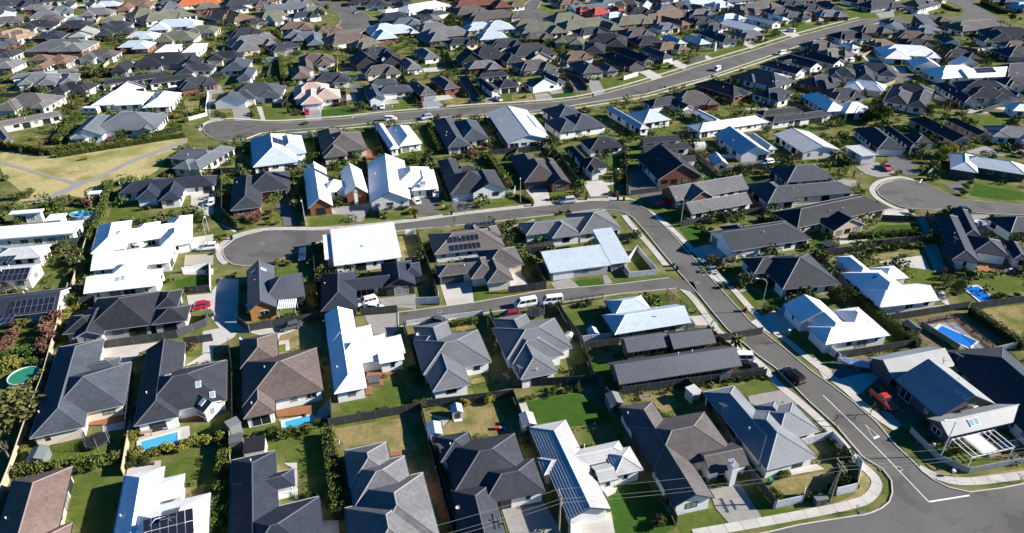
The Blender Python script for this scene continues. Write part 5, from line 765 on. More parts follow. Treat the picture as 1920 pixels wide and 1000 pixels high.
('drive',[22.7,319.5,26.9,321.8,30.9,279.5,26.0,276.0]),
('agg',[31.2,294.4,37.2,296.4,38.2,277.8,33.5,270.9,32.4,279.5]),
('agg',[9.0,274.3,14.5,276.0,17.0,265.9,9.6,264.2]),
('conc',[56.8,308.6,62.5,312.9,66.2,300.4,60.8,294.4,58.3,304.4]),
('conc',[74.6,326.4,79.1,331.1,81.5,319.5,78.1,312.9,73.7,321.8]),
('conc',[28.2,340.9,36.4,338.4,37.7,333.5,27.4,328.7]),
('conc',[150.6,398.6,156.6,401.9,157.6,385.7,151.4,379.5,150.0,388.9]),
('conc',[118.7,373.6,125.3,359.3,121.2,353.8,119.6,367.7]),
('conc',[95.0,340.9,96.8,333.5,93.2,331.1,93.2,335.9]),
('conc',[88.5,254.8,97.8,256.4,97.3,253.3,89.9,253.3]),
('conc',[199.5,442.3,208.8,446.3,202.8,430.6,193.2,426.8]),
('agg',[228.1,450.4,243.7,458.8,234.5,438.3,223.7,434.4]),
('drive',[171.0,317.3,175.0,315.1,177.5,302.4,173.4,296.4,164.7,290.6,169.2,306.5]),
('conc',[172.6,319.5,180.6,317.3,176.3,306.5,174.1,306.5]),
('conc',[258.6,458.8,265.6,458.8,259.8,446.3,252.7,444.3]),
('conc',[227.6,351.2,245.0,356.5,236.8,345.9,222.3,340.9]),
('soil',[256.5,490.6,262.1,472.0,251.3,463.1,248.4,472.0]),
('agg',[-146.1,286.8,-142.4,288.7,-138.2,278.6,-142.9,279.5]),
('deck',[-191.1,286.8,-186.9,292.5,-181.3,283.1,-188.4,280.4]),
('agg',[-199.1,249.3,-192.3,249.3,-192.3,257.7,-199.1,257.7]),
('stone',[-208.7,278.8,-202.5,281.6,-205.9,289.2,-212.1,286.5]),
('agg',[-201.9,315.1,-195.2,315.9,-196.2,324.2,-202.9,323.4]),
('conc',[-240.8,340.2,-234.0,340.8,-234.7,349.1,-241.5,348.5]),
('stone',[-278.7,372.8,-272.0,371.4,-270.4,379.7,-277.1,381.0]),
('conc',[-227.4,387.5,-228.9,394.1,-237.1,392.2,-235.6,385.6]),
('deck',[-292.9,423.8,-286.9,427.1,-290.9,434.5,-296.9,431.2]),
('agg',[-248.1,412.1,-241.6,413.9,-243.8,422.0,-250.4,420.2]),
('agg',[-303.2,455.0,-307.8,460.0,-313.9,454.3,-309.4,449.3]),
('deck',[-290.3,429.8,-284.4,433.2,-288.7,440.4,-294.6,437.0]),
('conc',[-281.8,477.2,-283.9,483.7,-291.9,481.2,-289.8,474.7]),
('stone',[-232.1,462.0,-225.5,463.8,-227.7,471.9,-234.2,470.1]),
('deck',[-230.0,424.7,-231.5,431.4,-239.7,429.4,-238.2,422.8]),
('conc',[-182.5,388.4,-184.1,395.0,-192.2,393.1,-190.7,386.5]),
('conc',[-171.5,376.0,-172.4,382.7,-180.7,381.6,-179.9,374.9]),
('conc',[-156.3,330.1,-156.9,336.8,-165.3,336.0,-164.6,329.2]),
('stone',[-153.2,304.4,-154.6,311.0,-162.8,309.3,-161.4,302.6]),
('deck',[-160.6,274.0,-154.9,277.7,-159.6,284.8,-165.2,281.0]),
('agg',[-138.4,246.5,-139.5,253.2,-147.8,251.8,-146.7,245.1]),
('conc',[-195.4,462.5,-198.3,468.7,-205.9,465.1,-203.0,459.0]),
('agg',[-175.6,415.6,-171.1,420.8,-177.4,426.3,-181.9,421.1]),
('deck',[-148.1,413.5,-143.1,418.0,-148.8,424.2,-153.8,419.6]),
('agg',[-156.8,441.0,-150.9,444.4,-155.2,451.7,-161.1,448.2]),
('agg',[-177.6,480.1,-181.5,485.7,-188.4,480.9,-184.5,475.3]),
('stone',[-144.4,343.4,-138.7,347.1,-143.2,354.1,-148.9,350.5]),
('agg',[-133.1,300.2,-126.4,301.4,-127.8,309.6,-134.5,308.5]),
('agg',[-81.8,299.8,-83.8,306.3,-91.8,303.8,-89.8,297.3]),
('agg',[-119.2,258.8,-112.5,259.9,-113.8,268.1,-120.5,267.1]),
('conc',[-68.3,264.8,-61.7,266.4,-63.8,274.6,-70.4,272.9]),
('conc',[-52.9,367.6,-46.9,370.8,-50.8,378.2,-56.8,375.0]),
('conc',[-40.0,407.0,-41.7,413.6,-49.9,411.5,-48.2,404.9]),
('agg',[-75.2,308.0,-69.0,310.9,-72.7,318.5,-78.8,315.6]),
('deck',[-42.1,328.8,-45.0,335.0,-52.6,331.5,-49.8,325.3]),
('agg',[-12.2,335.2,-14.4,341.6,-22.4,338.9,-20.2,332.5]),
('stone',[-43.9,261.9,-45.9,268.3,-53.9,265.8,-51.9,259.3]),
('conc',[-23.1,268.1,-26.0,274.2,-33.6,270.6,-30.6,264.5]),
('conc',[-0.1,281.9,6.3,284.3,3.3,292.1,-3.1,289.7]),
('stone',[33.1,443.2,39.3,446.0,35.9,453.6,29.7,450.9]),
('agg',[41.8,430.4,47.3,434.4,42.4,441.2,36.9,437.2]),
('deck',[88.9,454.8,95.4,452.7,98.0,460.7,91.5,462.8]),
('conc',[42.7,335.8,45.9,329.8,53.3,333.7,50.1,339.7]),
('agg',[58.0,348.6,60.9,342.4,68.5,345.9,65.7,352.1]),
('conc',[75.3,376.4,77.2,369.8,85.3,372.2,83.4,378.7]),
('deck',[37.0,315.8,34.9,322.2,26.9,319.7,29.0,313.2]),
('agg',[24.0,278.0,20.9,284.1,13.4,280.3,16.5,274.2]),
('conc',[63.7,263.5,60.9,269.6,53.2,266.1,56.1,259.9]),
('deck',[75.2,245.9,73.8,252.5,65.5,250.8,66.9,244.2]),
('stone',[116.1,411.5,119.3,405.5,126.7,409.5,123.5,415.5]),
('conc',[133.8,428.9,136.8,422.8,144.3,426.6,141.3,432.7]),
('deck',[146.7,414.6,153.2,416.5,150.8,424.6,144.3,422.6]),
('conc',[198.4,448.3,198.3,441.5,206.7,441.4,206.8,448.2]),
('stone',[86.4,369.8,88.9,363.5,96.7,366.6,94.2,372.9]),
('conc',[97.3,362.6,103.8,364.6,101.3,372.7,94.8,370.6]),
('stone',[76.8,263.4,82.5,267.2,77.8,274.2,72.2,270.4]),
('conc',[114.2,290.3,119.5,294.5,114.2,301.1,108.9,296.8]),
('deck',[127.0,305.8,132.6,309.6,127.8,316.6,122.2,312.7]),
('agg',[165.5,342.5,168.0,336.2,175.8,339.2,173.3,345.6]),
('conc',[131.4,248.0,138.1,249.0,136.9,257.3,130.2,256.4]),
('deck',[102.7,247.0,100.4,253.4,92.5,250.6,94.7,244.2]),
('agg',[209.8,388.5,211.2,381.9,219.4,383.7,218.0,390.3]),
('stone',[231.4,396.7,231.8,389.9,240.2,390.5,239.8,397.3]),
('conc',[260.2,402.5,258.1,408.9,250.1,406.3,252.3,399.8]),
('conc',[269.5,382.2,271.7,388.6,263.7,391.4,261.5,384.9]),
('conc',[228.6,376.5,227.8,369.8,236.1,368.7,237.0,375.4]),
('conc',[168.4,329.6,175.0,328.0,176.9,336.2,170.3,337.7]),
('agg',[204.1,283.6,202.9,290.2,194.6,288.8,195.8,282.1]),
('stone',[165.0,272.0,168.6,277.7,161.6,282.2,157.9,276.5]),
('stone',[170.7,256.3,170.2,249.5,178.6,248.9,179.1,255.7]),
('conc',[187.7,253.7,189.8,260.2,181.8,262.8,179.7,256.4]),
('conc',[193.8,264.2,193.9,257.4,202.3,257.5,202.2,264.3]),
('stone',[225.0,311.3,223.5,317.9,215.3,316.1,216.8,309.4]),
('stone',[251.2,319.8,251.2,326.6,242.8,326.6,242.8,319.8]),
('stone',[253.0,450.9,258.1,455.4,252.7,461.7,247.5,457.3]),
('stone',[332.3,468.2,333.4,461.5,341.7,462.9,340.6,469.6]),
('agg',[169.5,206.4,171.2,213.0,163.1,215.2,161.4,208.6]),
('stone',[134.3,141.6,133.5,148.3,125.2,147.3,126.0,140.5]),
('conc',[194.1,252.4,195.1,259.1,186.7,260.3,185.8,253.6]),
('conc',[-217.3,468.1,-220.9,473.9,-228.1,469.4,-224.5,463.7]),
('conc',[96.8,473.9,101.7,469.1,107.6,475.1,102.7,479.9]),
('conc',[51.5,473.0,57.8,475.6,54.5,483.4,48.2,480.7]),
('conc',[203.8,475.2,203.0,482.0,194.6,480.9,195.5,474.2]),
('conc',[-80.9,463.9,-74.3,465.2,-75.9,473.4,-82.5,472.1])
]
INFILL = [
('',0,72,'black','white',-354.0,500.4,0.74,1.2,1,2),
('leftmost',1,72,'black','white',-318.6,500.4,0.74,1.2,-1,2),
('',1,74,'black','grey',-285.4,500.4,0.31,1.2,-1,3),
('',3,75,'greyt2','cream',-247.8,500.4,0.26,1.2,-1,2),
('',3,84,'navy','cream',-214.6,500.4,0.44,1.2,-1,3),
('',3,88,'lblue','white',-183.7,500.4,0.61,1.2,1,3),
('',0,171,'slate','brick',-119.5,500.4,0.19,1.2,1,2),
('',3,171,'navy','white',-84.1,500.4,0.19,1.2,-1,2),
('',0,100,'black','brick',-42.0,500.4,0.29,1.2,1,3),
('',1,100,'brgrey','grey',-6.6,500.4,0.29,1.2,-1,2),
('',0,168,'char','white',33.2,500.4,0.4,1.2,-1,3),
('',0,168,'navy','grey',55.3,500.4,0.4,1.2,1,3),
('',1,168,'greyt2','grey',84.1,500.4,0.4,1.19,1,3),
('',0,127,'slate','white',112.8,500.4,0.52,1.2,-1,2),
('',0,169,'black','cream',143.8,500.4,0.37,0.97,1,2),
('',1,170,'greyt2','brick',221.3,500.4,0.12,1.14,1,2),
('',0,159,'slate','white',256.7,500.4,0.71,1.2,1,3),
('',0,161,'slatel','brick',340.8,500.4,0.16,1.0,-1,2),
('',1,88,'brown2','cream',-159.9,487.7,0.61,1.07,-1,3),
('',3,100,'slatel','grey',-23.8,487.7,0.29,1.15,-1,3),
('',3,159,'brown2','cream',280.9,487.7,0.71,1.2,1,2),
('',0,72,'slate','white',-337.5,481.5,0.74,1.2,-1,3),
('rightmost',1,72,'black','grey',-305.5,481.5,0.74,1.01,1,3),
('',1,74,'greyt2','brick',-267.0,481.5,0.31,0.96,1,2),
('',3,165,'slate','cream',-226.4,481.5,0.55,1.05,1,3),
('',0,171,'black','grey',-100.4,481.5,0.19,1.09,-1,3),
('',1,171,'black','cream',-74.8,481.5,0.19,0.98,1,3),
('',0,167,'navy','grey',94.0,481.5,-0.77,1.2,-1,2),
('',0,160,'black','white',230.7,481.5,0.34,1.2,-1,3),
('',0,161,'slate','brick',322.6,481.5,0.16,1.02,1,3),
('leftmost',1,87,'greyt2','white',-141.5,475.5,0.53,1.2,1,2),
('',0,112,'brown2','grey',35.9,475.5,0.42,1.2,-1,3),
('',0,116,'brgrey','cream',75.2,469.6,-0.31,0.96,-1,2),
('',3,132,'char','grey',179.6,469.6,0.22,1.1,-1,3),
('',0,75,'lblue','brick',-260.2,463.9,0.26,1.03,-1,3),
('',1,88,'brgrey','brick',-159.0,463.9,0.61,0.96,1,2),
('',0,98,'char','white',-70.2,463.9,2.4,0.95,-1,2),
('',1,127,'lblue','white',134.2,463.9,0.52,1.07,-1,3),
('',1,84,'olive','brick',-194.0,458.2,0.44,1.02,-1,3),
('',2,161,'lblue','cream',326.8,458.2,0.16,1.2,-1,3),
('',0,74,'greyt2','brick',-299.0,452.7,0.31,1.01,1,2),
('',2,88,'navy','white',-173.7,452.7,0.61,0.96,-1,3),
('',1,167,'black','white',115.1,452.7,-0.77,1.01,-1,2),
('',1,132,'char','cream',187.9,452.7,0.22,1.06,-1,3),
('',2,165,'greyt2','cream',-211.8,447.4,0.55,0.98,1,2),
('rightmost',1,87,'greyt2','grey',-123.9,447.4,0.53,0.97,1,3),
('',3,73,'slate','white',-316.3,442.1,0.54,1.2,1,3),
('',0,117,'black','cream',79.1,442.1,0.2,1.03,1,3),
('',0,132,'brgrey','white',164.1,442.1,0.22,1.13,-1,3),
('',1,71,'greyt2','grey',-252.3,436.9,0.27,1.2,-1,3),
('',1,98,'char','cream',-48.9,436.9,2.4,1.07,-1,3),
('',1,126,'greyt2','grey',115.4,436.9,0.28,0.99,1,2),
('',1,132,'slatel','brick',191.6,431.9,0.22,1.13,1,3),
('',1,86,'navy','white',-124.5,426.9,0.74,1.09,1,2),
('',1,113,'lblue','grey',61.3,426.9,0.62,0.96,1,2),
('',1,131,'slate','white',168.6,426.9,0.29,1.0,1,2),
('',0,99,'navy','white',-70.2,422.1,0.25,1.2,-1,2),
('',0,130,'lblue','white',128.9,422.1,0.46,0.96,1,2),
('',0,71,'brgrey','white',-270.3,417.4,0.27,1.0,1,3),
('',1,146,'brgrey','brick',245.9,417.4,0.07,0.97,1,3),
('',2,73,'brgrey','grey',-291.7,412.7,0.54,1.01,1,3),
('',1,126,'char','cream',109.6,412.7,0.28,0.97,-1,3),
('',0,86,'black','grey',-147.2,408.2,0.74,0.97,-1,2),
('',0,99,'slatel','cream',-60.7,408.2,0.25,1.07,1,3),
('',0,146,'olive','white',220.8,408.2,0.07,1.04,-1,2),
('',0,71,'black','white',-265.2,399.3,0.27,1.2,-1,3),
('',2,71,'black','brick',-245.3,399.3,0.27,1.15,1,3),
('',2,76,'char','grey',-221.9,399.3,0.23,1.02,-1,3),
('',3,90,'brown2','white',-119.7,395.0,0.28,1.2,1,2),
('',1,114,'slatel','white',85.8,395.0,0.36,0.95,-1,3),
('',0,129,'slate','white',112.6,395.0,0.49,0.96,-1,3),
('',1,79,'olive','white',-168.3,386.7,0.13,1.04,1,3),
('',1,90,'brown2','grey',-99.9,386.7,0.28,0.97,-1,3),
('',0,145,'brgrey','cream',196.3,386.7,0.22,1.2,1,3),
('',1,145,'slatel','cream',226.1,386.7,0.22,1.09,-1,2),
('',1,69,'char','brick',-213.6,382.6,0.23,1.15,-1,3),
('',2,111,'char','cream',41.7,382.6,0.49,1.03,1,3),
('',3,89,'black','white',-142.8,378.6,0.56,1.2,-1,3),
('',0,121,'brgrey','white',67.1,378.6,0.28,1.2,-1,3),
('',1,135,'greyt2','cream',126.1,374.7,0.3,1.05,-1,2),
('',0,69,'navy','brick',-243.2,370.9,0.23,1.04,1,2),
('rightmost',0,79,'lblue','white',-194.2,370.9,0.13,1.02,1,2),
('',2,110,'brgrey','brick',13.5,370.9,0.29,1.01,1,3),
('',3,141,'black','white',177.3,370.9,0.37,1.2,1,3),
('',0,149,'brown2','brick',211.1,370.9,-0.13,1.15,1,3),
('',0,118,'olive','grey',29.6,359.8,-0.16,1.03,1,3),
('',0,121,'black','brick',69.1,359.8,0.28,1.11,-1,2),
('',1,97,'black','cream',-26.1,356.2,0.49,0.95,1,2),
('',0,68,'slate','brick',-258.5,352.7,-0.19,1.09,1,2),
('',1,91,'olive','brick',-72.7,352.7,0.72,1.09,-1,2),
('',0,106,'char','white',-3.2,352.7,0.35,1.2,1,3),
('',1,141,'brown2','brick',185.8,352.7,0.37,0.97,-1,2),
('',0,150,'black','grey',203.5,352.7,-0.04,1.04,-1,3),
('leftmost',0,79,'lblue','brick',-187.4,349.2,0.13,1.04,1,2),
('',0,141,'brgrey','cream',153.7,349.2,0.37,1.09,-1,3),
('',3,158,'brown2','white',251.4,349.2,0.0,0.95,1,3),
('',1,89,'char','grey',-112.7,345.8,0.56,0.99,-1,2),
('',1,120,'brown2','cream',77.8,345.8,0.43,1.02,1,2),
('',3,103,'char','brick',-65.0,336.0,0.45,1.01,1,3),
('',1,140,'olive','grey',153.5,332.8,0.52,0.96,1,3),
('',0,67,'char','cream',-243.6,329.7,0.09,1.16,-1,3),
('',1,66,'brgrey','white',-194.9,329.7,0.12,1.02,-1,3),
('',2,150,'black','brick',211.7,329.7,-0.04,1.06,1,3),
('',3,92,'black','cream',-134.4,326.7,0.17,1.02,-1,3),
('',3,122,'brown2','white',30.2,326.7,0.31,1.03,-1,3),
('',0,66,'greyt2','grey',-230.7,312.0,0.12,1.1,1,2),
('',2,105,'greyt2','brick',-13.0,309.3,0.33,1.0,1,2),
('',3,123,'brgrey','grey',10.1,309.3,0.47,1.14,1,3),
('',0,92,'char','white',-139.0,303.8,0.17,0.97,-1,2),
('',2,103,'brgrey','cream',-57.7,301.1,0.45,1.02,1,3),
('',3,95,'char','white',-75.9,288.4,0.25,0.95,1,2),
('',1,137,'char','brick',128.3,283.6,0.67,1.09,-1,3),
('',1,82,'char','brick',-130.0,281.2,0.58,1.01,-1,3),
('',1,156,'char','white',209.6,281.2,0.01,1.04,1,3),
('',0,153,'lblue','cream',143.9,276.6,-0.57,0.96,-1,3),
('',1,64,'black','white',-176.6,274.3,0.0,0.97,-1,3),
('',1,136,'navy','white',103.6,265.6,0.59,0.98,-1,2),
('',3,142,'char','cream',130.1,265.6,0.14,0.98,-1,3)
]
FENCES = [
('rightmost',2,13,'dark',1.8,[-30.2,83.9,-15.4,87.8]),
('rightmost',0,6,'dark',1.8,[-15.5,88.2,-13.6,81.5,-11.2,74.1,-8.6,65.8,-7.5,63.0]),
('leftmost',2,13,'dark',1.8,[-31.4,90.4,-29.7,84.1]),
('',0,0,'timberl',1.8,[-96.7,126.2,-83.7,94.8,-80.9,86.4,-76.3,74.1,-73.6,65.8]),
('',1,0,'dark',1.8,[-69.2,97.7,-63.6,84.1]),
('',2,1,'timberl',1.6,[-62.7,83.7,-59.0,73.4]),
('',1,1,'dark',1.8,[-50.9,97.7,-45.2,81.9]),
('',2,12,'timberl',1.7,[-45.6,81.5,-43.3,75.4]),
('leftmost',1,32,'dark',1.8,[-78.5,105.1,-68.1,107.9,-65.6,108.7,-61.4,112.7,-62.4,116.2]),
('',3,1,'dark',1.8,[-63.3,106.2,-58.3,107.5]),
('',1,31,'white',1.5,[-74.9,133.2,-69.5,135.5,-65.5,125.3]),
('rightmost',1,32,'dark',1.8,[-70.6,124.4,-65.8,125.3]),
('',0,30,'timberl',1.6,[-104.5,148.2,-95.3,124.4]),
('',1,29,'dark',1.8,[-110.0,145.5,-104.5,148.2]),
('',2,31,'dark',1.8,[-91.2,120.3,-88.1,121.2,-87.0,118.9]),
('rightmost',2,14,'dark',1.8,[-52.2,110.7,-46.1,112.7,-39.4,114.8]),
('leftmost',2,14,'dark',1.8,[-55.8,113.8,-52.1,110.4]),
('',2,15,'dark',1.8,[-31.1,116.2,-23.8,117.5]),
('',0,15,'dark',1.8,[-48.1,144.4,-40.6,119.2,-38.9,115.3,-31.9,94.8]),
('',0,20,'dark',1.8,[-21.7,112.2,-17.7,99.0]),
('',0,12,'dark',1.8,[-54.7,106.2,-49.6,94.8]),
('',1,15,'white',1.8,[-20.3,120.3,-15.5,120.6,-15.7,122.6]),
('',0,18,'dark',1.8,[-19.6,137.2,-15.3,120.3]),
('',0,17,'dark',1.8,[-23.8,152.2,-17.9,130.6]),
('',1,16,'dark',1.8,[-24.8,137.2,-20.1,138.3]),
('',0,19,'dark',1.8,[3.8,142.2,7.5,126.5,-0.8,124.7]),
('',3,20,'white',1.2,[-21.2,112.7,-12.9,114.8,-6.0,116.4]),
('',0,22,'black',1.3,[10.2,120.0,19.4,122.6]),
('',1,21,'dark',1.8,[9.6,119.8,10.6,115.3,13.5,106.7,14.8,94.8]),
('',0,22,'white',1.6,[13.4,107.0,19.8,108.2]),
('',0,22,'dark',1.8,[13.9,104.6,20.6,106.2]),
('leftmost',2,21,'dark',1.8,[-4.5,116.4,1.2,96.4,2.3,94.8]),
('',0,51,'dark',1.8,[4.5,142.2,10.2,143.3]),
('rightmost',2,21,'dark',1.8,[0.2,93.8,14.8,95.0]),
('',0,8,'dark',1.8,[14.9,95.5,18.1,87.6,19.6,79.8,22.3,69.8,23.1,64.4]),
('',2,20,'dark',1.8,[-14.6,88.5,0.2,91.2]),
('',3,7,'dark',1.8,[0.2,91.2,1.8,84.9,2.8,82.3,7.4,65.8]),
('leftmost',0,6,'dark',1.8,[-13.8,81.5,-11.5,73.4,-8.3,63.0]),
('middle',1,23,'dark',1.8,[19.2,91.8,30.9,94.2,37.8,95.5,46.0,96.8]),
('',1,8,'dark',1.8,[30.8,95.0,33.6,88.8,35.9,74.4,37.9,67.2]),
('',2,9,'white',1.6,[37.7,67.2,42.2,68.3,43.0,69.8]),
('leftmost',1,9,'white',1.7,[45.8,79.4,51.6,81.2,52.4,78.0,52.5,76.0]),
('rightmost',1,9,'white',1.8,[47.5,69.5,50.9,70.4,53.5,74.7,53.3,76.0]),
('',2,9,'dark',1.8,[45.8,68.6,49.6,73.4]),
('',2,10,'grey',1.2,[65.1,82.6,66.4,76.5,69.6,73.9,79.5,76.0]),
('',1,19,'white',1.5,[27.0,137.9,30.1,143.7,32.9,132.5,26.3,131.2,25.5,134.8]),
('',1,51,'dark',1.8,[23.7,148.6,30.9,149.8]),
('',2,25,'dark',1.8,[52.5,139.3,48.6,136.6,47.3,136.9]),
('',3,22,'black',1.5,[33.4,124.4,36.4,117.5]),
('',1,23,'timberd',1.5,[38.8,110.9,41.8,103.4]),
('rightmost',1,23,'dark',1.8,[37.0,94.8,40.9,96.4,45.6,97.3]),
('leftmost',1,23,'dark',1.8,[32.1,104.8,40.2,107.2,49.4,109.7]),
('',3,28,'white',1.5,[57.7,120.9,58.0,116.4]),
('',3,27,'dark',1.8,[70.8,140.8,87.2,144.0]),
('',0,27,'dark',1.8,[71.8,141.5,73.5,123.2]),
('leftmost',1,27,'dark',1.8,[77.0,114.3,95.4,118.9]),
('rightmost',1,27,'dark',1.8,[95.4,118.3,108.8,121.2]),
('',1,27,'black',1.3,[84.0,113.2,90.6,115.3,91.9,104.8]),
('',3,11,'timberl',1.2,[82.4,112.7,85.6,104.8]),
('',2,61,'dark',1.8,[103.6,144.4,100.2,132.5]),
('',1,28,'dark',1.8,[60.5,101.6,77.5,105.8]),
('',2,28,'white',1.6,[60.2,104.4,61.2,101.2]),
('',3,11,'grey',1.5,[90.5,103.4,96.8,105.3]),
('',2,41,'dark',1.8,[-92.9,190.8,-65.2,194.3,-64.6,195.5]),
('',0,39,'dark',1.8,[-87.9,193.1,-77.2,164.3,-69.7,154.7]),
('',0,40,'white',1.7,[-58.2,171.8,-53.2,157.2]),
('',0,42,'dark',1.8,[-67.8,222.7,-60.7,200.4]),
('',3,41,'white',1.5,[-77.1,223.5,-67.9,223.5]),
('',0,43,'dark',1.8,[-48.6,232.7,-41.0,205.4]),
('',0,44,'dark',1.8,[-45.8,201.6,-34.7,161.6]),
('',0,41,'white',1.4,[-77.0,194.3,-78.9,193.1,-87.4,219.1]),
('',1,49,'white',1.6,[-4.0,174.7,0.7,176.2,0.9,178.8]),
('',2,46,'dark',1.8,[-6.9,206.8,10.0,210.7]),
('',0,45,'dark',1.8,[-30.1,235.9,-21.9,208.1]),
('',1,44,'dark',1.8,[-26.3,204.2,-17.9,171.8]),
('',0,46,'dark',1.8,[-10.1,242.6,-1.7,210.7]),
('',1,48,'dark',1.8,[12.6,213.5,19.7,181.9]),
('',3,48,'dark',1.8,[2.2,209.4,0.3,201.6]),
('',2,51,'dark',1.8,[3.4,143.1,10.0,145.7,10.8,147.6]),
('',1,16,'white',1.6,[-26.7,151.5,-24.4,152.3]),
('',0,60,'dark',1.8,[37.5,220.5,32.5,175.7]),
('',0,59,'dark',1.6,[33.3,175.7,44.0,178.8]),
('',0,53,'dark',1.8,[56.8,223.5,68.9,225.0]),
('',0,63,'timberl',1.7,[57.5,210.7,61.7,189.7]),
('',2,54,'dark',1.8,[62.0,190.8,72.0,194.3,86.5,196.7]),
('',1,59,'dark',1.8,[52.6,160.7,66.2,164.3]),
('',2,59,'dark',1.8,[43.5,156.4,52.4,159.8]),
('leftmost',0,62,'dark',1.8,[65.1,173.7,66.8,163.4]),
('',1,143,'dark',1.8,[92.5,234.3,111.5,238.4]),
('rightmost',0,62,'dark',1.8,[65.4,179.3,76.4,184.1]),
('leftmost',0,61,'dark',1.8,[88.3,145.7,101.7,148.3,105.1,149.9]),
('',1,26,'dark',1.8,[96.3,159.8,104.5,158.9]),
('rightmost',0,61,'dark',1.8,[109.4,162.5,105.4,149.1]),
('',0,58,'grey',1.5,[124.1,189.7,131.0,196.7]),
('',1,92,'white',1.6,[-122.4,328.7,-110.9,331.1]),
('',0,94,'white',1.5,[-123.1,274.3,-114.3,248.9]),
('',1,36,'white',1.3,[-117.5,241.1,-113.0,246.7]),
('leftmost',1,94,'dark',1.8,[-97.9,286.8,-88.0,256.4]),
('',0,108,'dark',1.8,[-49.9,306.5,-36.8,261.1]),
('',0,105,'dark',1.8,[-32.4,345.9,-25.6,310.7]),
('',2,105,'dark',1.8,[-19.4,308.6,-4.5,312.9]),
('rightmost',1,108,'dark',1.8,[-22.4,288.7,-17.2,269.2]),
('',0,109,'dark',1.8,[-20.6,302.4,-12.1,264.2]),
('',0,99,'dark',1.8,[-53.1,408.8,-78.3,415.8]),
('',1,106,'timberl',1.6,[21.2,318.4,27.2,326.4]),
('',1,123,'dark',1.8,[22.2,315.1,25.0,276.0]),
('rightmost',0,122,'dark',1.8,[26.4,315.1,30.9,279.5]),
('',1,122,'white',1.8,[48.3,295.4,55.5,302.4]),
('',1,120,'dark',1.8,[83.1,325.2,92.6,333.5]),
('',1,115,'dark',1.8,[97.5,405.3,114.5,408.8]),
('rightmost',1,136,'dark',1.8,[96.4,257.9,107.9,270.9]),
('',0,75,'timberl',1.6,[-244.6,419.4,-266.3,481.1]),
('',0,65,'dark',1.8,[-204.5,269.2,-194.2,270.9]),
('',0,81,'timberl',1.6,[-186.5,315.1,-190.6,331.1]),
('',1,69,'grey',1.5,[-219.0,370.6,-206.0,370.6]),
('',2,144,'timberl',1.5,[140.3,270.9,163.1,290.6]),
('leftmost',0,158,'dark',1.8,[224.4,338.4,236.8,345.9]),
('',3,65,'grey',1.8,[-193.4,305.4,-211.2,296.4]),
('',3,66,'dark',1.8,[-207.7,336.0,-226.1,328.2]),
('',3,67,'dark',1.8,[-215.8,361.2,-235.3,357.1]),
('',1,70,'grey',1.8,[-271.6,424.5,-262.2,434.9]),
('',0,70,'dark',1.8,[-295.5,440.7,-288.8,422.9]),
('',1,70,'timberl',1.8,[-271.5,456.4,-290.3,453.7]),
('',1,71,'dark',1.8,[-246.2,407.9,-246.7,424.9]),
('',0,165,'dark',1.8,[-228.8,457.4,-227.1,472.2]),
('',0,77,'dark',1.8,[-219.2,411.4,-226.3,423.5]),
('',1,78,'dark',1.8,[-170.9,409.3,-187.5,420.4]),
('',2,79,'dark',1.8,[-178.4,352.5,-160.6,361.7]),
('',0,80,'timberl',1.8,[-170.8,329.6,-150.9,331.0]),
('',1,80,'dark',1.8,[-144.7,339.1,-153.5,357.1]),
('',2,81,'timberl',1.8,[-166.6,300.6,-148.1,304.9]),
('',2,82,'grey',1.8,[-158.2,268.3,-139.0,274.1]),
('',0,86,'dark',1.8,[-154.7,426.2,-153.7,436.1]),
('',3,86,'grey',1.8,[-132.4,439.8,-152.4,439.0]),
('',0,90,'dark',1.8,[-113.9,354.0,-122.7,372.0]),
('',0,96,'dark',1.8,[-76.5,374.6,-81.5,380.7]),
('',1,92,'dark',1.8,[-106.8,299.4,-111.1,319.0]),
('',1,93,'timberl',1.8,[-77.8,305.5,-81.6,325.1]),
('rightmost',1,94,'dark',1.8,[-87.8,256.3,-88.4,273.2]),
('',1,95,'dark',1.8,[-64.0,259.4,-68.3,279.0]),
('',1,171,'timberl',1.8,[-74.8,463.0,-80.1,452.3]),
('',0,101,'dark',1.8,[-31.7,413.7,-39.5,432.1]),
('',1,104,'dark',1.8,[-30.2,313.5,-32.7,333.4]),
('leftmost',1,108,'dark',1.8,[-18.6,270.6,-23.4,290.0]),
('',1,109,'grey',1.8,[3.5,278.3,0.9,295.1]),
('',1,116,'grey',1.8,[87.9,455.9,95.9,463.5]),
('',0,167,'timberl',1.8,[103.4,459.5,94.8,464.7]),
('',3,119,'dark',1.8,[46.3,340.8,60.0,343.5]),
('',0,120,'dark',1.8,[69.3,321.8,59.0,339.0]),
('',1,122,'dark',1.8,[37.6,322.4,50.2,309.6]),
('',3,134,'dark',1.8,[101.6,357.9,95.7,377.0]),
('leftmost',0,122,'dark',1.8,[20.1,304.4,33.0,290.4]),
('',1,125,'dark',1.8,[84.8,259.5,70.6,273.5]),
('',2,128,'dark',1.8,[145.1,434.4,155.9,436.3]),
('',2,169,'dark',1.8,[162.1,472.2,143.1,473.3]),
('',1,129,'dark',1.8,[143.1,397.6,129.0,411.9]),
('',2,129,'dark',1.8,[116.0,389.2,128.0,380.1]),
('',1,130,'dark',1.8,[157.2,409.9,146.0,426.5]),
('',0,133,'grey',1.8,[210.1,476.6,190.3,473.2]),
('leftmost',1,136,'dark',1.8,[98.2,271.1,86.5,287.3]),
('',3,137,'dark',1.8,[120.0,290.7,104.8,303.6]),
('',1,138,'dark',1.8,[131.5,303.5,117.3,317.6]),
('',0,144,'timberl',1.8,[134.1,292.6,137.6,308.2]),
('leftmost',1,139,'dark',1.8,[142.1,312.2,131.7,329.3]),
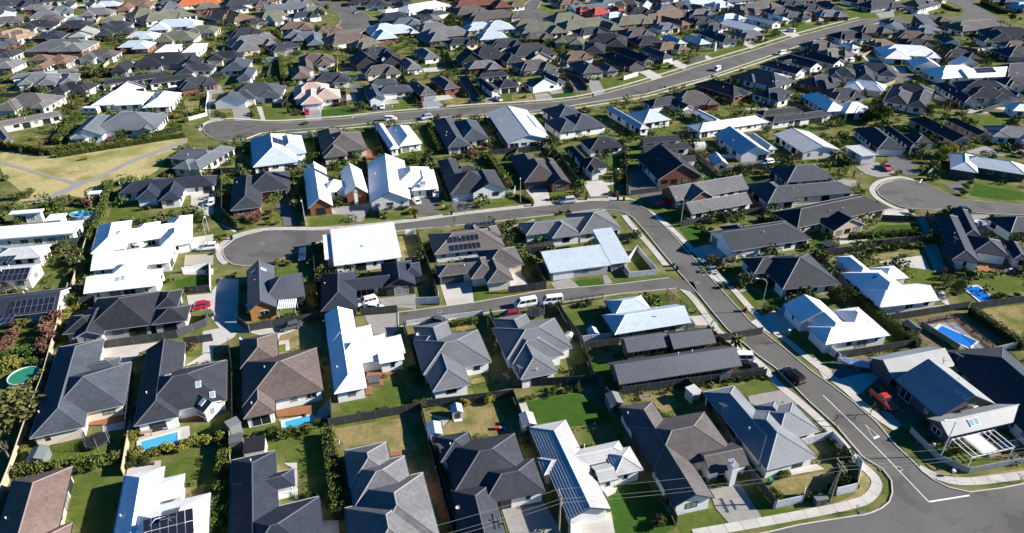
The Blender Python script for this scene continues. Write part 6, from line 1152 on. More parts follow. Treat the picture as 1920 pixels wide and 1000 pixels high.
('rightmost',1,139,'dark',1.8,[134.1,301.3,143.8,312.7]),
('',1,140,'dark',1.8,[138.4,308.0,157.1,315.1]),
('',0,151,'timberl',1.8,[168.2,334.4,177.3,343.7]),
('',0,142,'dark',1.8,[108.4,255.3,113.2,245.4]),
('',0,146,'dark',1.8,[228.1,391.2,223.4,401.1]),
('',0,147,'dark',1.8,[243.0,400.0,247.2,410.2]),
('',1,147,'dark',1.8,[259.4,387.2,269.3,388.8]),
('',3,150,'dark',1.8,[214.7,358.0,230.9,346.2]),
('rightmost',0,158,'dark',1.8,[225.6,330.9,233.8,349.1]),
('',2,152,'grey',1.8,[188.1,288.5,200.5,284.6]),
('',0,154,'grey',1.8,[169.9,256.6,168.1,268.4]),
('',0,164,'dark',1.8,[175.8,249.5,189.1,258.3]),
('',1,155,'grey',1.8,[178.9,256.8,198.9,257.3])
]
HEDGES = [
('',3,2,1.6,1.5,[-75.4,73.5,-60.7,76.4]),
('',3,5,1.8,1.8,[-29.9,82.0,-24.4,65.3]),
('leftmost',3,4,1.3,1.2,[-46.3,81.6,-44.4,73.5]),
('rightmost',3,4,1.7,1.6,[-45.0,78.5,-43.6,72.6]),
('',2,27,1.8,1.8,[73.3,121.7,78.0,105.5]),
('',3,11,1.8,1.6,[94.9,117.2,97.8,104.5]),
('',1,29,1.8,1.5,[-116.1,182.7,-107.3,159.5,-103.9,148.8]),
('leftmost',0,36,2.2,2.0,[-160.0,245.9,-151.1,216.0]),
('rightmost',0,36,2.2,2.0,[-147.8,207.8,-138.7,213.2]),
('rightmost',2,36,1.5,1.5,[-144.9,204.6,-111.8,224.0]),
('',1,36,2.0,1.5,[-125.2,218.9,-115.7,231.0]),
('',2,35,2.4,1.5,[-168.1,213.2,-147.0,206.5]),
('leftmost',2,36,1.2,1.0,[-131.7,216.0,-128.8,218.2]),
('',0,45,1.8,1.5,[-28.2,227.8,-22.8,207.8]),
('leftmost',1,49,2.2,1.8,[-7.3,203.9,-0.6,179.5]),
('',2,48,1.2,1.0,[10.6,172.4,19.0,174.9]),
('rightmost',1,49,1.2,1.0,[1.1,174.4,5.5,170.5]),
('',3,20,1.2,1.0,[-12.1,112.4,-7.1,113.7]),
('',1,26,1.5,1.2,[83.6,149.6,100.4,151.9]),
('',1,25,1.2,1.2,[68.3,161.2,71.3,144.9]),
('',0,93,2.5,1.8,[-110.2,331.0,-98.9,296.1]),
('',1,106,2.0,1.5,[27.2,370.8,24.1,333.4]),
('',1,102,2.5,2.0,[0.0,365.0,21.1,366.4]),
('',2,114,2.0,2.0,[62.1,379.7,77.2,382.8]),
('',1,159,1.5,1.5,[287.8,496.7,281.6,459.6,284.6,455.4]),
('',0,161,2.5,2.5,[314.6,482.2,308.2,447.0]),
('',1,79,1.8,1.5,[-173.8,384.4,-160.6,381.3]),
('',0,148,1.5,1.2,[251.1,389.1,248.5,367.8]),
('',3,90,1.8,1.2,[-116.8,398.9,-109.4,402.3]),
('',1,142,1.5,1.5,[117.4,241.3,128.6,247.0]),
('',2,8,1.3,1.0,[22.4,68.1,22.6,67.8])
]
CARS = [
('',1,23,'suv','black',50.7,96.21,1.97),
('',0,10,'ute','red',63.94,89.79,-1.3),
('',3,21,'van','white',2.84,119.72,-2.84),
('',2,19,'van','white',8.37,120.69,-2.95),
('',2,14,'car','dgrey',-44.24,111.73,-2.69),
('',2,15,'suv','white',-30.61,120.4,-2.68),
('',2,15,'car','white',-28.69,118.43,-0.13),
('',1,30,'suv','white',-73.39,144.25,-2.92),
('',1,32,'car','crimson',-65.39,118.99,-2.74),
('leftmost',0,39,'car','white',-82.38,170.27,1.93),
('rightmost',0,39,'car','white',-82.46,170.75,1.86),
('',0,16,'suv','dblue',-49.39,140.23,-1.37),
('',3,21,'car','maroon',-0.44,115.84,-2.88),
('',1,23,'ute','black',42.7,98.76,0.0),
('',1,44,'suv','white',-21.36,175.71,-1.48),
('',2,44,'car','white',-26.24,171.04,1.96),
('',2,48,'suv','silver',15.18,170.75,-2.89),
('rightmost',3,45,'suv','silver',-31.37,243.02,-2.75),
('',3,43,'car','white',-44.08,241.31,-2.63),
('',1,54,'suv','white',78.97,198.62,-2.68),
('',0,59,'car','red',41.33,169.79,-2.84),
('',1,55,'ute','salmon',114.13,194.97,-1.66),
('',3,61,'car','dblue',120.37,165.09,2.91),
('',3,61,'car','white',118.8,156.29,-2.55),
('',2,95,'car','crimson',-76.6,249.33,-1.32),
('',1,93,'suv','blue',-82.97,302.8,-2.65),
('',1,85,'suv','silver',-153.0,423.05,-1.2),
('',3,43,'suv','white',-44.17,241.01,0.0),
('leftmost',3,45,'suv','silver',-31.48,243.12,-2.43),
('',2,107,'car','dgrey',-52.28,254.89,-1.42),
('',2,107,'car','white',-49.56,255.66,-1.41),
('',2,109,'ute','white',-5.64,266.0,2.12),
('',0,171,'car','dblue',-98.09,450.59,-2.15),
('',0,171,'car','white',-107.58,476.9,-1.66),
('',1,115,'van','white',96.23,403.47,-2.46),
('',0,137,'van','white',92.66,311.23,-2.23),
('',1,130,'van','white',155.44,395.1,2.3),
('',1,132,'suv','silver',183.46,424.92,0.57),
('',1,131,'car','dgrey',178.48,413.94,3.14),
('',0,83,'caravan','white',-156.98,248.89,3.14),
('',0,140,'van','white',132.12,341.65,-2.56),
('',0,52,'van','white',38.49,245.63,-0.89),
('',2,7,'car','white',8.66,62.89,1.49),
('',3,20,'car','dgrey',-15.23,113.55,2.87),
('',0,10,'boat','white',63.01,99.63,2.82),
('',1,140,'van','white',159.2,325.82,-2.38),
('',1,23,'van','white',42.43,101.18,3.14)
]
TREES = [
('olive',[('leftmost',0,0,4.2,-83.2,85.9),('rightmost',0,0,3.0,-84.0,89.6),('',1,9,1.4,52.1,76.7),('rightmost',0,30,2.0,-101.6,139.7),('leftmost',0,30,2.0,-101.1,136.9),('',0,31,2.0,-98.5,132.8),('',1,33,1.4,-92.9,121.7),('',2,34,1.4,-106.8,124.7),('',1,32,0.7,-68.0,129.8),('rightmost',1,31,0.7,-69.1,133.0),('leftmost',1,31,0.7,-70.4,135.0),('rightmost',0,24,1.8,51.8,127.9),('',0,25,1.6,46.1,137.7),('leftmost',0,24,0.9,45.9,126.7),('',0,36,1.6,-148.9,185.9),('second-from-left',3,29,1.6,-138.3,173.3),('leftmost',3,29,1.6,-135.9,165.6),('third-from-left',3,29,1.4,-135.6,173.6),('rightmost',3,29,1.4,-135.8,176.6),('leftmost',2,45,1.4,-15.7,202.9),('rightmost',2,45,1.4,-13.6,206.8),('rightmost',0,46,1.2,-4.8,222.6),('leftmost',0,46,1.2,-6.9,227.2),('leftmost',0,51,1.4,0.2,157.0),('middle',0,51,1.4,1.0,152.8),('rightmost',0,51,1.4,1.7,149.6),('',3,17,1.4,-2.4,154.5),('',1,59,1.3,64.9,180.9),('middle',0,57,1.5,139.8,228.1),('rightmost',0,57,1.5,141.0,223.5),('leftmost',0,57,1.5,137.4,229.7),('middle',1,65,3.0,-183.2,300.5),('',0,81,3.0,-178.3,300.5),('leftmost',1,65,3.0,-175.9,281.1),('rightmost',1,65,2.2,-176.6,288.8),('rightmost',1,64,2.2,-171.0,270.7),('leftmost',1,64,2.2,-167.1,259.2),('rightmost',0,71,2.6,-261.7,406.3),('leftmost',0,71,2.6,-265.9,402.9),('',1,68,2.6,-267.3,399.5),('',0,66,1.8,-223.6,303.8),('leftmost',0,65,1.8,-217.0,291.7),('rightmost',0,65,1.8,-207.9,282.3),('leftmost',1,35,1.6,-166.1,245.4),('rightmost',1,35,1.6,-165.0,248.3),('leftmost',1,89,2.2,-122.0,363.5),('rightmost',1,89,2.2,-115.5,349.7),('',1,92,1.7,-109.6,299.9),('rightmost',1,94,1.7,-89.4,268.5),('leftmost',1,94,1.7,-88.0,260.3),('',3,88,1.6,-177.7,474.4),('',0,88,1.6,-182.6,479.0),('',1,88,1.6,-170.0,460.9),('',3,96,1.6,-77.3,406.5),('',0,96,1.6,-71.8,359.8),('leftmost',1,103,1.3,-53.2,318.1),('',2,104,1.3,-47.7,298.9),('rightmost',1,103,1.3,-54.6,332.1),('',3,121,1.6,79.2,383.4),('',0,121,1.6,75.0,371.2),('',1,118,1.6,63.2,365.4),('leftmost',3,47,1.2,23.8,249.2),('middle',3,47,1.2,25.8,250.7),('rightmost',3,47,1.2,28.6,250.7),('third-from-left',1,138,1.7,123.8,297.9),('second-from-left',1,138,1.7,123.1,302.0),('rightmost',1,138,1.7,126.9,292.0),('leftmost',1,138,1.7,120.0,304.0),('',0,147,1.7,241.1,395.9),('',1,146,1.7,242.0,402.7),('leftmost',0,152,1.7,183.4,304.0),('rightmost',0,152,1.7,182.9,297.9)]),
('bare',[('',2,0,3.0,-77.5,75.8),('',3,4,1.6,-30.6,69.5),('leftmost',1,9,1.5,53.6,84.0),('rightmost',1,9,1.4,54.2,85.3),('',0,10,1.4,60.5,86.8),('',2,11,0.9,76.2,72.0),('',2,9,0.9,49.4,66.7),('leftmost',2,34,1.6,-108.8,123.7),('middle',2,34,1.6,-107.6,124.3),('rightmost',2,34,1.6,-106.6,124.3),('',3,21,1.7,-4.9,110.8),('leftmost',0,21,1.7,-4.0,107.3),('middle',0,21,1.7,-3.1,103.5),('',2,21,1.7,-0.8,95.2),('rightmost',0,21,1.1,-1.8,98.9),('',3,23,1.3,39.8,111.9),('',0,28,1.3,52.1,106.9),('rightmost',2,35,1.1,-157.9,207.8),('leftmost',0,36,1.1,-153.4,207.8),('rightmost',0,36,1.1,-148.2,203.9),('leftmost',2,35,1.1,-163.2,210.5),('',2,36,1.1,-130.1,192.8),('',2,45,1.6,-10.1,203.3),('',3,49,1.6,-11.9,201.3),('',3,17,1.5,-14.7,156.8),('',3,51,1.5,11.3,164.8),('rightmost',3,45,1.5,-18.8,243.2),('',0,53,1.3,60.4,219.8),('',3,60,1.3,58.2,217.0),('leftmost',1,62,1.3,99.0,179.0),('rightmost',1,62,1.3,98.6,174.9),('',2,68,2.4,-251.1,351.2),('',1,68,2.4,-247.7,368.1),('',0,71,2.4,-267.3,421.4),('',0,83,2.0,-164.4,254.5),('',1,64,2.0,-168.6,256.1),('leftmost',1,83,1.8,-127.0,271.5),('rightmost',1,83,1.8,-123.8,273.2),('leftmost',3,45,1.2,-23.4,243.7),('middle',3,45,1.2,-19.5,245.1),('',0,112,2.0,32.6,455.8),('',0,125,2.0,55.4,276.1),('',0,124,2.0,50.4,264.1),('',1,110,2.0,24.7,385.4),('',0,147,2.2,247.2,397.5),('',2,161,2.2,316.6,459.0),('',1,153,2.2,162.7,249.3),('',2,154,2.2,167.2,250.8)]),
('yshrub',[('fourth-from-left',0,0,1.2,-84.9,94.6),('leftmost',2,1,1.2,-61.0,81.2),('second-from-left',2,1,1.2,-59.2,78.0),('',2,0,1.2,-77.2,78.3),('third-from-left',2,1,1.3,-58.2,76.6),('fourth-from-left',2,1,1.3,-56.3,77.3),('fifth-from-left',2,1,1.3,-54.3,78.6),('sixth-from-left',2,1,1.3,-52.1,78.6),('seventh-from-left',2,1,1.3,-51.0,79.7),('rightmost',2,1,1.3,-49.2,79.7),('',2,12,1.3,-47.0,80.6),('',3,6,1.1,-11.1,75.1),('leftmost',2,20,1.2,-8.0,89.0),('rightmost',2,20,1.2,-3.8,89.8),('leftmost',2,23,0.6,24.2,93.8),('rightmost',2,23,0.6,32.0,95.5),('second-from-left',2,10,0.8,70.5,78.2),('third-from-left',2,10,0.8,72.2,78.6),('fourth-from-left',2,10,0.8,74.7,78.9),('rightmost',2,10,0.8,76.0,79.1),('leftmost',2,10,0.8,69.0,77.9),('second-from-left',0,0,1.5,-93.1,100.0),('leftmost',0,0,1.5,-93.1,98.7),('third-from-left',0,0,1.5,-90.9,99.6),('rightmost',0,0,1.5,-84.5,95.3),('',0,31,1.1,-96.3,131.4),('leftmost',1,33,1.1,-91.4,114.9),('middle',1,33,1.1,-92.0,117.1),('rightmost',0,32,1.1,-89.6,111.3),('leftmost',0,32,1.1,-87.8,107.8),('rightmost',1,33,1.1,-91.0,118.2),('middle',3,14,0.9,-52.4,130.0),('leftmost',3,14,0.9,-54.5,137.3),('rightmost',3,14,0.9,-53.3,138.4),('second-from-left',1,30,0.7,-72.0,149.0),('',2,28,0.8,61.9,102.1),('',2,27,0.8,79.5,116.0),('',0,61,0.8,99.1,145.0),('',2,36,1.0,-134.4,202.6),('',1,36,1.4,-124.1,243.5),('',0,42,1.3,-63.9,208.7),('',1,41,1.3,-62.5,202.2),('',0,41,1.1,-82.6,193.9),('leftmost',2,94,1.1,-104.5,244.0),('rightmost',2,94,1.1,-95.5,245.8),('rightmost',2,39,1.0,-60.6,157.8),('second-from-left',2,39,1.0,-62.9,157.8),('leftmost',2,39,1.0,-68.2,155.2),('third-from-left',2,39,1.0,-63.2,161.2),('leftmost',2,44,1.0,-33.2,161.2),('rightmost',2,44,1.0,-27.1,163.9),('third-from-left',1,30,0.7,-72.7,150.7),('rightmost',1,30,0.7,-71.1,151.5),('leftmost',1,30,0.7,-72.5,148.3),('',0,49,1.0,-19.3,169.5),('',2,49,1.0,-17.1,166.7),('middle',2,44,1.0,-27.6,163.9),('',1,63,0.7,70.4,189.2),('',3,62,0.7,78.3,192.1),('leftmost',0,79,2.2,-197.0,367.4),('leftmost',0,78,2.2,-205.2,376.3),('rightmost',0,78,2.2,-211.4,392.0),('',1,75,1.2,-227.8,472.2),('rightmost',0,79,1.2,-185.5,353.3),('',0,65,1.2,-210.6,280.6),('middle',0,91,2.2,-95.6,364.5),('rightmost',0,91,2.2,-91.2,353.4),('leftmost',0,91,2.2,-96.9,361.7),('',0,94,1.2,-105.1,246.6),('third-from-left',2,94,1.2,-96.0,246.6),('',1,86,1.2,-129.1,406.8),('second-from-left',2,94,1.2,-99.2,256.4),('',0,86,1.2,-145.9,412.1),('rightmost',1,82,1.8,-136.3,298.3),('leftmost',1,82,1.8,-134.5,288.5),('',1,81,1.8,-138.2,304.4),('',1,110,1.8,27.2,371.4),('middle',1,106,1.8,24.7,351.7),('leftmost',1,106,1.8,23.0,343.8),('rightmost',1,106,1.8,26.6,343.8),('',1,135,1.1,125.5,370.5),('',1,140,1.1,150.1,314.6),('',0,144,1.1,140.5,306.1),('leftmost',1,159,1.2,264.2,446.4),('rightmost',1,159,1.2,269.1,448.4),('',0,147,1.2,248.2,385.4)]),
('shrub',[('leftmost',3,2,1.1,-68.8,74.1),('second-from-left',3,2,1.1,-66.0,74.3),('third-from-left',3,2,1.1,-64.6,74.8),('fourth-from-left',3,2,1.1,-63.4,75.1),('rightmost',3,2,1.1,-62.4,75.4),('',3,4,1.6,-42.6,70.1),('rightmost',1,3,1.6,-42.0,67.8),('middle',1,3,1.6,-41.4,65.5),('leftmost',1,3,1.6,-41.1,63.6),('leftmost',2,12,1.1,-47.2,80.5),('second-from-left',2,12,1.1,-45.9,79.1),('third-from-left',2,12,1.1,-39.7,81.9),('fourth-from-left',2,12,1.1,-38.7,82.3),('fifth-from-left',2,12,1.1,-37.1,81.9),('sixth-from-left',2,12,1.1,-35.9,82.3),('seventh-from-left',2,12,1.1,-34.3,82.3),('eighth-from-left',2,12,1.1,-33.2,83.0),('rightmost',2,12,1.1,-32.1,84.2),('leftmost',2,13,1.1,-30.9,84.5),('middle',2,13,1.0,-25.5,86.5),('rightmost',2,13,1.0,-21.6,87.7),('',2,20,1.0,-15.8,89.1),('',0,6,1.3,-10.9,74.8),('leftmost',2,21,0.7,2.7,90.5),('second-from-left',2,21,0.7,3.8,91.1),('third-from-left',2,21,0.7,6.6,91.6),('fourth-from-left',2,21,0.7,7.5,92.4),('fifth-from-left',2,21,0.7,9.2,92.2),('sixth-from-left',2,21,0.7,10.0,92.6),('rightmost',2,21,0.7,12.0,92.8),('',2,8,0.8,30.3,71.5),('second-from-left',1,8,0.8,31.4,71.8),('third-from-left',1,8,0.8,32.8,72.2),('rightmost',1,8,0.8,34.1,72.7),('leftmost',1,8,0.8,31.0,71.8),('third-from-left',2,9,0.8,40.7,73.0),('rightmost',2,9,0.8,41.7,73.6),('leftmost',2,9,0.8,38.6,70.2),('second-from-left',2,9,0.8,39.2,69.3),('leftmost',1,9,1.0,50.5,82.0),('middle',1,9,1.0,50.8,80.2),('rightmost',1,9,1.0,51.1,74.2),('',2,33,1.5,-98.3,112.5),('leftmost',0,32,1.5,-94.5,102.3),('third-from-left',0,32,1.5,-92.0,103.2),('rightmost',0,32,1.5,-90.6,103.2),('second-from-left',0,32,1.5,-93.1,102.7),('leftmost',3,0,1.3,-89.1,99.8),('middle',3,0,1.3,-88.0,100.2),('rightmost',3,0,1.3,-86.3,99.3),('fourth-from-left',1,34,0.9,-104.6,137.0),('third-from-left',1,34,0.9,-105.6,136.7),('rightmost',1,34,0.9,-105.4,139.1),('second-from-left',1,34,0.9,-103.5,131.0),('leftmost',1,34,0.9,-103.0,129.1),('leftmost',2,14,1.0,-46.1,115.0),('rightmost',2,14,1.0,-44.7,115.6),('',3,14,1.0,-51.6,136.9),('',0,16,0.9,-48.5,145.7),('leftmost',3,20,0.7,-11.6,113.2),('middle',3,20,0.7,-10.1,113.7),('rightmost',3,20,0.7,-8.6,114.0),('',3,21,0.7,-7.7,114.2),('leftmost',0,20,1.2,-18.3,97.7),('rightmost',0,20,1.2,-17.3,95.6),('leftmost',1,21,0.8,14.1,104.2),('rightmost',1,21,0.8,14.4,101.5),('',0,23,0.8,14.7,98.8),('rightmost',0,24,0.9,49.6,127.2),('leftmost',0,24,0.9,48.2,128.1),('middle',2,24,1.1,61.1,122.8),('leftmost',2,24,1.1,58.5,121.6),('rightmost',2,24,1.1,62.6,123.4),('leftmost',0,28,1.1,52.8,117.7),('rightmost',0,28,1.1,54.5,118.2),('middle',2,61,1.0,105.2,122.9),('rightmost',2,61,1.0,108.6,123.2),('leftmost',2,61,1.0,103.5,122.3),('rightmost',1,28,0.7,77.4,108.1),('',3,10,0.7,78.0,105.2),('leftmost',1,28,0.7,65.5,105.7),('second-from-left',3,29,1.1,-124.8,166.6),('leftmost',3,29,1.1,-126.2,166.6),('third-from-left',3,29,1.1,-122.2,166.6),('fourth-from-left',3,29,1.1,-122.0,168.4),('rightmost',3,29,1.1,-116.0,162.0),('',1,29,1.1,-108.5,155.9),('rightmost',1,36,1.2,-118.0,240.4),('leftmost',1,36,1.2,-120.2,235.4),('second-from-left',1,36,1.2,-121.5,243.8),('third-from-left',1,36,1.2,-118.3,238.7),('rightmost',2,39,1.1,-70.7,160.2),('middle',2,39,1.1,-71.3,157.6),('leftmost',2,39,1.1,-73.8,160.2),('',0,40,1.1,-56.9,165.6),('second-from-left',2,42,1.0,-54.3,198.9),('third-from-left',2,42,1.0,-51.7,200.1),('rightmost',2,42,1.0,-48.7,198.9),('',1,42,1.0,-46.4,201.4),('leftmost',2,42,1.0,-55.9,194.0),('second-from-left',2,44,0.9,-32.3,166.8),('third-from-left',2,44,0.9,-29.9,166.8),('fourth-from-left',2,44,0.9,-28.7,166.8),('leftmost',2,44,0.9,-33.7,163.2),('',3,44,1.0,-31.9,200.1),('',0,49,1.0,-26.8,196.4),('fifth-from-left',2,44,1.0,-26.9,164.8),('rightmost',2,44,1.0,-25.6,163.9),('rightmost',2,46,1.0,1.2,211.9),('leftmost',2,46,1.0,-2.2,211.9),('rightmost',1,46,1.0,15.6,215.3),('',2,47,1.0,21.4,220.3),('leftmost',1,46,1.0,7.4,221.8),('leftmost',3,17,0.9,-5.5,156.2),('middle',3,17,0.9,-4.4,156.6),('rightmost',3,17,0.9,-2.8,155.3),('',0,51,0.9,-0.9,157.9),('leftmost',2,49,0.8,-10.5,171.7),('rightmost',2,49,0.8,-8.8,170.7),('second-from-left',2,49,0.8,-9.5,167.9),('third-from-left',2,49,0.8,-9.8,173.7),('',3,62,0.9,80.8,192.4),('',2,63,0.9,62.7,187.8),('',2,59,0.9,47.5,156.2),('rightmost',2,50,0.9,32.3,183.9),('rightmost',0,26,1.1,65.6,157.6),('leftmost',0,26,1.1,65.0,159.4),('rightmost',1,54,0.8,84.3,206.8),('leftmost',1,54,0.8,82.9,205.5),('leftmost',2,50,0.8,29.6,176.7),('',2,143,1.0,100.7,232.6),('',1,143,1.0,103.6,233.3),('rightmost',2,58,1.3,133.3,183.4),('middle',2,58,1.3,130.4,180.2),('leftmost',2,58,1.3,127.2,176.0),('',3,61,0.9,106.1,164.1),('second-from-left',0,61,0.9,105.2,161.4),('third-from-left',0,61,0.9,102.5,154.5),('',2,26,1.0,86.4,142.7),('leftmost',1,26,1.0,89.8,144.6),('rightmost',1,26,1.0,92.9,144.9),('leftmost',0,61,1.0,95.0,145.7),('rightmost',0,61,1.0,99.4,145.7),('',0,80,1.2,-177.1,340.3),('',0,79,1.2,-188.0,350.7),('leftmost',1,70,1.2,-273.0,446.4),('rightmost',1,70,1.2,-256.5,438.3),('middle',0,89,1.5,-143.2,349.9),('rightmost',0,89,1.5,-138.6,347.2),('',2,89,1.5,-127.7,347.2),('',1,89,1.5,-121.3,344.6),('leftmost',2,90,1.5,-106.2,344.6),('rightmost',2,90,1.5,-104.3,342.1),('leftmost',0,89,1.5,-142.8,337.0),('',0,92,1.2,-127.6,297.7),('',0,94,1.2,-117.3,246.6),('fourth-from-left',1,36,1.2,-118.0,239.6),('',2,95,1.2,-73.9,236.8),('',0,103,1.2,-78.7,323.4),('',1,86,1.2,-125.7,408.5),('',1,93,1.0,-79.3,296.1),('',2,92,1.0,-108.1,288.4),('',1,92,1.0,-103.5,290.3),('',2,96,1.2,-63.5,350.7),('leftmost',1,96,1.2,-57.8,367.3),('rightmost',1,96,1.2,-53.6,364.4),('',0,97,1.2,-44.7,358.8),('',0,102,1.2,-18.2,370.2),('',0,105,1.2,-25.6,312.2),('leftmost',2,104,1.2,-44.5,302.7),('',1,107,1.0,-44.8,267.2),('',0,107,1.0,-56.1,257.5),('rightmost',2,104,1.0,-37.5,303.2),('',1,104,1.0,-31.1,304.2),('rightmost',3,109,1.2,1.6,303.8),('leftmost',3,109,1.2,-2.3,305.8),('',2,102,1.2,-9.3,376.1),('',1,123,1.2,14.9,286.1),('',3,47,1.2,19.3,257.1),('',2,122,1.2,37.1,295.7),('',1,119,1.2,61.1,312.2),('',0,116,1.2,77.2,472.2),('',1,125,1.2,77.2,258.7),('',1,136,1.2,101.5,266.8),('',0,142,1.2,104.4,266.8),('',0,137,1.2,88.0,299.7),('',0,144,1.2,136.9,303.8),('',1,135,1.0,130.4,367.8),('',1,129,1.0,133.9,370.8),('',0,128,1.0,137.8,439.0),('rightmost',0,149,1.2,218.3,379.2),('leftmost',0,149,1.2,215.4,376.1),('',3,152,1.2,218.9,323.4),('',2,154,1.2,173.2,254.1),('',1,154,1.2,177.4,254.1)]),
('dshrub',[('leftmost',3,3,1.0,-58.5,75.5),('rightmost',3,3,1.0,-56.9,75.8),('leftmost',2,1,1.0,-55.5,78.1),('rightmost',2,1,1.0,-48.6,81.3),('leftmost',3,4,0.7,-30.6,69.1),('middle',3,4,0.7,-29.9,69.2),('rightmost',3,4,0.7,-28.8,69.5),('',2,8,1.6,20.6,64.4),('leftmost',2,9,1.2,43.5,68.8),('second-from-left',2,9,1.2,45.1,68.8),('third-from-left',2,9,1.2,46.6,69.7),('second-from-left',1,23,0.6,38.3,95.3),('third-from-left',1,23,0.6,39.5,95.5),('fourth-from-left',1,23,0.6,41.0,95.7),('sixth-from-left',1,23,0.6,42.2,96.0),('eighth-from-left',1,23,0.6,43.4,96.2),('ninth-from-left',1,23,0.6,44.7,96.6),('leftmost',1,23,0.6,33.9,94.0),('leftmost',1,9,1.0,49.5,72.9),('middle',1,9,1.0,50.5,72.3),('rightmost',1,9,1.0,50.8,71.3),('rightmost',2,9,1.0,49.2,71.0),('',0,31,1.2,-98.3,131.3),('leftmost',1,34,1.2,-100.0,132.0),('rightmost',1,34,1.2,-105.1,143.1),('',3,14,0.9,-54.6,133.9),('rightmost',0,22,1.0,16.2,120.0),('leftmost',0,22,1.0,14.3,119.4),('rightmost',1,23,0.6,45.9,96.0),('fifth-from-left',1,23,0.6,41.5,96.0),('seventh-from-left',1,23,0.6,43.1,95.8),('rightmost',2,61,1.3,103.3,131.2),('leftmost',2,61,1.3,103.0,132.5),('',2,26,0.9,86.8,143.4),('leftmost',1,26,0.9,90.0,144.2),('rightmost',1,26,0.9,93.0,144.5),('leftmost',0,61,0.9,96.3,145.3),('middle',1,26,0.9,91.4,144.2),('rightmost',3,30,1.2,-89.7,157.5),('middle',3,30,1.2,-90.8,155.8),('leftmost',3,30,1.2,-97.0,157.5),('leftmost',1,30,1.2,-82.2,161.0),('rightmost',1,30,1.2,-79.5,159.2),('leftmost',2,40,1.0,-48.8,170.5),('rightmost',2,40,1.0,-46.6,171.4),('',1,41,1.0,-63.3,196.4),('leftmost',3,44,1.5,-35.6,198.1),('second-from-left',3,44,1.5,-33.4,198.7),('third-from-left',3,44,1.5,-30.7,199.3),('rightmost',3,44,1.2,-29.0,199.8),('',3,49,1.2,-26.4,201.1),('leftmost',3,51,0.8,13.1,163.7),('rightmost',3,51,0.8,15.4,164.6),('leftmost',1,51,1.2,24.6,161.9),('rightmost',1,51,1.2,26.3,160.1),('leftmost',1,17,1.2,-0.5,145.5),('rightmost',1,17,1.2,0.9,144.7),('middle',0,25,1.4,50.2,153.1),('leftmost',0,25,1.4,48.8,152.3),('rightmost',0,25,1.4,50.5,149.9),('rightmost',1,55,1.1,105.1,200.0),('',1,62,1.1,90.4,172.3),('leftmost',1,55,1.1,103.1,197.5),('rightmost',1,142,1.5,137.4,245.0),('leftmost',1,142,1.5,128.0,239.9),('leftmost',2,162,1.5,160.3,211.1),('rightmost',2,162,1.5,161.8,209.7),('leftmost',0,163,1.1,126.0,160.2),('middle',0,163,1.1,124.1,153.5),('rightmost',0,163,1.1,126.2,154.3),('rightmost',0,61,1.1,101.4,151.0),('',0,67,1.4,-237.6,330.0),('',0,69,1.4,-242.9,375.6),('rightmost',0,77,1.4,-211.3,404.5),('leftmost',0,77,1.4,-225.8,426.1),('',1,69,1.4,-216.2,369.6),('',2,85,1.4,-154.6,394.4),('',1,78,1.4,-162.8,394.4),('',0,95,1.4,-86.5,258.3),('',0,86,1.4,-151.3,422.3),('',1,91,1.3,-73.4,347.8),('leftmost',0,98,1.3,-76.4,422.6),('rightmost',0,98,1.3,-66.8,426.4),('',2,108,1.3,-35.6,259.3),('',0,109,1.3,-16.3,261.7),('rightmost',1,110,1.6,23.4,397.1),('leftmost',1,110,1.6,22.2,387.4),('leftmost',1,119,1.6,65.1,315.7),('rightmost',1,119,1.6,72.4,315.7),('middle',1,119,1.6,66.9,313.5),('leftmost',2,106,1.0,3.4,317.1),('middle',2,106,1.0,6.2,319.3),('rightmost',2,106,1.0,9.1,319.3),('leftmost',1,106,1.0,12.0,321.6),('middle',1,106,1.0,14.8,321.6),('rightmost',1,106,1.0,17.7,321.6),('',1,130,1.4,148.1,397.7),('',1,129,1.4,132.5,378.6),('',0,141,1.4,159.5,366.7),('rightmost',1,137,1.4,108.4,271.4),('leftmost',1,137,1.4,106.7,276.6),('leftmost',2,141,1.4,163.3,332.4),('rightmost',2,141,1.5,165.2,334.6),('',0,151,1.5,166.5,332.1),('leftmost',0,152,1.5,173.6,291.1),('rightmost',0,152,1.5,180.8,303.1),('',1,147,1.5,305.3,429.5)]),
('cypress',[('leftmost',2,21,0.6,7.3,91.6),('rightmost',2,21,0.6,11.6,92.9),('leftmost',3,29,0.9,-124.4,167.8),('rightmost',3,29,0.9,-120.0,169.2),('',0,38,0.9,-117.7,172.7),('leftmost',1,48,0.5,19.7,179.9),('third-from-left',1,48,0.5,20.3,177.8),('rightmost',1,48,0.5,20.9,175.3),('second-from-left',1,48,0.5,19.6,176.8),('leftmost',1,62,0.55,98.4,191.9),('middle',1,62,0.55,100.2,190.7),('rightmost',1,62,0.55,101.7,189.0),('',3,62,0.55,96.2,193.1),('',0,89,1.0,-144.6,359.4),('rightmost',1,123,0.8,23.7,279.8),('leftmost',1,123,0.8,23.5,283.5),('leftmost',1,147,0.8,282.8,415.4),('second-from-left',1,147,0.8,282.4,411.9),('third-from-left',1,147,0.8,282.0,408.3),('fourth-from-left',1,147,0.8,281.5,404.8),('rightmost',1,147,0.8,282.2,403.1)]),
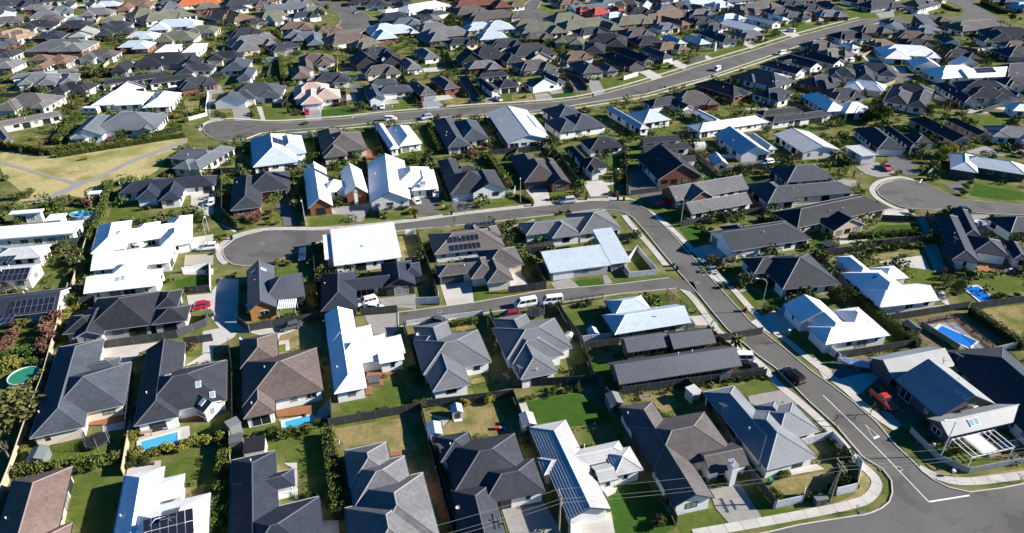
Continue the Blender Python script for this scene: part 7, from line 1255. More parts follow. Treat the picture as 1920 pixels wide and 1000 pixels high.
('autumn',[('',1,33,2.1,-92.8,113.5),('rightmost',2,33,2.1,-91.9,110.4),('rightmost',0,32,2.1,-90.1,107.0),('leftmost',0,32,2.1,-88.7,103.7),('third-from-left',2,33,1.6,-98.4,109.8),('second-from-left',2,33,1.6,-97.7,107.9),('fourth-from-left',2,33,1.6,-99.1,112.4),('leftmost',2,33,1.6,-97.0,105.0),('',3,1,0.9,-61.4,105.5),('rightmost',1,30,0.8,-71.3,142.1),('',0,25,1.0,47.4,137.6),('leftmost',1,23,0.8,41.2,108.0),('rightmost',1,23,0.8,41.5,105.6),('',3,23,0.8,40.9,109.0),('rightmost',2,61,1.0,99.2,133.5),('leftmost',2,61,1.0,98.2,132.8),('rightmost',0,38,1.8,-115.0,168.5),('leftmost',0,38,1.8,-116.8,169.4),('',2,36,1.3,-135.2,219.1),('',3,37,1.3,-105.8,212.1),('',2,37,1.3,-94.6,191.2),('',0,37,1.3,-102.1,187.8),('',0,36,1.2,-155.1,217.1),('',2,35,1.2,-155.8,215.0),('rightmost',2,39,1.3,-64.5,163.6),('third-from-left',2,39,1.3,-66.2,160.9),('second-from-left',2,39,1.3,-66.8,159.1),('leftmost',2,39,1.3,-69.0,160.0),('leftmost',1,30,0.5,-71.2,141.8),('',1,45,1.8,-8.5,211.9),('rightmost',2,45,1.8,-11.1,205.2),('leftmost',2,45,1.8,-13.0,205.2),('middle',2,50,1.0,28.2,176.4),('rightmost',2,50,1.0,29.6,175.9),('',1,17,1.0,-2.0,144.9),('',0,55,1.7,88.5,202.8),('rightmost',0,62,0.9,73.5,190.7),('',3,62,0.9,76.0,191.2),('leftmost',0,62,0.9,71.7,190.7),('',1,50,1.2,35.9,206.2),('rightmost',0,60,1.2,35.0,198.6),('leftmost',0,60,1.2,34.2,192.6),('leftmost',2,50,0.7,27.9,176.8),('',0,59,0.7,29.4,174.8),('leftmost',2,162,1.6,165.9,212.3),('rightmost',2,162,1.6,162.5,205.6),('',0,79,2.0,-191.6,343.3),('',1,67,2.0,-196.0,348.5),('',1,66,2.0,-193.7,333.3),('',0,78,2.0,-201.8,383.0),('rightmost',1,89,1.5,-116.1,347.2),('leftmost',1,89,1.5,-124.2,358.0),('',0,93,1.5,-95.8,287.3),('',2,95,1.2,-79.3,248.1),('',2,94,1.2,-96.9,249.6),('leftmost',1,95,1.2,-68.2,258.7),('rightmost',1,95,1.2,-65.1,259.5),('rightmost',1,101,1.7,-2.3,428.9),('leftmost',1,101,1.7,-3.7,421.4),('',1,96,1.7,-57.5,400.1),('leftmost',2,108,1.0,-34.8,256.0),('rightmost',2,108,1.0,-25.5,257.5),('leftmost',3,45,1.0,-27.1,244.1),('rightmost',3,45,1.0,-19.1,245.6),('',0,123,1.0,4.9,268.8),('',2,114,1.0,56.8,379.7),('',1,123,1.0,26.8,286.5),('',0,136,1.6,78.3,271.0),('',1,125,1.6,79.5,264.3),('',2,136,1.6,82.0,262.7),('',1,132,1.6,175.6,425.4),('leftmost',2,154,2.2,169.3,259.9),('',1,153,2.2,166.1,256.7),('rightmost',2,154,2.2,169.9,256.7),('rightmost',1,160,1.4,250.2,458.2),('leftmost',1,160,1.4,246.5,454.0)]),
('flax',[('leftmost',3,23,0.8,39.9,111.0),('',1,22,0.8,38.1,117.4),('middle',3,23,0.8,40.1,109.5),('rightmost',3,23,0.8,40.4,108.0)]),
('palm',[('',1,23,2.4,42.8,105.2),('',1,55,2.4,101.3,201.7),('',1,90,2.4,-96.6,352.1),('',1,80,2.4,-150.6,352.1),('',2,96,1.6,-60.7,357.6)]),
('tree',[('',1,27,2.0,95.9,123.9),('rightmost',1,24,1.6,69.1,121.4),('leftmost',1,24,1.6,68.2,122.3),('',0,27,1.6,71.1,121.7),('',1,46,2.3,12.7,212.2),('',1,63,2.4,67.1,188.4),('rightmost',0,58,1.8,132.5,199.9),('leftmost',0,58,1.8,127.4,193.8),('',3,162,2.4,174.3,230.6),('third-from-left',1,142,2.4,130.5,237.2),('leftmost',1,142,2.4,128.6,238.9),('rightmost',1,87,2.2,-117.6,456.4),('middle',1,87,2.2,-118.4,443.7),('',1,86,2.2,-121.7,435.5),('leftmost',1,87,2.2,-124.6,456.4),('',0,86,2.6,-145.0,389.5),('',3,89,2.6,-145.5,383.0),('',1,89,2.6,-124.1,373.7),('rightmost',1,99,2.6,-35.2,417.5),('',0,101,2.6,-31.2,421.2),('leftmost',1,99,2.6,-36.5,406.6),('rightmost',1,98,2.0,-43.8,466.7),('leftmost',1,98,2.0,-46.5,462.2),('middle',1,98,2.0,-47.0,475.9),('',0,115,1.8,79.7,430.3),('',0,111,1.8,23.2,422.7),('leftmost',0,128,2.2,130.4,443.7),('rightmost',0,128,2.2,133.8,447.8),('',0,130,2.2,125.8,431.6),('',1,128,1.6,171.9,465.1),('',3,140,1.6,146.2,345.4),('',3,141,1.6,172.2,376.4),('fourth-from-left',1,142,2.6,133.7,243.4),('rightmost',1,142,2.6,135.2,242.0),('second-from-left',1,142,2.6,130.1,240.6),('',1,146,1.8,244.4,411.6),('',0,147,1.8,239.3,394.4),('',1,153,1.8,156.4,249.4),('',2,153,1.8,153.9,246.5),('',2,161,2.2,313.7,443.7),('',1,147,2.2,296.6,423.8)]),
('ytree',[('',0,58,2.2,136.8,203.7),('',3,58,2.2,140.3,205.7)]),
('palmt',[('',0,97,2.0,-51.4,383.2),('leftmost',0,102,2.0,-28.6,393.2),('rightmost',0,102,2.0,-19.5,367.6)])
]
MISC = [
('',2,9,'pole',[(46.36,68.59)],'',0),
('',2,7,'pole',[(6.48,62.92)],'',0),
('',0,28,'lamp',[(51.65,117.52),(41.94,118.63)],'',0),
('',2,59,'lamp',[(43.35,156.82),(36.32,157.24)],'',0),
('',1,49,'lamp',[(2.28,170.81),(2.1,153.91)],'',0),
('',2,40,'lamp',[(-53.0,156.82),(-50.19,146.03)],'',0),
('leftmost',1,30,'lamp',[(-76.89,153.91),(-72.96,151.48)],'',0),
('',3,61,'lamp',[(107.54,166.55),(115.52,175.73)],'',0),
('',2,108,'lamp',[(-32.09,252.58),(-31.23,244.55)],'',0),
('',1,122,'lamp',[(46.8,286.81),(45.05,272.56)],'',0),
('',2,10,'lampa',[(67.34,77.36),(62.15,76.02)],'',0),
('rightmost',1,30,'lamp',[(-72.78,143.66),(-73.34,147.43)],'',0),
('',2,0,'trampnet',[(-66.4,80.11)],'',0),
('',2,26,'tramp',[(77.39,145.65)],'',0),
('',3,21,'trampnet',[(4.79,116.43)],'',0),
('',2,1,'pool',[(-59.43,79.24),(-54.28,81.53)],'',5.0),
('',2,12,'pool2',[(-37.74,83.92),(-33.54,85.62)],'',5.0),
('',1,27,'pool',[(84.94,111.59),(89.16,106.25)],'',6.0),
('',2,61,'pool',[(100.83,127.44),(101.35,121.47)],'',6.0),
('',1,29,'oval',[(-112.9,162.02)],'',0),
('',0,0,'round',[(-87.81,95.94)],'',0),
('',3,92,'pool',[(-118.53,327.52),(-113.66,328.69)],'',4.0),
('',2,0,'shed',[(-73.18,76.19)],'greygreen',0),
('',3,4,'flatshed',[(-41.27,75.79),(-38.21,76.62)],'black',0),
('',3,4,'flatshed',[(-43.95,77.81),(-42.5,78.32)],'dgrey',0),
('',3,6,'shed',[(-12.51,81.53)],'lightblue',0),
('',2,20,'playhouse',[(-9.27,86.58)],'',0),
('',3,7,'shed',[(2.55,83.73)],'white',0),
('',0,22,'playhouse',[(15.86,108.68)],'',0),
('',2,27,'shed',[(78.84,110.17)],'dgreen',0),
('',3,8,'shed',[(17.37,88.75)],'grey',0),
('',0,9,'flatshed',[(30.93,89.4),(32.49,90.22)],'white',0),
('',2,12,'flatshed',[(-44.77,81.69),(-44.38,82.05)],'grey',0),
('',2,13,'spa',[(-24.73,95.05)],'',0),
('',1,22,'spa',[(35.48,112.72)],'',0),
('',0,28,'bin',[(48.41,117.8)],'red',0),
('',1,19,'bin',[(37.35,136.41)],'green',0),
('',1,19,'bin',[(37.75,134.52)],'black',0),
('',2,0,'bin',[(-75.93,77.02)],'green',0),
('',2,8,'bin',[(22.57,66.59)],'green',0),
('',1,123,'bin',[(32.59,271.71)],'green',0),
('',0,136,'bin',[(63.68,283.13)],'green',0),
('',1,36,'bin',[(-109.73,233.51)],'black',0),
('',1,49,'bin',[(5.51,168.7)],'black',0),
('',1,48,'bin',[(20.53,172.75)],'black',0),
('',2,49,'bin',[(-16.04,163.36)],'black',0),
('',2,44,'bin',[(-25.49,161.13)],'black',0),
('',1,30,'bin',[(-69.55,149.5)],'black',0),
('',3,51,'bin',[(29.27,172.26)],'black',0),
('',0,59,'bin',[(30.93,172.26)],'black',0),
('',2,40,'letter',[(-42.2,159.82)],'',0),
('',2,49,'letter',[(-18.5,166.55)],'',0),
('',0,28,'letter',[(54.74,109.67)],'',0),
('',2,107,'letter',[(-45.77,255.6)],'',0),
('',2,123,'letter',[(15.76,270.86)],'',0),
('',2,95,'letter',[(-71.54,248.88)],'',0),
('',0,58,'letter',[(123.85,191.96)],'',0),
('',1,55,'letter',[(103.73,188.53)],'',0),
('rightmost',2,10,'letter',[(66.93,73.44)],'',0),
('leftmost',2,10,'letter',[(66.87,79.06)],'',0),
('',2,9,'cabinet',[(44.64,68.16)],'',0),
('',2,14,'carport',[(-47.65,114.78),(-44.05,115.43)],'',0),
('',0,38,'sail',[(-115.17,172.75)],'',0),
('',2,10,'table',[(78.78,80.82)],'',0),
('',2,1,'table',[(-59.47,82.08)],'',0),
('',3,34,'table',[(-111.39,139.68)],'',0),
('rightmost',1,13,'table',[(-21.59,99.41)],'',0),
('rightmost',1,1,'table',[(-50.55,88.95)],'',0),
('',1,47,'table',[(24.97,225.73)],'',0),
('',1,35,'table',[(-161.79,222.01)],'',0),
('',1,139,'table',[(134.26,306.52)],'',0),
('',1,20,'table',[(-5.88,98.33)],'',0),
('',2,13,'umb',[(-27.02,92.04)],'',0),
('',2,30,'umb',[(-89.5,143.66)],'',0),
('',1,114,'umb',[(71.16,412.25)],'',0),
('',2,1,'loung',[(-57.82,83.36)],'',0),
('',3,3,'bench',[(-56.08,75.53)],'',0),
('',1,21,'tank',[(11.12,107.94)],'',0),
('rightmost',1,50,'tank',[(31.6,191.38)],'',0),
('leftmost',1,50,'tank',[(31.49,191.38)],'',0),
('',3,60,'glass',[(61.3,213.46)],'',0),
('',3,6,'play',[(-2.46,83.36)],'',0),
('',3,5,'planter',[(-28.68,80.11)],'',0),
('',2,23,'planter',[(23.2,90.79)],'',0),
('',2,10,'planter',[(75.59,77.69)],'',0),
('',2,0,'clothes',[(-74.54,79.76)],'',0),
('',2,18,'sign',[(-1.51,124.7)],'',0),
('',1,30,'manhole',[(-61.22,147.17)],'',0),
('',1,36,'manhole',[(-104.67,229.57)],'',0),
('rightmost',0,24,'manhole',[(43.69,132.2)],'',0),
('leftmost',0,24,'manhole',[(41.25,129.0)],'',0),
('',0,46,'manhole',[(-12.1,251.83)],'',0),
('',0,124,'manhole',[(40.03,270.02)],'',0),
('',3,20,'manhole',[(-15.03,117.52)],'',0),
('',2,10,'manhole',[(59.52,74.72)],'',0),
('',1,9,'grate',[(56.79,74.56)],'',0),
('',2,9,'grate',[(50.2,66.45)],'',0),
('',0,24,'grate',[(43.81,132.01)],'',0),
('',2,44,'grate',[(-25.29,161.13)],'',0),
('',1,119,'grate',[(63.67,298.36)],'',0),
('',1,0,'loung',[(-67.47,87.64)],'',0),
('leftmost',1,1,'table',[(-50.92,87.76)],'',0),
('',3,5,'loung',[(-21.07,74.72)],'',0),
('leftmost',1,13,'table',[(-22.34,100.73)],'',0),
('',1,61,'loung',[(113.65,134.52)],'',0),
('',1,39,'table',[(-67.74,177.26)],'',0),
('',1,65,'loung',[(-185.36,284.04)],'',0),
('',1,65,'table',[(-189.0,288.68)],'',0),
('',1,32,'table',[(-67.89,113.76)],'',0),
('',1,26,'bench',[(87.75,152.69)],'',0),
('',2,9,'bin',[(38.64,71.88)],'green',0),
('',1,32,'bin',[(-61.44,116.16)],'grey',0),
('',3,20,'letter',[(-14.58,114.29)],'',0),
('',2,9,'letter',[(38.08,74.72)],'',0),
('',1,103,'clothes',[(-50.72,328.69)],'',0),
('',3,59,'clothes',[(67.56,185.19)],'',0),
('',2,49,'shed',[(-12.7,174.23)],'grey',0),
('',1,80,'shed',[(-144.91,335.9)],'dgrey',0)
]
NAMES = {'tree': {'shrub': 'round green shrub', 'dshrub': 'dark green shrub', 'yshrub': 'yellow-green shrub', 'autumn': 'reddish-brown bush', 'olive': 'olive-green bush', 'tree': 'leafy green tree', 'ytree': 'yellow-green tree', 'bare': 'bare leafless tree', 'cypress': 'upright conifer', 'palm': 'spreading palm', 'palmt': 'tall palm', 'flax': 'spiky flax clump'}, 'fence': {'dark': 'dark panel fence', 'timberl': 'pale timber fence', 'timberd': 'dark timber fence', 'white': 'low white fence', 'black': 'black rail fence', 'grey': 'grey panel fence'}, 'misc': {'pole': 'timber power pole', 'lamp': 'curved street lamp', 'lampa': 'white street lamp', 'trampnet': 'netted trampoline', 'tramp': 'round trampoline', 'pool': 'blue swimming pool', 'pool2': 'narrow plunge pool', 'oval': 'oval blue pool', 'round': 'round green pool', 'shed': 'garden shed', 'flatshed': 'flat roofed shed', 'playhouse': 'white playhouse', 'spa': 'covered spa tub', 'bin': 'wheelie bin', 'letter': 'letterbox', 'cabinet': 'utility cabinet', 'carport': 'white ribbed canopy', 'sail': 'pale garden shelter', 'table': 'outdoor table', 'umb': 'patio umbrella', 'loung': 'outdoor sofa', 'bench': 'timber bench', 'tank': 'white water tank', 'glass': 'arched glasshouse', 'play': 'colourful play set', 'planter': 'raised timber planter', 'clothes': 'rotary clothesline', 'sign': 'pale blue flag sign', 'manhole': 'round manhole cover', 'grate': 'kerbside drain grate'}}
ROADS = [
('main',[(35.58,63.05),(40.48,64.3),(48.6,65.75),(50.05,65.94),(51.56,66.4),(53.28,67.16),(54.98,68.3),(56.3,70.07),(57.26,72.4),(56.98,74.72),(55.1,77.13),(53.73,83.98),(51.48,89.97),(49.95,95.05),(48.77,98.97),(46.51,103.1),(43.1,111.39),(41.5,118.62),(39.93,126.33),(38.15,133.37),(35.98,143.08),(33.74,154.18),(31.88,161.49),(30.33,164.37),(28.65,165.68),(23.6,166.67),(15.38,164.37),(6.2,162.12),(-5.97,159.0),(-19.69,155.96),(-27.14,154.48),(-36.17,151.86),(-40.3,150.43),(-46.88,148.47),(-48.38,147.1),(-50.06,146.55),(-52.39,141.78),(-53.5,140.75),(-54.44,139.22),(-55.75,137.72),(-59.99,136.62),(-62.3,136.49),(-65.03,137.23),(-67.33,139.48),(-69.3,142.82),(-69.94,144.93),(-69.46,146.82),(-68.86,149.59),(-67.15,151.57),(-63.33,153.89),(-58.17,154.3),(-45.87,153.89),(-25.01,159.31),(-12.47,163.4),(5.94,168.0),(21.66,171.76),(29.42,171.41),(31.97,170.72),(34.49,169.01),(36.5,166.33),(37.92,161.49),(39.47,155.07),(42.12,143.08),(44.29,132.66),(45.23,127.87),(48.46,113.6),(52.34,104.76),(54.99,97.74),(56.96,94.18),(58.93,89.7),(60.54,84.98),(61.3,79.41),(62.15,76.69),(62.69,74.18),(63.51,72.5),(65.08,70.97),(67.65,70.07),(73.04,70.87),(76.74,71.68),(93.46,74.72),(78.25,54.91),(62.22,51.28),(23.34,54.91),(26.99,61.32)]),
('lane',[(-23.56,117.24),(-22.16,117.52),(-8.37,120.84),(7.69,125.9),(23.62,128.32),(35.38,131.04),(40.36,129.22),(40.41,124.39),(36.17,126.77),(23.09,124.39),(10.99,121.25),(-4.76,117.44),(-13.28,114.54),(-21.51,112.67),(-22.75,112.3)]),
('upper',[(-109.46,233.16),(-109.89,237.21),(-108.55,239.22),(-105.46,240.77),(-101.58,240.77),(-94.09,239.22),(-85.56,237.8),(-74.87,240.17),(-58.7,243.44),(-58.48,245.29),(-45.83,248.81),(-24.38,254.64),(-11.3,257.98),(2.07,260.02),(16.31,263.48),(25.81,267.02),(40.15,276.91),(59.07,293.4),(80.03,312.98),(82.7,316.21),(122.42,351.52),(151.57,379.93),(187.26,410.57),(208.25,428.59),(225.5,432.56),(250.36,434.4),(274.82,438.65),(287.58,456.4),(293.45,471.56),(299.45,500.42),(304.72,518.4),(319.95,518.4),(317.89,500.42),(305.02,465.77),(296.41,438.65),(289.64,415.8),(282.23,389.4),(269.16,344.72),(260.18,339.23),(278.11,392.19),(281.82,412.71),(277.15,420.51),(260.41,430.23),(240.35,431.89),(221.02,423.71),(207.8,412.71),(197.35,403.68),(176.94,385.7),(160.87,373.42),(130.25,343.61),(98.7,312.98),(84.03,298.53),(75.49,292.56),(54.9,275.09),(38.92,267.02),(23.73,259.33),(13.99,253.98),(0.0,250.08),(-8.57,248.81),(-22.87,245.66),(-31.21,242.59),(-38.77,240.77),(-50.56,238.39),(-62.16,234.31),(-79.03,230.34),(-86.93,227.58),(-90.68,221.16),(-95.18,219.6),(-99.16,220.64),(-102.86,223.27),(-106.14,227.03)]),
('rightc',[(149.41,168.34),(139.56,168.81),(129.76,171.41),(124.82,172.8),(122.66,177.24),(121.19,180.88),(119.68,184.63),(116.76,186.6),(112.67,186.28),(107.78,183.55),(104.36,179.83),(103.37,175.72),(103.98,171.76),(105.63,168.4),(108.03,166.83),(113.82,166.33),(118.64,167.0),(122.49,165.18),(126.39,163.82),(135.85,163.08),(145.32,162.44)]),
('topleft',[(-126.33,491.86),(-114.37,483.55),(-104.41,469.62),(-94.95,456.4),(-85.14,433.56),(-80.44,415.8),(-80.46,403.68),(-86.91,397.86),(-95.9,397.86),(-102.04,405.16),(-101.01,415.8),(-102.52,428.59),(-108.18,445.6),(-120.07,469.62),(-135.37,496.11),(-148.55,518.4),(-140.93,518.4)]),
('topmid',[(16.62,513.8),(22.67,513.8),(18.59,483.55),(16.64,467.69),(18.85,452.75),(23.15,443.84),(26.96,435.25),(26.09,425.32),(18.71,415.8),(7.9,422.11),(3.23,431.89),(2.99,445.6),(5.59,471.56),(10.89,491.86)])
]
PATHS = [
(1.5,[(35.85,129.22),(38.42,124.82),(39.87,117.44),(40.87,111.02),(42.45,107.48),(44.27,104.42),(46.8,98.97),(47.03,95.49),(50.17,89.16),(52.81,81.53),(53.7,76.02),(54.9,73.76),(55.01,71.88),(52.95,69.47),(50.2,68.01),(36.22,65.02),(25.16,62.88)]),
(1.5,[(35.8,136.25),(33.76,145.74),(31.67,153.89),(30.15,160.24),(29.72,163.08)]),
(1.5,[(34.38,168.34),(37.3,164.37),(40.0,157.77),(41.73,151.57),(43.37,145.2),(45.92,135.28),(47.6,129.67),(48.73,125.25),(49.77,119.42),(50.47,115.88),(51.94,111.02),(53.6,107.83),(54.96,104.09),(57.03,98.97),(58.45,95.49),(59.96,90.38),(61.54,86.0),(63.22,83.36)]),
(1.5,[(62.64,75.04),(64.33,73.13),(67.26,71.88),(77.88,73.44),(90.0,75.59)]),
(1.6,[(29.61,172.8),(21.78,172.98),(5.97,169.18),(-12.54,164.53),(-25.15,160.39),(-46.14,155.07),(-58.52,155.51),(-63.7,155.07),(-67.94,152.72),(-69.95,150.43),(-70.9,147.92),(-70.98,144.93),(-70.13,142.29),(-68.15,138.97),(-66.48,137.48)]),
(1.4,[(-102.54,243.5),(-95.0,241.98),(-86.37,240.47),(-75.49,242.59),(-59.4,246.91),(-46.33,252.02),(-24.65,257.98),(-11.43,261.39),(2.09,263.48),(16.52,267.37),(26.14,271.0),(39.75,280.84),(59.59,298.53),(80.91,319.2),(124.22,359.16),(153.56,388.02),(190.21,418.93),(211.91,436.94)]),
(1.4,[(-85.91,224.33),(-78.08,227.03),(-61.53,231.46),(-38.37,237.8),(-22.63,242.59),(0.0,246.91),(13.82,250.4),(23.42,255.3),(38.81,262.78),(54.56,270.64),(74.39,287.61),(97.17,307.42),(128.07,337.07),(159.01,367.1),(194.77,396.43)]),
(1.6,[(127.09,169.86),(122.85,171.41),(120.93,176.01),(119.6,180.05),(118.3,183.47),(117.44,188.59),(113.22,188.39),(107.4,185.41),(102.93,180.05),(101.66,174.93),(102.37,170.72),(104.2,166.67),(106.95,164.7)]),
(1.3,[(-109.07,229.78),(-110.74,235.46),(-110.11,240.77),(-107.01,242.89),(-102.54,243.5)])
]
CENTRE = [[(54.44, 91.62), (56.62, 84.35), (58.27, 78.38), (59.67, 72.71), (60.7, 68.4)], [(60.78, 68.4), (67.29, 69.57)]]
GIVE = [(58.57, 84.35), (59.74, 81.53), (58.51, 80.94)]

# ---------------------------------------------------------------- ground, roads, paths, lawns
def tri_poly(mb, pts, z, m=0):
    bm = bmesh.new()
    vs = [bm.verts.new((x, y, z)) for x, y in pts]
    try:
        f = bm.faces.new(vs)
        if f.normal.z < 0 or f.calc_area() == 0: pass
        f.normal_update()
        if f.normal.z < 0: f.normal_flip()
        r = bmesh.ops.triangulate(bm, faces=[f])
        for t in r['faces']:
            p = [v.co[:] for v in t.verts]
            mb.face(p, [(q[0], q[1]) for q in p], m)
    finally:
        bm.free()
def offset_line(P, w):
    L = []; n = len(P)
    for i in range(n):
        a = Vector(P[max(i - 1, 0)]); b = Vector(P[min(i + 1, n - 1)])
        t = (b - a)
        t = t.normalized() if t.length > 0 else Vector((1, 0))
        nrm = Vector((-t.y, t.x)); L.append((P[i][0] + nrm.x * w, P[i][1] + nrm.y * w))
    return L
def smooth_line(P, closed=False, it=2):
    for _ in range(it):
        Q = []
        n = len(P)
        rngi = range(n if closed else n - 1)
        if not closed: Q.append(P[0])
        for i in rngi:
            a, b = P[i], P[(i + 1) % n]
            Q.append((a[0] * .75 + b[0] * .25, a[1] * .75 + b[1] * .25)); Q.append((a[0] * .25 + b[0] * .75, a[1] * .25 + b[1] * .75))
        if not closed: Q.append(P[-1])
        P = Q
    return P
g = MB()
g.face([(-3500, -200, 0), (3500, -200, 0), (3500, 5000, 0), (-3500, 5000, 0)])
struct('ground', g, [M_GRASS])
def pairs(L): return [(L[i], L[i + 1]) for i in range(0, len(L), 2)]
def label_of(o, desc, r, h):
    s = ' '.join(x for x in (o, desc, ('left of', 'right of', 'in front of', 'behind')[r], 'the', HOUSES[h][0]) if x)
    w = s.split()
    return s if len(w) <= 16 else ' '.join(x for x in w if x not in ('panel', 'round', 'timber', 'rooftop'))
CNAME = {'char': 'charcoal', 'brgrey': 'grey-brown', 'slate': 'slate', 'navy': 'navy', 'black': 'black', 'greyt2': 'grey', 'brown2': 'brown', 'olive': 'olive', 'slatel': 'pale slate', 'lblue': 'pale blue'}
for o_, r_, h_, roof, wall, x, y, th, sc, s, nw in INFILL:       # the smaller houses that fill the far rows
    W = [(0, 1.5, 15, 9), (s * 3.8, -2.5, 7.2, 9), (-s * 4, -1.2, 6, 7)][:nw]
    ws = [(u * sc, v * sc, max(l, w) * sc, min(l, w) * sc, 0 if l >= w else math.pi / 2, 'HH', 0) for u, v, l, w in W]
    HOUSES.append((label_of(o_, 'smaller ' + CNAME[roof] + ' house', r_, h_), 'grey' if roof == 'greyt2' else roof, wall, 25.0, x, y, th, ws, []))
for i, (kind, P) in enumerate(LAWNS):
    P = pairs(P)
    mb = MB(); tri_poly(mb, smooth_line(P, True, 1) if kind == 'park' else P, .006 + (i % 40) * .0009)
    struct('lawn', mb, [{'green': M_GREEN, 'lush': M_LUSH, 'dry': M_DRY, 'park': M_PARK}[kind]])
DM = {'conc': M_CONC, 'agg': M_AGG, 'path': M_AGG, 'deck': M_DECK, 'stone': M_STONE, 'soil': M_SOIL, 'pave': M_PAVE, 'gravel': M_GRAVEL, 'drive': M_DRIVE}
DN = {'conc': 'driveway', 'agg': 'driveway', 'drive': 'driveway', 'path': 'path', 'stone': 'patio', 'soil': 'garden_bed', 'pave': 'patio', 'gravel': 'driveway'}
for i, (kind, P) in enumerate(DRIVES):
    P = pairs(P)
    mb = MB(); z = .046 + (i % 40) * .0009
    if kind == 'deck': mb.prism(P if sum(P[k][0] * P[(k + 1) % len(P)][1] - P[(k + 1) % len(P)][0] * P[k][1] for k in range(len(P))) > 0 else P[::-1], 0, .25)
    else: tri_poly(mb, P, z)
    if kind == 'deck':
        cx = sum(p[0] for p in P) / len(P); cy = sum(p[1] for p in P) / len(P)
    struct('deck' if kind == 'deck' else DN[kind], mb, [DM[kind]])
for name, P in ROADS:
    mb = MB(); tri_poly(mb, P, .094); struct('road', mb, [M_ASPHALT])
    kb = MB()
    area = sum(P[k][0] * P[(k + 1) % len(P)][1] - P[(k + 1) % len(P)][0] * P[k][1] for k in range(len(P)))
    s = -1 if area > 0 else 1
    Q = P + [P[0]]
    for i in range(len(P)):
        a, b = Vector(Q[i]), Vector(Q[i + 1]); l = (b - a).length
        if l < .05 or a.x > 140 and b.x > 140 and name == 'rightc': continue
        if name == 'lane' and (i in (6, 7, 5) ): continue
        if name == 'main' and (a.y < 45 and b.y < 45 and (i < 2 or i > 80)): continue
        if name == 'upper' and min(a.y, b.y) > 300 and min(a.x, b.x) > 215: continue
        t = (b - a).normalized(); nn = Vector((-t.y, t.x)) * s
        o0, o1 = .0, .16
        kb.prism([(a + nn * o0)[:], (b + nn * o0)[:], (b + nn * o1)[:], (a + nn * o1)[:]] if s < 0 else
                 [(a + nn * o1)[:], (b + nn * o1)[:], (b + nn * o0)[:], (a + nn * o0)[:]], 0, .19 + (i % 2) * .003)
    struct('kerb', kb, [M_KERB])
for w, P in PATHS:
    P = smooth_line(P, False, 2)
    A, B = offset_line(P, w / 2), offset_line(P, -w / 2)
    mb = MB()
    for i in range(len(P) - 1):
        mb.face([(*B[i], .078), (*B[i + 1], .078), (*A[i + 1], .078), (*A[i], .078)])
    fp = struct('footpath', mb, [mat('path_joint', (.20, .19, .17), .9, .1, noise=.2)])
    # cast slabs about 2.4 m long, with open joints
    S = [0.0]
    for a, b in zip(P, P[1:]): S.append(S[-1] + math.hypot(b[0] - a[0], b[1] - a[1]))
    def at_s(s, L):
        s = max(0, min(S[-1], s)); i = 0
        while i < len(S) - 2 and S[i + 1] < s: i += 1
        f = (s - S[i]) / max(1e-6, S[i + 1] - S[i]); return (L[i][0] + (L[i + 1][0] - L[i][0]) * f, L[i][1] + (L[i + 1][1] - L[i][1]) * f)
    far_mb = MB(); n = max(1, int(S[-1] / 2.4))
    for k in range(n):
        s0, s1 = S[-1] * k / n + .03, S[-1] * (k + 1) / n - .03
        sm = (s0 + s1) / 2
        b0, bm_, b1, a1, am, a0 = at_s(s0, B), at_s(sm, B), at_s(s1, B), at_s(s1, A), at_s(sm, A), at_s(s0, A)
        near_ = b0[1] < 125
        m = MB() if near_ else far_mb
        z = .088 + rng.uniform(0, .004)
        m.face([(*b0, z), (*bm_, z), (*b1, z), (*a1, z), (*am, z), (*a0, z)], None, 0)
        if near_: link('slab', m.mesh('slab', [M_CONCS]), fp)
    if far_mb.f:
        o = link('slab', far_mb.mesh('slab', [M_CONCS]), fp); o['kind'] = 'stuff'
mb = MB()
for P in CENTRE:
    w = .06 if len(P) > 2 else .12
    A, B = offset_line(P, w), offset_line(P, -w)
    for i in range(len(P) - 1): mb.face([(*B[i], .102), (*B[i + 1], .102), (*A[i + 1], .102), (*A[i], .102)])
G3 = [Vector(p) for p in GIVE]; cen = (G3[0] + G3[1] + G3[2]) / 3
for i in range(3):
    a, b = G3[i], G3[(i + 1) % 3]; k = .13 if i != 1 else .4
    a2, b2 = a + (cen - a) * k, b + (cen - b) * k
    mb.face([(*a, .102), (*b, .102), (*b2, .102), (*a2, .102)])
o = struct('road_marking', mb, [M_PAINT])

# ---------------------------------------------------------------- houses
def window_mesh(w, h, frame):
    mb = MB(); t = .07
    mb.box(-w / 2, w / 2, -.01, .05, 0, t, 0); mb.box(-w / 2, w / 2, -.01, .05, h - t, h, 0, True)
    mb.box(-w / 2, -w / 2 + t, -.01, .045, t, h - t, 0); mb.box(w / 2 - t, w / 2, -.01, .045, t, h - t, 0)
    if w > 1.5: mb.box(-.03, .03, -.01, .042, t, h - t, 0)
    return mb.mesh('window', [frame])
def pane_mesh(w, h):
    mb = MB(); mb.box(-w / 2 + .06, w / 2 - .06, -.01, .02, .06, h - .06, 0)
    return mb.mesh('pane', [M_GLASS])
WSIZES = [(1.2, 1.15, .95), (1.8, 1.15, .95), (.7, 1.15, .95), (2.4, 2.05, .08), (3.0, 2.05, .08), (1.8, 1.4, .7)]
M_CURT = mat('curtained_glass', (.23, .225, .21), .15, .5, noise=.15, nscale=4)
CURT = []
for w, h, z in WSIZES:
    me = pane_mesh(w, h); me.materials.clear(); me.materials.append(M_CURT); CURT.append(me)
WIN = {}
def window_pair(i, dark):
    if (i, dark) not in WIN:
        w, h, z = WSIZES[i]; WIN[(i, dark)] = (window_mesh(w, h, M_DARKFRAME if dark else M_TRIM), pane_mesh(w, h), z)
    return WIN[(i, dark)]
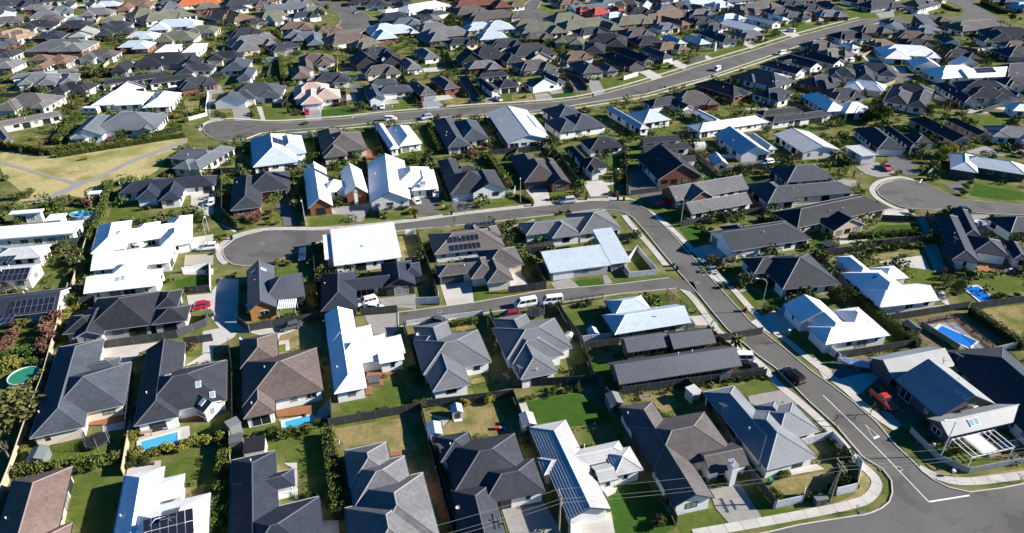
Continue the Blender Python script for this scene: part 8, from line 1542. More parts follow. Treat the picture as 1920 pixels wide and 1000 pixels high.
gd = MB(); gd.box(-2.4, 2.4, -.02, .04, .02, 2.15, 0)
for k in range(4): gd.box(-2.36, 2.36, .0, .062, .1 + k * .52, .1 + k * .52 + .44, 0, True)
GARAGE = {c: gd.mesh('garage_door', [m]) for c, m in (('w', mat('garage_white', (.66, .66, .66), .5, noise=.04)), ('d', mat('garage_dark', (.06, .065, .075), .5, noise=.06)), ('b', mat('garage_grey', (.24, .27, .31), .5, noise=.06)))}
sp = MB(); sp.box(-.5, .5, -.83, .83, 0, .035, 1); sp.box(-.47, .47, -.80, .80, .035, .042, 0)
SOLAR = sp.mesh('solar_panel', [M_SOLAR, M_SOLARF])
sk = MB(); sk.box(-.45, .45, -.62, .62, -.1, .10, 1); sk.box(-.36, .36, -.53, .53, .10, .115, 0)
SKYL = sk.mesh('skylight', [mat('skylight_glass', (.25, .36, .40), .08, .6, noise=0), M_TRIM])
vt = MB(); vt.tube((0, 0, -.3), (0, 0, .45), .07, .07, 8); vt.tube((0, 0, .45), (0, 0, .55), .13, .05, 8)
VENT = vt.mesh('roof_vent', [M_TRIM])
ds = MB()
ds.tube((0, 0, -.3), (0, 0, .55), .03)
for i in range(10):
    a, b = 2 * math.pi * i / 10, 2 * math.pi * (i + 1) / 10
    ds.face([(0, .02, .6), (.36 * math.cos(a), .15, .6 + .4 * math.sin(a)), (.36 * math.cos(b), .15, .6 + .4 * math.sin(b))])
ds.tube((0, .02, .45), (0, .4, .6), .02)
DISH = ds.mesh('satellite_dish', [mat('dish_white', (.6, .6, .6), .4, noise=.05)])
an = MB(); an.tube((0, 0, -.3), (0, 0, 1.6), .025); an.tube((-.7, 0, 1.5), (.7, 0, 1.5), .02)
for k in range(7): an.tube((-.6 + k * .2, -.32, 1.5), (-.6 + k * .2, .32, 1.5), .014, n=4)
ANT = an.mesh('tv_antenna', [M_STEEL])

def build_roof_wing(rf, wl, cp, gt, w, pitch, z0, wi, step, wallz):
    pitch = pitch + 1.5 if not step else 23.3
    lx, ly, L, W, aa, ends, mdir = w
    ca, sa = math.cos(aa), math.sin(aa)
    def T(u, v, z): return (lx + u * ca - v * sa, ly + u * sa + v * ca, z)
    hu, hv = L / 2, W / 2
    th = .16
    inset = .5 - wi * .004
    if ends == 'F':
        rf.prism([T(-hu, -hv, 0)[:2], T(hu, -hv, 0)[:2], T(hu, hv, 0)[:2], T(-hu, hv, 0)[:2]], z0 + .25, z0 + .42, 0, True)
        # parapet upstand
        for (a, b, c, d) in ((-hu, hu, -hv, -hv + .2), (-hu, hu, hv - .2, hv), (-hu, -hu + .2, -hv + .2, hv - .2), (hu - .2, hu, -hv + .2, hv - .2)):
            cp.prism([T(a, c, 0)[:2], T(b, c, 0)[:2], T(b, d, 0)[:2], T(a, d, 0)[:2]], z0 + .3, z0 + .56)
        wl.prism([T(-hu + inset, -hv + inset, 0)[:2], T(hu - inset, -hv + inset, 0)[:2], T(hu - inset, hv - inset, 0)[:2], T(-hu + inset, hv - inset, 0)[:2]], 0, z0 + .24)
        return
    tp = math.tan(R(pitch))
    if ends == 'M':
        mx, my = math.cos(mdir - aa), math.sin(mdir - aa)     # rising direction in wing frame
        ext = hu if abs(mx) > .5 else hv
        zf = lambda u, v: z0 + (u * mx + v * my + ext) * tp
        cs = [(-hu, -hv), (hu, -hv), (hu, hv), (-hu, hv)]
        top = [T(u, v, zf(u, v)) for u, v in cs]; bot = [T(u, v, zf(u, v) - th) for u, v in cs]
        if abs(mx) > .5: uvs = [(v, u) for u, v in cs]
        else: uvs = [(u, v) for u, v in cs]
        rf.face(top, uvs); rf.face(bot[::-1], None, 1)
        for i in range(4):
            j = (i + 1) % 4; rf.face([bot[i], bot[j], top[j], top[i]], None, 1)
        ci = [(u * (1 - inset / hu), v * (1 - inset / hv)) for u, v in cs]
        for i in range(4):
            j = (i + 1) % 4
            a, b = ci[i], ci[j]; l = math.hypot(a[0] - b[0], a[1] - b[1])
            wl.face([T(*a, 0), T(*b, 0), T(*b, zf(*b) - .1), T(*a, zf(*a) - .1)], [(0, 0), (l, 0), (l, 3), (0, 3)])
        return
    h = hv * tp
    r0 = -hu + (hv if ends[0] == 'H' else 0); r1 = hu - (hv if ends[1] == 'H' else 0)
    if r0 > r1: r0 = r1 = (r0 + r1) / 2
    zr = z0 + h
    polys = []   # (eave a, eave b, ridge b, ridge a)
    polys.append(((-hu, -hv, z0), (hu, -hv, z0), (r1, 0, zr), (r0, 0, zr)))
    polys.append(((hu, hv, z0), (-hu, hv, z0), (r0, 0, zr), (r1, 0, zr)))
    if ends[0] == 'H': polys.append(((-hu, hv, z0), (-hu, -hv, z0), (r0, 0, zr), (r0, 0, zr)))
    if ends[1] == 'H': polys.append(((hu, -hv, z0), (hu, hv, z0), (r1, 0, zr), (r1, 0, zr)))
    for P in polys:
        e0, e1, q1, q0 = [Vector(p) for p in P]
        ed = (e1 - e0).normalized(); up = ((q0 + q1) / 2 - (e0 + e1) / 2); sl = (q0 - e0) - ed * (q0 - e0).dot(ed)
        sl_l = sl.length; nrm = ed.cross(sl.normalized())
        uvf = lambda p: ((p - e0).dot(ed), (p - e0).dot(sl) / sl_l)
        tri = (q0 - q1).length < 1e-4
        if step:
            n = max(1, int(sl_l / .42))
            for k in range(n):
                a, b = k / n, (k + 1) / n
                A, B, Cc, D = e0.lerp(q0, a), e1.lerp(q1, a), e1.lerp(q1, b), e0.lerp(q0, b)
                hh = nrm * .085
                pts = [A + hh, B + hh, Cc, D]
                if (Cc - D).length < 1e-4: pts = pts[:3]
                rf.face([T(*p) for p in pts], [uvf(p) for p in pts])
                rf.face([T(*A), T(*B), T(*(B + hh)), T(*(A + hh))], None)
        else:
            pts = [e0, e1, q1] if tri else [e0, e1, q1, q0]
            rf.face([T(*p) for p in pts], [uvf(p) for p in pts])
        # underside and eave edge
        dz = Vector((0, 0, th))
        pts = [e0, e1, q1] if tri else [e0, e1, q1, q0]
        rf.face([T(*(p - dz)) for p in reversed(pts)], None, 1)
        gt.face([T(*(e0 - dz)), T(*(e1 - dz)), T(*e1), T(*e0)], None, 0)
        # gutter
        go = Vector((ed.y, -ed.x, 0)) * .11
        gt.face([T(*(e0 + go - dz * .3)), T(*(e1 + go - dz * .3)), T(*(e1 + go + dz * .2)), T(*(e0 + go + dz * .2))], None, 0)
        gt.face([T(*(e0 - dz * .3)), T(*(e1 - dz * .3)), T(*(e1 + go - dz * .3)), T(*(e0 + go - dz * .3))], None, 0)
    for (e, s) in ((ends[0], -1), (ends[1], 1)):
        if e == 'G':
            u = hu * s
            for sv in (-1, 1):
                a, b = Vector((u, sv * hv, z0)), Vector((u, 0, zr)); dz = Vector((0, 0, th + .06))
                o = Vector((.03 * s, 0, .01))
                gt.face([T(*(a - dz + o)), T(*(b - dz + o)), T(*(b + o)), T(*(a + o))], None, 0)
    # ridge and hip caps
    caps = [((r0, 0, zr), (r1, 0, zr))] if r1 - r0 > .2 else []
    if ends[0] == 'H': caps += [((-hu, -hv, z0), (r0, 0, zr)), ((-hu, hv, z0), (r0, 0, zr))]
    if ends[1] == 'H': caps += [((hu, -hv, z0), (r1, 0, zr)), ((hu, hv, z0), (r1, 0, zr))]
    for a, b in caps:
        a, b = Vector(a), Vector(b); t = (b - a).normalized(); n = Vector((-t.y, t.x, 0)).normalized() * .13
        up = Vector((0, 0, .075)); dn = Vector((0, 0, .05))
        if step: up = up + Vector((0, 0, .05))
        cp.face([T(*(a - n - dn)), T(*(b - n - dn)), T(*(b + up)), T(*(a + up))])
        cp.face([T(*(b + n - dn)), T(*(a + n - dn)), T(*(a + up)), T(*(b + up))])
    # walls
    iu0 = -hu + (inset if ends[0] == 'H' else .35); iu1 = hu - (inset if ends[1] == 'H' else .35); iv = hv - inset
    zt = z0 + inset * tp - .17
    cs = [(iu0, -iv), (iu1, -iv), (iu1, iv), (iu0, iv)]
    for i in range(4):
        a, b = cs[i], cs[(i + 1) % 4]; l = math.hypot(a[0] - b[0], a[1] - b[1])
        end = 1 if (i == 1 and ends[1] == 'G') or (i == 3 and ends[0] == 'G') else 0
        wl.face([T(*a, 0), T(*b, 0), T(*b, zt), T(*a, zt)], [(0, 0), (l, 0), (l, zt), (0, zt)], end)
    for e, u in ((ends[0], iu0), (ends[1], iu1)):
        if e == 'G':
            k = -1 if u < 0 else 1
            P = [(u, -iv, zt), (u, iv, zt), (u, 0, zr - .17)]
            if k < 0: P = P[::-1]
            wl.face([T(*p) for p in P], [(p[1], p[2]) for p in P], 1)

def in_wing(w, x, y, m=0):
    dx, dy = x - w[0], y - w[1]; c, s = math.cos(w[4]), math.sin(w[4])
    return abs(dx * c + dy * s) < w[2] / 2 - .5 + m and abs(-dx * s + dy * c) < w[3] / 2 - .5 + m

def build_house(label, roof, wall, pitch, ox, oy, th, wings, extras):
    rg = random.Random(label)
    wall, gable = (wall.split('/') + [wall])[:2]
    root = thing('house', label, 'house', (ox, oy, 0), th, 'houses of the suburb')
    rf, wl, cp, gt = MB(), MB(), MB(), MB()
    z0 = 2.5
    step = ROOF[roof][1] == 'step'
    for i, w in enumerate(wings):
        build_roof_wing(rf, wl, cp, gt, w, pitch, z0 + i * .006, i, step, z0)
    rm = roof_mat(roof)
    link('roof', rf.mesh('roof', [rm, M_TRIM if wall != 'black' else M_DARKFRAME]), root)
    link('wall', wl.mesh('wall', [wall_mat(wall), wall_mat(gable)]), root)
    if cp.f:
        base = ROOF[roof][0]
        cc = tuple(min(.8, c * 1.25 + .02) for c in base)
        link('ridge_cap', cp.mesh('ridge_cap', [mat('cap_' + roof, cc, .6, .3, noise=.08)]), root)
    if gt.f:
        dark = wall in ('black', 'timber', 'dark') or rg.random() < .35
        link('gutter', gt.mesh('gutter', [mat('gutter_dark', (.06, .065, .075), .5, noise=.05) if dark else mat('gutter_pale', (.42, .43, .44), .5, noise=.05)]), root)
    c, s = math.cos(-th), math.sin(-th)
    gars = []
    for k, x, y, z, az, n1, n2 in extras:
        lx, ly = (x - ox) * c - (y - oy) * s, (x - ox) * s + (y - oy) * c; la = az - th
        if k == 'gar':
            col = 'd' if wall in ('black', 'dark', 'timber', 'cream') else 'w'
            if 'blue garage' in label: col = 'b'
            off = .06
            gx, gy = lx + math.cos(la) * off, ly + math.sin(la) * off
            link('garage_door', GARAGE[col], root, (gx, gy, 0), la - math.pi / 2); gars.append((lx, ly))
            continue
        dn = (math.cos(la), math.sin(la))
        P = R(pitch) if z > 2.9 else 0
        rot = Matrix.Rotation(la + math.pi / 2, 4, 'Z') @ Matrix.Rotation(P, 4, 'X')   # local -Y points down the slope
        eu = tuple(rot.to_euler())
        if k in ('sol', 'solgrid', 'strip', 'louv'):
            if k == 'sol': n1, n2 = 1, 4
            if k == 'strip': n1, n2 = 1, 7
            if k == 'louv': n1, n2 = 1, 5
            for a in range(n1):
                for b in range(n2):
                    v = rot @ Vector(((b - (n2 - 1) / 2) * 1.03, (a - (n1 - 1) / 2) * 1.70, .16))
                    link('solar_panel' if k != 'louv' else 'skylight', SOLAR if k != 'louv' else SKYL, root, (lx + v.x, ly + v.y, z + v.z), eu)
        elif k == 'sky':
            v = rot @ Vector((0, 0, .06)); link('skylight', SKYL, root, (lx + v.x, ly + v.y, z + v.z), eu)
        elif k == 'vent': link('roof_vent', VENT, root, (lx, ly, z))
        elif k == 'dish': link('satellite_dish', DISH, root, (lx, ly, z), R(200) - th)
        elif k == 'ant': link('tv_antenna', ANT, root, (lx, ly, z), R(30))
        elif k == 'chim':
            m = MB(); m.box(-.75, .75, -.45, .45, -z, 1.2, 0); m.box(-.85, .85, -.55, .55, 1.2, 1.32, 1, True); m.tube((0, 0, 1.3), (0, 0, 1.9), .12, .12, 8, 1)
            link('chimney', m.mesh('chimney', [wall_mat('white' if wall != 'cream' else 'cream'), M_STEEL]), root, (lx, ly, z))
        elif k == 'perg':
            m = MB()
            for q in range(9): m.box(-4 + q, -3.9 + q, -2, 2, 2.5, 2.62, 0, True)
            m.box(-4.1, 4.1, -2, -1.88, 2.36, 2.5, 0, True); m.box(-4.1, 4.1, 1.88, 2, 2.36, 2.5, 0, True)
            for qx in (-4, 3.9):
                for qy in (-2, 1.9): m.box(qx, qx + .1, qy, qy + .1, 0, 2.36)
            m.box(-1.8, .8, -1.85, 1.85, 2.63, 2.67, 0, True)
            link('pergola', m.mesh('pergola', [M_TRIM]), root, (lx, ly, 0))
    big = max(wings, key=lambda w: w[2] * w[3] if w[5] in ('HH', 'GG', 'GH', 'HG') else 0)
    if big[5] in ('HH', 'GG', 'GH', 'HG') and not any(e[0] == 'vent' for e in extras):
        tp = math.tan(R(pitch + 1.5 if not step else 23.3)); ca, sa = math.cos(big[4]), math.sin(big[4])
        for q in range(rg.choice((1, 1, 2))):
            u = rg.uniform(-.3, .3) * max(0.0, big[2] - big[3]); v = rg.choice((-1, 1)) * rg.uniform(.25, .7) * big[3] / 2
            lx, ly = big[0] + u * ca - v * sa, big[1] + u * sa + v * ca
            if any(in_wing(w2, lx, ly, .4) for w2 in wings if w2 is not big): continue
            link('roof_vent', VENT, root, (lx, ly, z0 + (big[3] / 2 - abs(v)) * tp))
        if rg.random() < .3 and not any(e[0] in ('ant', 'dish', 'solgrid') for e in extras):
            u = rg.uniform(-.3, .3) * max(0.0, big[2] - big[3])
            link('tv_antenna', ANT, root, (big[0] + u * ca, big[1] + u * sa, z0 + big[3] / 2 * tp), R(30))
    # windows on every outside wall
    dark = wall in ('cream', 'tan', 'grey', 'brick', 'white') and rg.random() < .7
    if wall == 'black': dark = False
    near = oy < 120
    for wi, w in enumerate(wings):
        lx, ly, L, W, aa, ends, md = w
        ca, sa = math.cos(aa), math.sin(aa)
        inset = .5 - wi * .004
        eh = [inset, inset]
        if ends in ('GG', 'GH', 'HG', 'HH'): eh = [inset if ends[0] == 'H' else .35, inset if ends[1] == 'H' else .35]
        sides = [((1, 0), L / 2 - eh[1], W), ((-1, 0), L / 2 - eh[0], W), ((0, 1), W / 2 - inset, L), ((0, -1), W / 2 - inset, L)]
        for (nu, nv), dist, ext in sides:
            if ends == 'M':
                dist = (L if nu else W) / 2 - inset
            wn_x, wn_y = nu * ca - nv * sa, nu * sa + nv * ca
            gy = wn_x * math.sin(th) + wn_y * math.cos(th)
            if gy > .55 and oy > 60: continue       # walls turned away
            tx, ty = -wn_y, wn_x
            ext -= 1.6
            if ext < 1.2: continue
            n = max(1, int(ext / 2.9))
            for q in range(n):
                t = (q + .5) / n * ext - ext / 2 + rg.uniform(-.25, .25)
                px, py = lx + wn_x * dist + tx * t, ly + wn_y * dist + ty * t
                if any(in_wing(w2, px + wn_x * .5 + tx * e, py + wn_y * .5 + ty * e, .1) for w2 in wings if w2 is not w for e in (-1, 0, 1)): continue
                if any(math.hypot(px - a, py - b) < 3.9 for a, b in gars): continue
                room = ext / n
                ch = rg.choice([i for i in range(6) if WSIZES[i][0] < room - .3] or [2])
                if rg.random() < .12: continue
                fm, pm, zz = window_pair(ch, dark)
                wo = link('window', fm, root, (px, py, zz), math.atan2(wn_y, wn_x) - math.pi / 2)
                link('pane', pm if rg.random() > .25 else CURT[ch], wo)
    return root
for hdat in HOUSES: build_house(*hdat)

# ---------------------------------------------------------------- fences
M_FDARK = mat('fence_charcoal', (.055, .058, .062), .55, .3, noise=.08, nscale=.7, obj_var=.12)
M_FWHITE = mat('fence_white', (.64, .65, .67), .6, .3, noise=.06, nscale=.7)
M_FGREY = mat('fence_grey', (.30, .31, .32), .6, .3, noise=.08)
FM = {'dark': M_FDARK, 'timberl': M_TIMB, 'timberd': M_TIMBD, 'white': M_FWHITE, 'grey': M_FGREY, 'black': M_DARKFRAME}
PANEL = {}
def panel_mesh(kind):
    if kind in PANEL: return PANEL[kind]
    mb = MB()
    if kind == 'black':          # pool style rails
        mb.box(0, 1, -.02, .02, .08, .13, 0, True); mb.box(0, 1, -.02, .02, .95, 1.0, 0, True)
        for i in range(14): mb.box((i + .4) / 14, (i + .6) / 14, -.01, .01, .13, .95)
    else:
        mb.box(0, 1, -.02, .02, .03, .95)
        mb.box(0, 1, -.035, .035, .95, 1.0, 0, True)
        n = 8 if kind.startswith('dark') or kind == 'grey' else 12
        for i in range(n):
            mb.box((i + .15) / n, (i + .62) / n, -.034, .034, .04, .94)
    PANEL[kind] = mb.mesh('fence_panel', [FM[kind]]); return PANEL[kind]
pm = MB(); pm.box(-.05, .05, -.05, .05, 0, 1)
POST = {k: pm.mesh('fence_post', [mat('post_charcoal', (.13, .135, .14), .6, .3, noise=.08) if k == 'dark' else m]) for k, m in FM.items()}
for o_, r_, h_, kind, h, P in FENCES:
    P = pairs(P); label = label_of(o_, NAMES['fence'][kind], r_, h_)
    root = thing('fence', label, 'fence', (P[0][0], P[0][1], 0), 0, 'boundary fences')
    ox, oy = P[0]
    link('fence_post', POST[kind], root, (0, 0, 0), 0, (1, 1, h + .06))
    for i in range(len(P) - 1):
        a, b = Vector(P[i]), Vector(P[i + 1]); l = (b - a).length
        if l < .3: continue
        n = max(1, round(l / 2.4)); t = (b - a) / l; ang = math.atan2(t.y, t.x); pl = l / n
        for k in range(n):
            q = a + t * (k * pl)
            link('fence_panel', panel_mesh(kind), root, (q.x - ox + t.x * .05, q.y - oy + t.y * .05, 0), ang, (pl - .1, 1, h))
            e = a + t * ((k + 1) * pl)
            link('fence_post', POST[kind], root, (e.x - ox, e.y - oy, 0), ang, (1, 1, h + .06))

# ---------------------------------------------------------------- plants
def leaf_quad(mb, c, size, rg, m=0, flat=.0):
    n = Vector((rg.gauss(0, 1), rg.gauss(0, 1), rg.gauss(0, 1) + flat)).normalized()
    u = n.orthogonal().normalized(); w = n.cross(u); a = rg.uniform(0, 6.28)
    u, w = u * math.cos(a) + w * math.sin(a), w * math.cos(a) - u * math.sin(a)
    s = size * rg.uniform(.6, 1.3); c = Vector(c)
    mb.face([c - u * s, c - w * s * .55, c + u * s, c + w * s * .55], [(0, 0), (1, 0), (1, 1), (0, 1)], m)
def blob_crown(seed, lobes, n, size, squash=1.0, zc=.0):
    rg = random.Random(seed); mb = MB()
    L = []
    for i in range(lobes):
        if lobes == 1: L.append((Vector((0, 0, 0)), 1.0)); break
        d = Vector((rg.gauss(0, 1), rg.gauss(0, 1), rg.gauss(0, .6))).normalized() * rg.uniform(.25, .62)
        L.append((Vector((d.x, d.y, d.z * squash)), rg.uniform(.32, .58)))
    for i in range(n):
        c, r = rg.choice(L)
        d = Vector((rg.gauss(0, 1), rg.gauss(0, 1), rg.gauss(0, 1))).normalized()
        p = c + Vector((d.x, d.y, d.z * squash)) * r * (rg.random() ** .28)
        leaf_quad(mb, p, size, rg, 0, .3)
    return mb
CROWN = {}
def crown_mesh(kind, var):
    k = (kind, var)
    if k in CROWN: return CROWN[k]
    m = leaf_mat(kind)
    if kind in ('shrub', 'dshrub', 'yshrub', 'autumn'):
        mb = blob_crown(hash(kind) % 97 * 0 + var * 31 + len(kind), 7, 620, .12, .85)
    elif kind in ('olive',): mb = blob_crown(var * 17 + 5, 9, 520, .13, .9)
    elif kind in ('tree', 'ytree'): mb = blob_crown(var * 13 + 3, 11, 1100, .095, .95)
    elif kind == 'cypress':
        rg = random.Random(var); mb = MB()
        for i in range(420):
            z = rg.random(); r = (math.sin(min(1, z * 1.25 + .12) * math.pi * .5) if z < .3 else (1 - z) ** .7 * 1.02) * rg.random() ** .3
            a = rg.uniform(0, 6.28); leaf_quad(mb, (math.cos(a) * r, math.sin(a) * r, z * 3.6), .18, rg, 0)
    CROWN[k] = mb.mesh('foliage', [m]); return CROWN[k]
def bare_mesh(var):
    k = ('bare', var)
    if k in CROWN: return CROWN[k]
    rg = random.Random(var + 50); mb = MB()
    def grow(p, d, l, r, lev):
        q = p + d * l; mb.tube(p, q, r, r * .7, 5 if lev < 2 else 3)
        if lev >= 4: return
        for _ in range(3 if lev < 3 else 3):
            d2 = (d + Vector((rg.gauss(0, .5), rg.gauss(0, .5), rg.gauss(.12, .3)))).normalized()
            grow(p.lerp(q, rg.uniform(.55, 1)), d2, l * rg.uniform(.55, .8), r * .55, lev + 1)
    grow(Vector((0, 0, 0)), Vector((0, 0, 1)), .7, .055, 0)
    CROWN[k] = mb.mesh('branches', [M_TWIG]); return CROWN[k]
def palm_mesh(var, kind):
    k = (kind, var)
    if k in CROWN: return CROWN[k]
    rg = random.Random(var + 9); mb = MB(); n = 30 if kind == 'palm' else 26
    for i in range(n):
        a = rg.uniform(0, 6.28); el = rg.uniform(-.5, 1.2); L = rg.uniform(.8, 1.1)
        p = Vector((0, 0, 0)); d = Vector((math.cos(a) * math.cos(el), math.sin(a) * math.cos(el), math.sin(el)))
        side = Vector((-math.sin(a), math.cos(a), 0))
        for s in range(6):
            d2 = (d + Vector((0, 0, -.20))).normalized(); q = p + d2 * L / 6
            w0 = .13 * math.sin(math.pi * (s + .35) / 6.6); w1 = .13 * math.sin(math.pi * (s + 1.35) / 6.6)
            mb.face([p - side * w0 - Vector((0, 0, w0 * .5)), q - side * w1 - Vector((0, 0, w1 * .5)), q, p]); mb.face([p, q, q + side * w1 - Vector((0, 0, w1 * .5)), p + side * w0 - Vector((0, 0, w0 * .5))])
            p, d = q, d2
    CROWN[k] = mb.mesh('fronds', [leaf_mat(kind)]); return CROWN[k]
def flax_mesh():
    if 'flax' in CROWN: return CROWN['flax']
    rg = random.Random(4); mb = MB()
    for i in range(60):
        a = rg.uniform(0, 6.28); o = rg.uniform(.4, 1.0); h = rg.uniform(.7, 1.4); s = Vector((-math.sin(a), math.cos(a), 0)) * .06
        b = Vector((math.cos(a) * .12, math.sin(a) * .12, 0)); m1 = Vector((math.cos(a) * o * .5, math.sin(a) * o * .5, h * .75)); t = Vector((math.cos(a) * o, math.sin(a) * o, h * .8))
        mb.face([b - s, b + s, m1 + s, m1 - s]); mb.face([m1 - s, m1 + s, t])
    CROWN['flax'] = mb.mesh('leaves', [leaf_mat('flax')]); return CROWN['flax']
tk = MB(); tk.tube((0, 0, 0), (0, 0, 1), 1, .65, 7)
TRUNK = tk.mesh('trunk', [M_BARK])
PCAT = {'tree': 'tree', 'ytree': 'tree', 'bare': 'tree', 'cypress': 'conifer', 'palm': 'palm', 'palmt': 'palm', 'flax': 'plant'}
PNAME = {'tree': 'leafy_tree', 'ytree': 'leafy_tree', 'bare': 'bare_tree', 'cypress': 'conifer', 'palm': 'palm_tree', 'palmt': 'palm_tree', 'flax': 'flax_plant', 'olive': 'bush', 'autumn': 'bush'}
PGRP = {'tree': 'leafy trees', 'ytree': 'leafy trees', 'bare': 'bare winter trees', 'cypress': 'upright conifers', 'palm': 'palms', 'palmt': 'palms', 'flax': 'flax clumps', 'olive': 'olive-green bushes', 'autumn': 'reddish-brown bushes', 'shrub': 'round green shrubs', 'dshrub': 'dark green shrubs', 'yshrub': 'yellow-green shrubs'}
ALLTREES = [(kind, *e) for kind, L in TREES for e in L]
for i, (kind, o_, r_, h_, r, x, y) in enumerate(ALLTREES):
    label = label_of(o_, NAMES['tree'][kind], r_, h_)
    rg = random.Random(i * 7 + 1)
    var = rg.randrange(4); rz = rg.uniform(0, 6.28); r *= rg.uniform(.85, 1.15)
    root = thing(PNAME.get(kind, 'shrub'), label, PCAT.get(kind, 'shrub'), (x, y, 0), rz, PGRP[kind])
    if kind in ('tree', 'ytree'):
        link('trunk', TRUNK, root, (0, 0, 0), 0, (.12 * r * .6, .12 * r * .6, r * 1.3))
        link('crown', crown_mesh(kind, var), root, (0, 0, r * 1.25), 0, (r * 1.08, r * 1.08, r * 1.1))
    elif kind == 'bare':
        link('branches', bare_mesh(var), root, (0, 0, 0), 0, (r * 1.25, r * 1.25, r * 1.25))
    elif kind == 'cypress':
        link('trunk', TRUNK, root, (0, 0, 0), 0, (.12, .12, r * .8))
        link('foliage', crown_mesh(kind, var), root, (0, 0, .05), 0, (r, r, r))
    elif kind == 'palm':
        link('trunk', TRUNK, root, (0, 0, 0), 0, (.2, .2, 2.2)); link('fronds', palm_mesh(var, kind), root, (0, 0, 2.2), 0, (r, r, r))
    elif kind == 'palmt':
        link('trunk', TRUNK, root, (0, 0, 0), 0, (.28, .28, 5.4)); link('fronds', palm_mesh(var, kind), root, (0, 0, 5.4), 0, (r, r, r))
    elif kind == 'flax':
        link('leaves', flax_mesh(), root, (0, 0, 0), 0, (r, r, r))
    else:
        link('stem', TRUNK, root, (0, 0, 0), 0, (.05 * r + .03, .05 * r + .03, r * .6))
        link('foliage', crown_mesh(kind, var), root, (0, 0, r * .66), 0, (r * 1.1, r * 1.1, r * rg.uniform(.8, 1.05)))
CK = {'s': 'shrub', 'd': 'dshrub', 'o': 'olive', 'y': 'yshrub', 'a': 'autumn', 't': 'tree'}
cl = {k: MB() for k in CK}
rg = random.Random(3)
# occupancy grid, 1 m cells: nothing is planted on roofs, roads, paths, lawns, paving or cars
occ = set()
def fill_poly(P, grow=0):
    xs = [p[0] for p in P]; ys = [p[1] for p in P]
    for iy in range(int(min(ys)) - 1, int(max(ys)) + 2):
        y = iy + .5; X = []
        for i in range(len(P)):
            a, b2 = P[i], P[(i + 1) % len(P)]
            if (a[1] > y) != (b2[1] > y): X.append(a[0] + (y - a[1]) * (b2[0] - a[0]) / (b2[1] - a[1]))
        X.sort()
        for q in range(0, len(X) - 1, 2):
            for ix in range(int(math.floor(X[q] - grow)), int(math.ceil(X[q + 1] + grow))):
                for dy in range(-grow, grow + 1): occ.add((ix, iy + dy))
houses_xy = []
for hd_ in HOUSES:
    th = hd_[6]; c, s = math.cos(th), math.sin(th)
    for w in hd_[7]:
        aa = th + w[4]; cx, cy = hd_[4] + w[0] * c - w[1] * s, hd_[5] + w[0] * s + w[1] * c
        u = (math.cos(aa) * w[2] / 2, math.sin(aa) * w[2] / 2); v = (-math.sin(aa) * w[3] / 2, math.cos(aa) * w[3] / 2)
        fill_poly([(cx + i * u[0] + j * v[0], cy + i * u[1] + j * v[1]) for i, j in ((-1, -1), (1, -1), (1, 1), (-1, 1))])
        houses_xy.append((cx, cy, math.hypot(w[2], w[3]) / 2))
for _, P in ROADS: fill_poly(P, 3)
for _, P in LAWNS + DRIVES: fill_poly(pairs(P))
for w, P in PATHS:
    for a, b2 in zip(P, P[1:]):
        n = max(1, int(math.hypot(b2[0] - a[0], b2[1] - a[1])))
        for q in range(n + 1):
            x, y = a[0] + (b2[0] - a[0]) * q / n, a[1] + (b2[1] - a[1]) * q / n
            for dx in (-1, 0, 1):
                for dy in (-1, 0, 1): occ.add((math.floor(x + dx), math.floor(y + dy)))
for e in CARS: fill_poly([(e[5] - 2.5, e[6] - 2.5), (e[5] + 2.5, e[6] - 2.5), (e[5] + 2.5, e[6] + 2.5), (e[5] - 2.5, e[6] + 2.5)])
def near_house(x, y):
    return min((math.hypot(x - a, y - b2) - r for a, b2, r in houses_xy if abs(a - x) < 40 and abs(b2 - y) < 40), default=99)
def clump(k, x, y, r, n, size):
    for q in range(n):
        d = Vector((rg.gauss(0, 1), rg.gauss(0, 1), rg.gauss(0, .8))).normalized() * rg.random() ** .33
        leaf_quad(cl[k], (x + d.x * r, y + d.y * r, max(.05, r * .75 + d.z * r * .8)), size, rg, 0, .3)
n = 0
for _ in range(30000):
    if n >= 1900: break
    y = 120 + 300 * rg.random() ** .95; x = rg.uniform(-.82, .82) * (y + 35)
    if (math.floor(x), math.floor(y)) in occ: continue
    if near_house(x, y) > 9: continue
    big = rg.random() < .35
    r = rg.uniform(1.4, 2.4) if big else rg.uniform(.7, 1.4)
    k = rg.choice('ddottt' if big else 'sssdddoyt')
    clump(k, x, y, r, 90 if big else 55, .42 if big else .32); n += 1
n = 0
for _ in range(20000):
    if n >= 600: break
    y = rg.uniform(25, 130); x = rg.uniform(-.8, .8) * (y + 35)
    if (math.floor(x), math.floor(y)) in occ or near_house(x, y) > 1.5: continue
    clump(rg.choice('sdoy'), x, y, rg.uniform(.35, .8), 28, .2); n += 1
for k, mb in cl.items():
    if mb.f:
        o = link('garden_planting', mb.mesh('garden_planting', [leaf_mat(CK[k])])); o['kind'] = 'stuff'
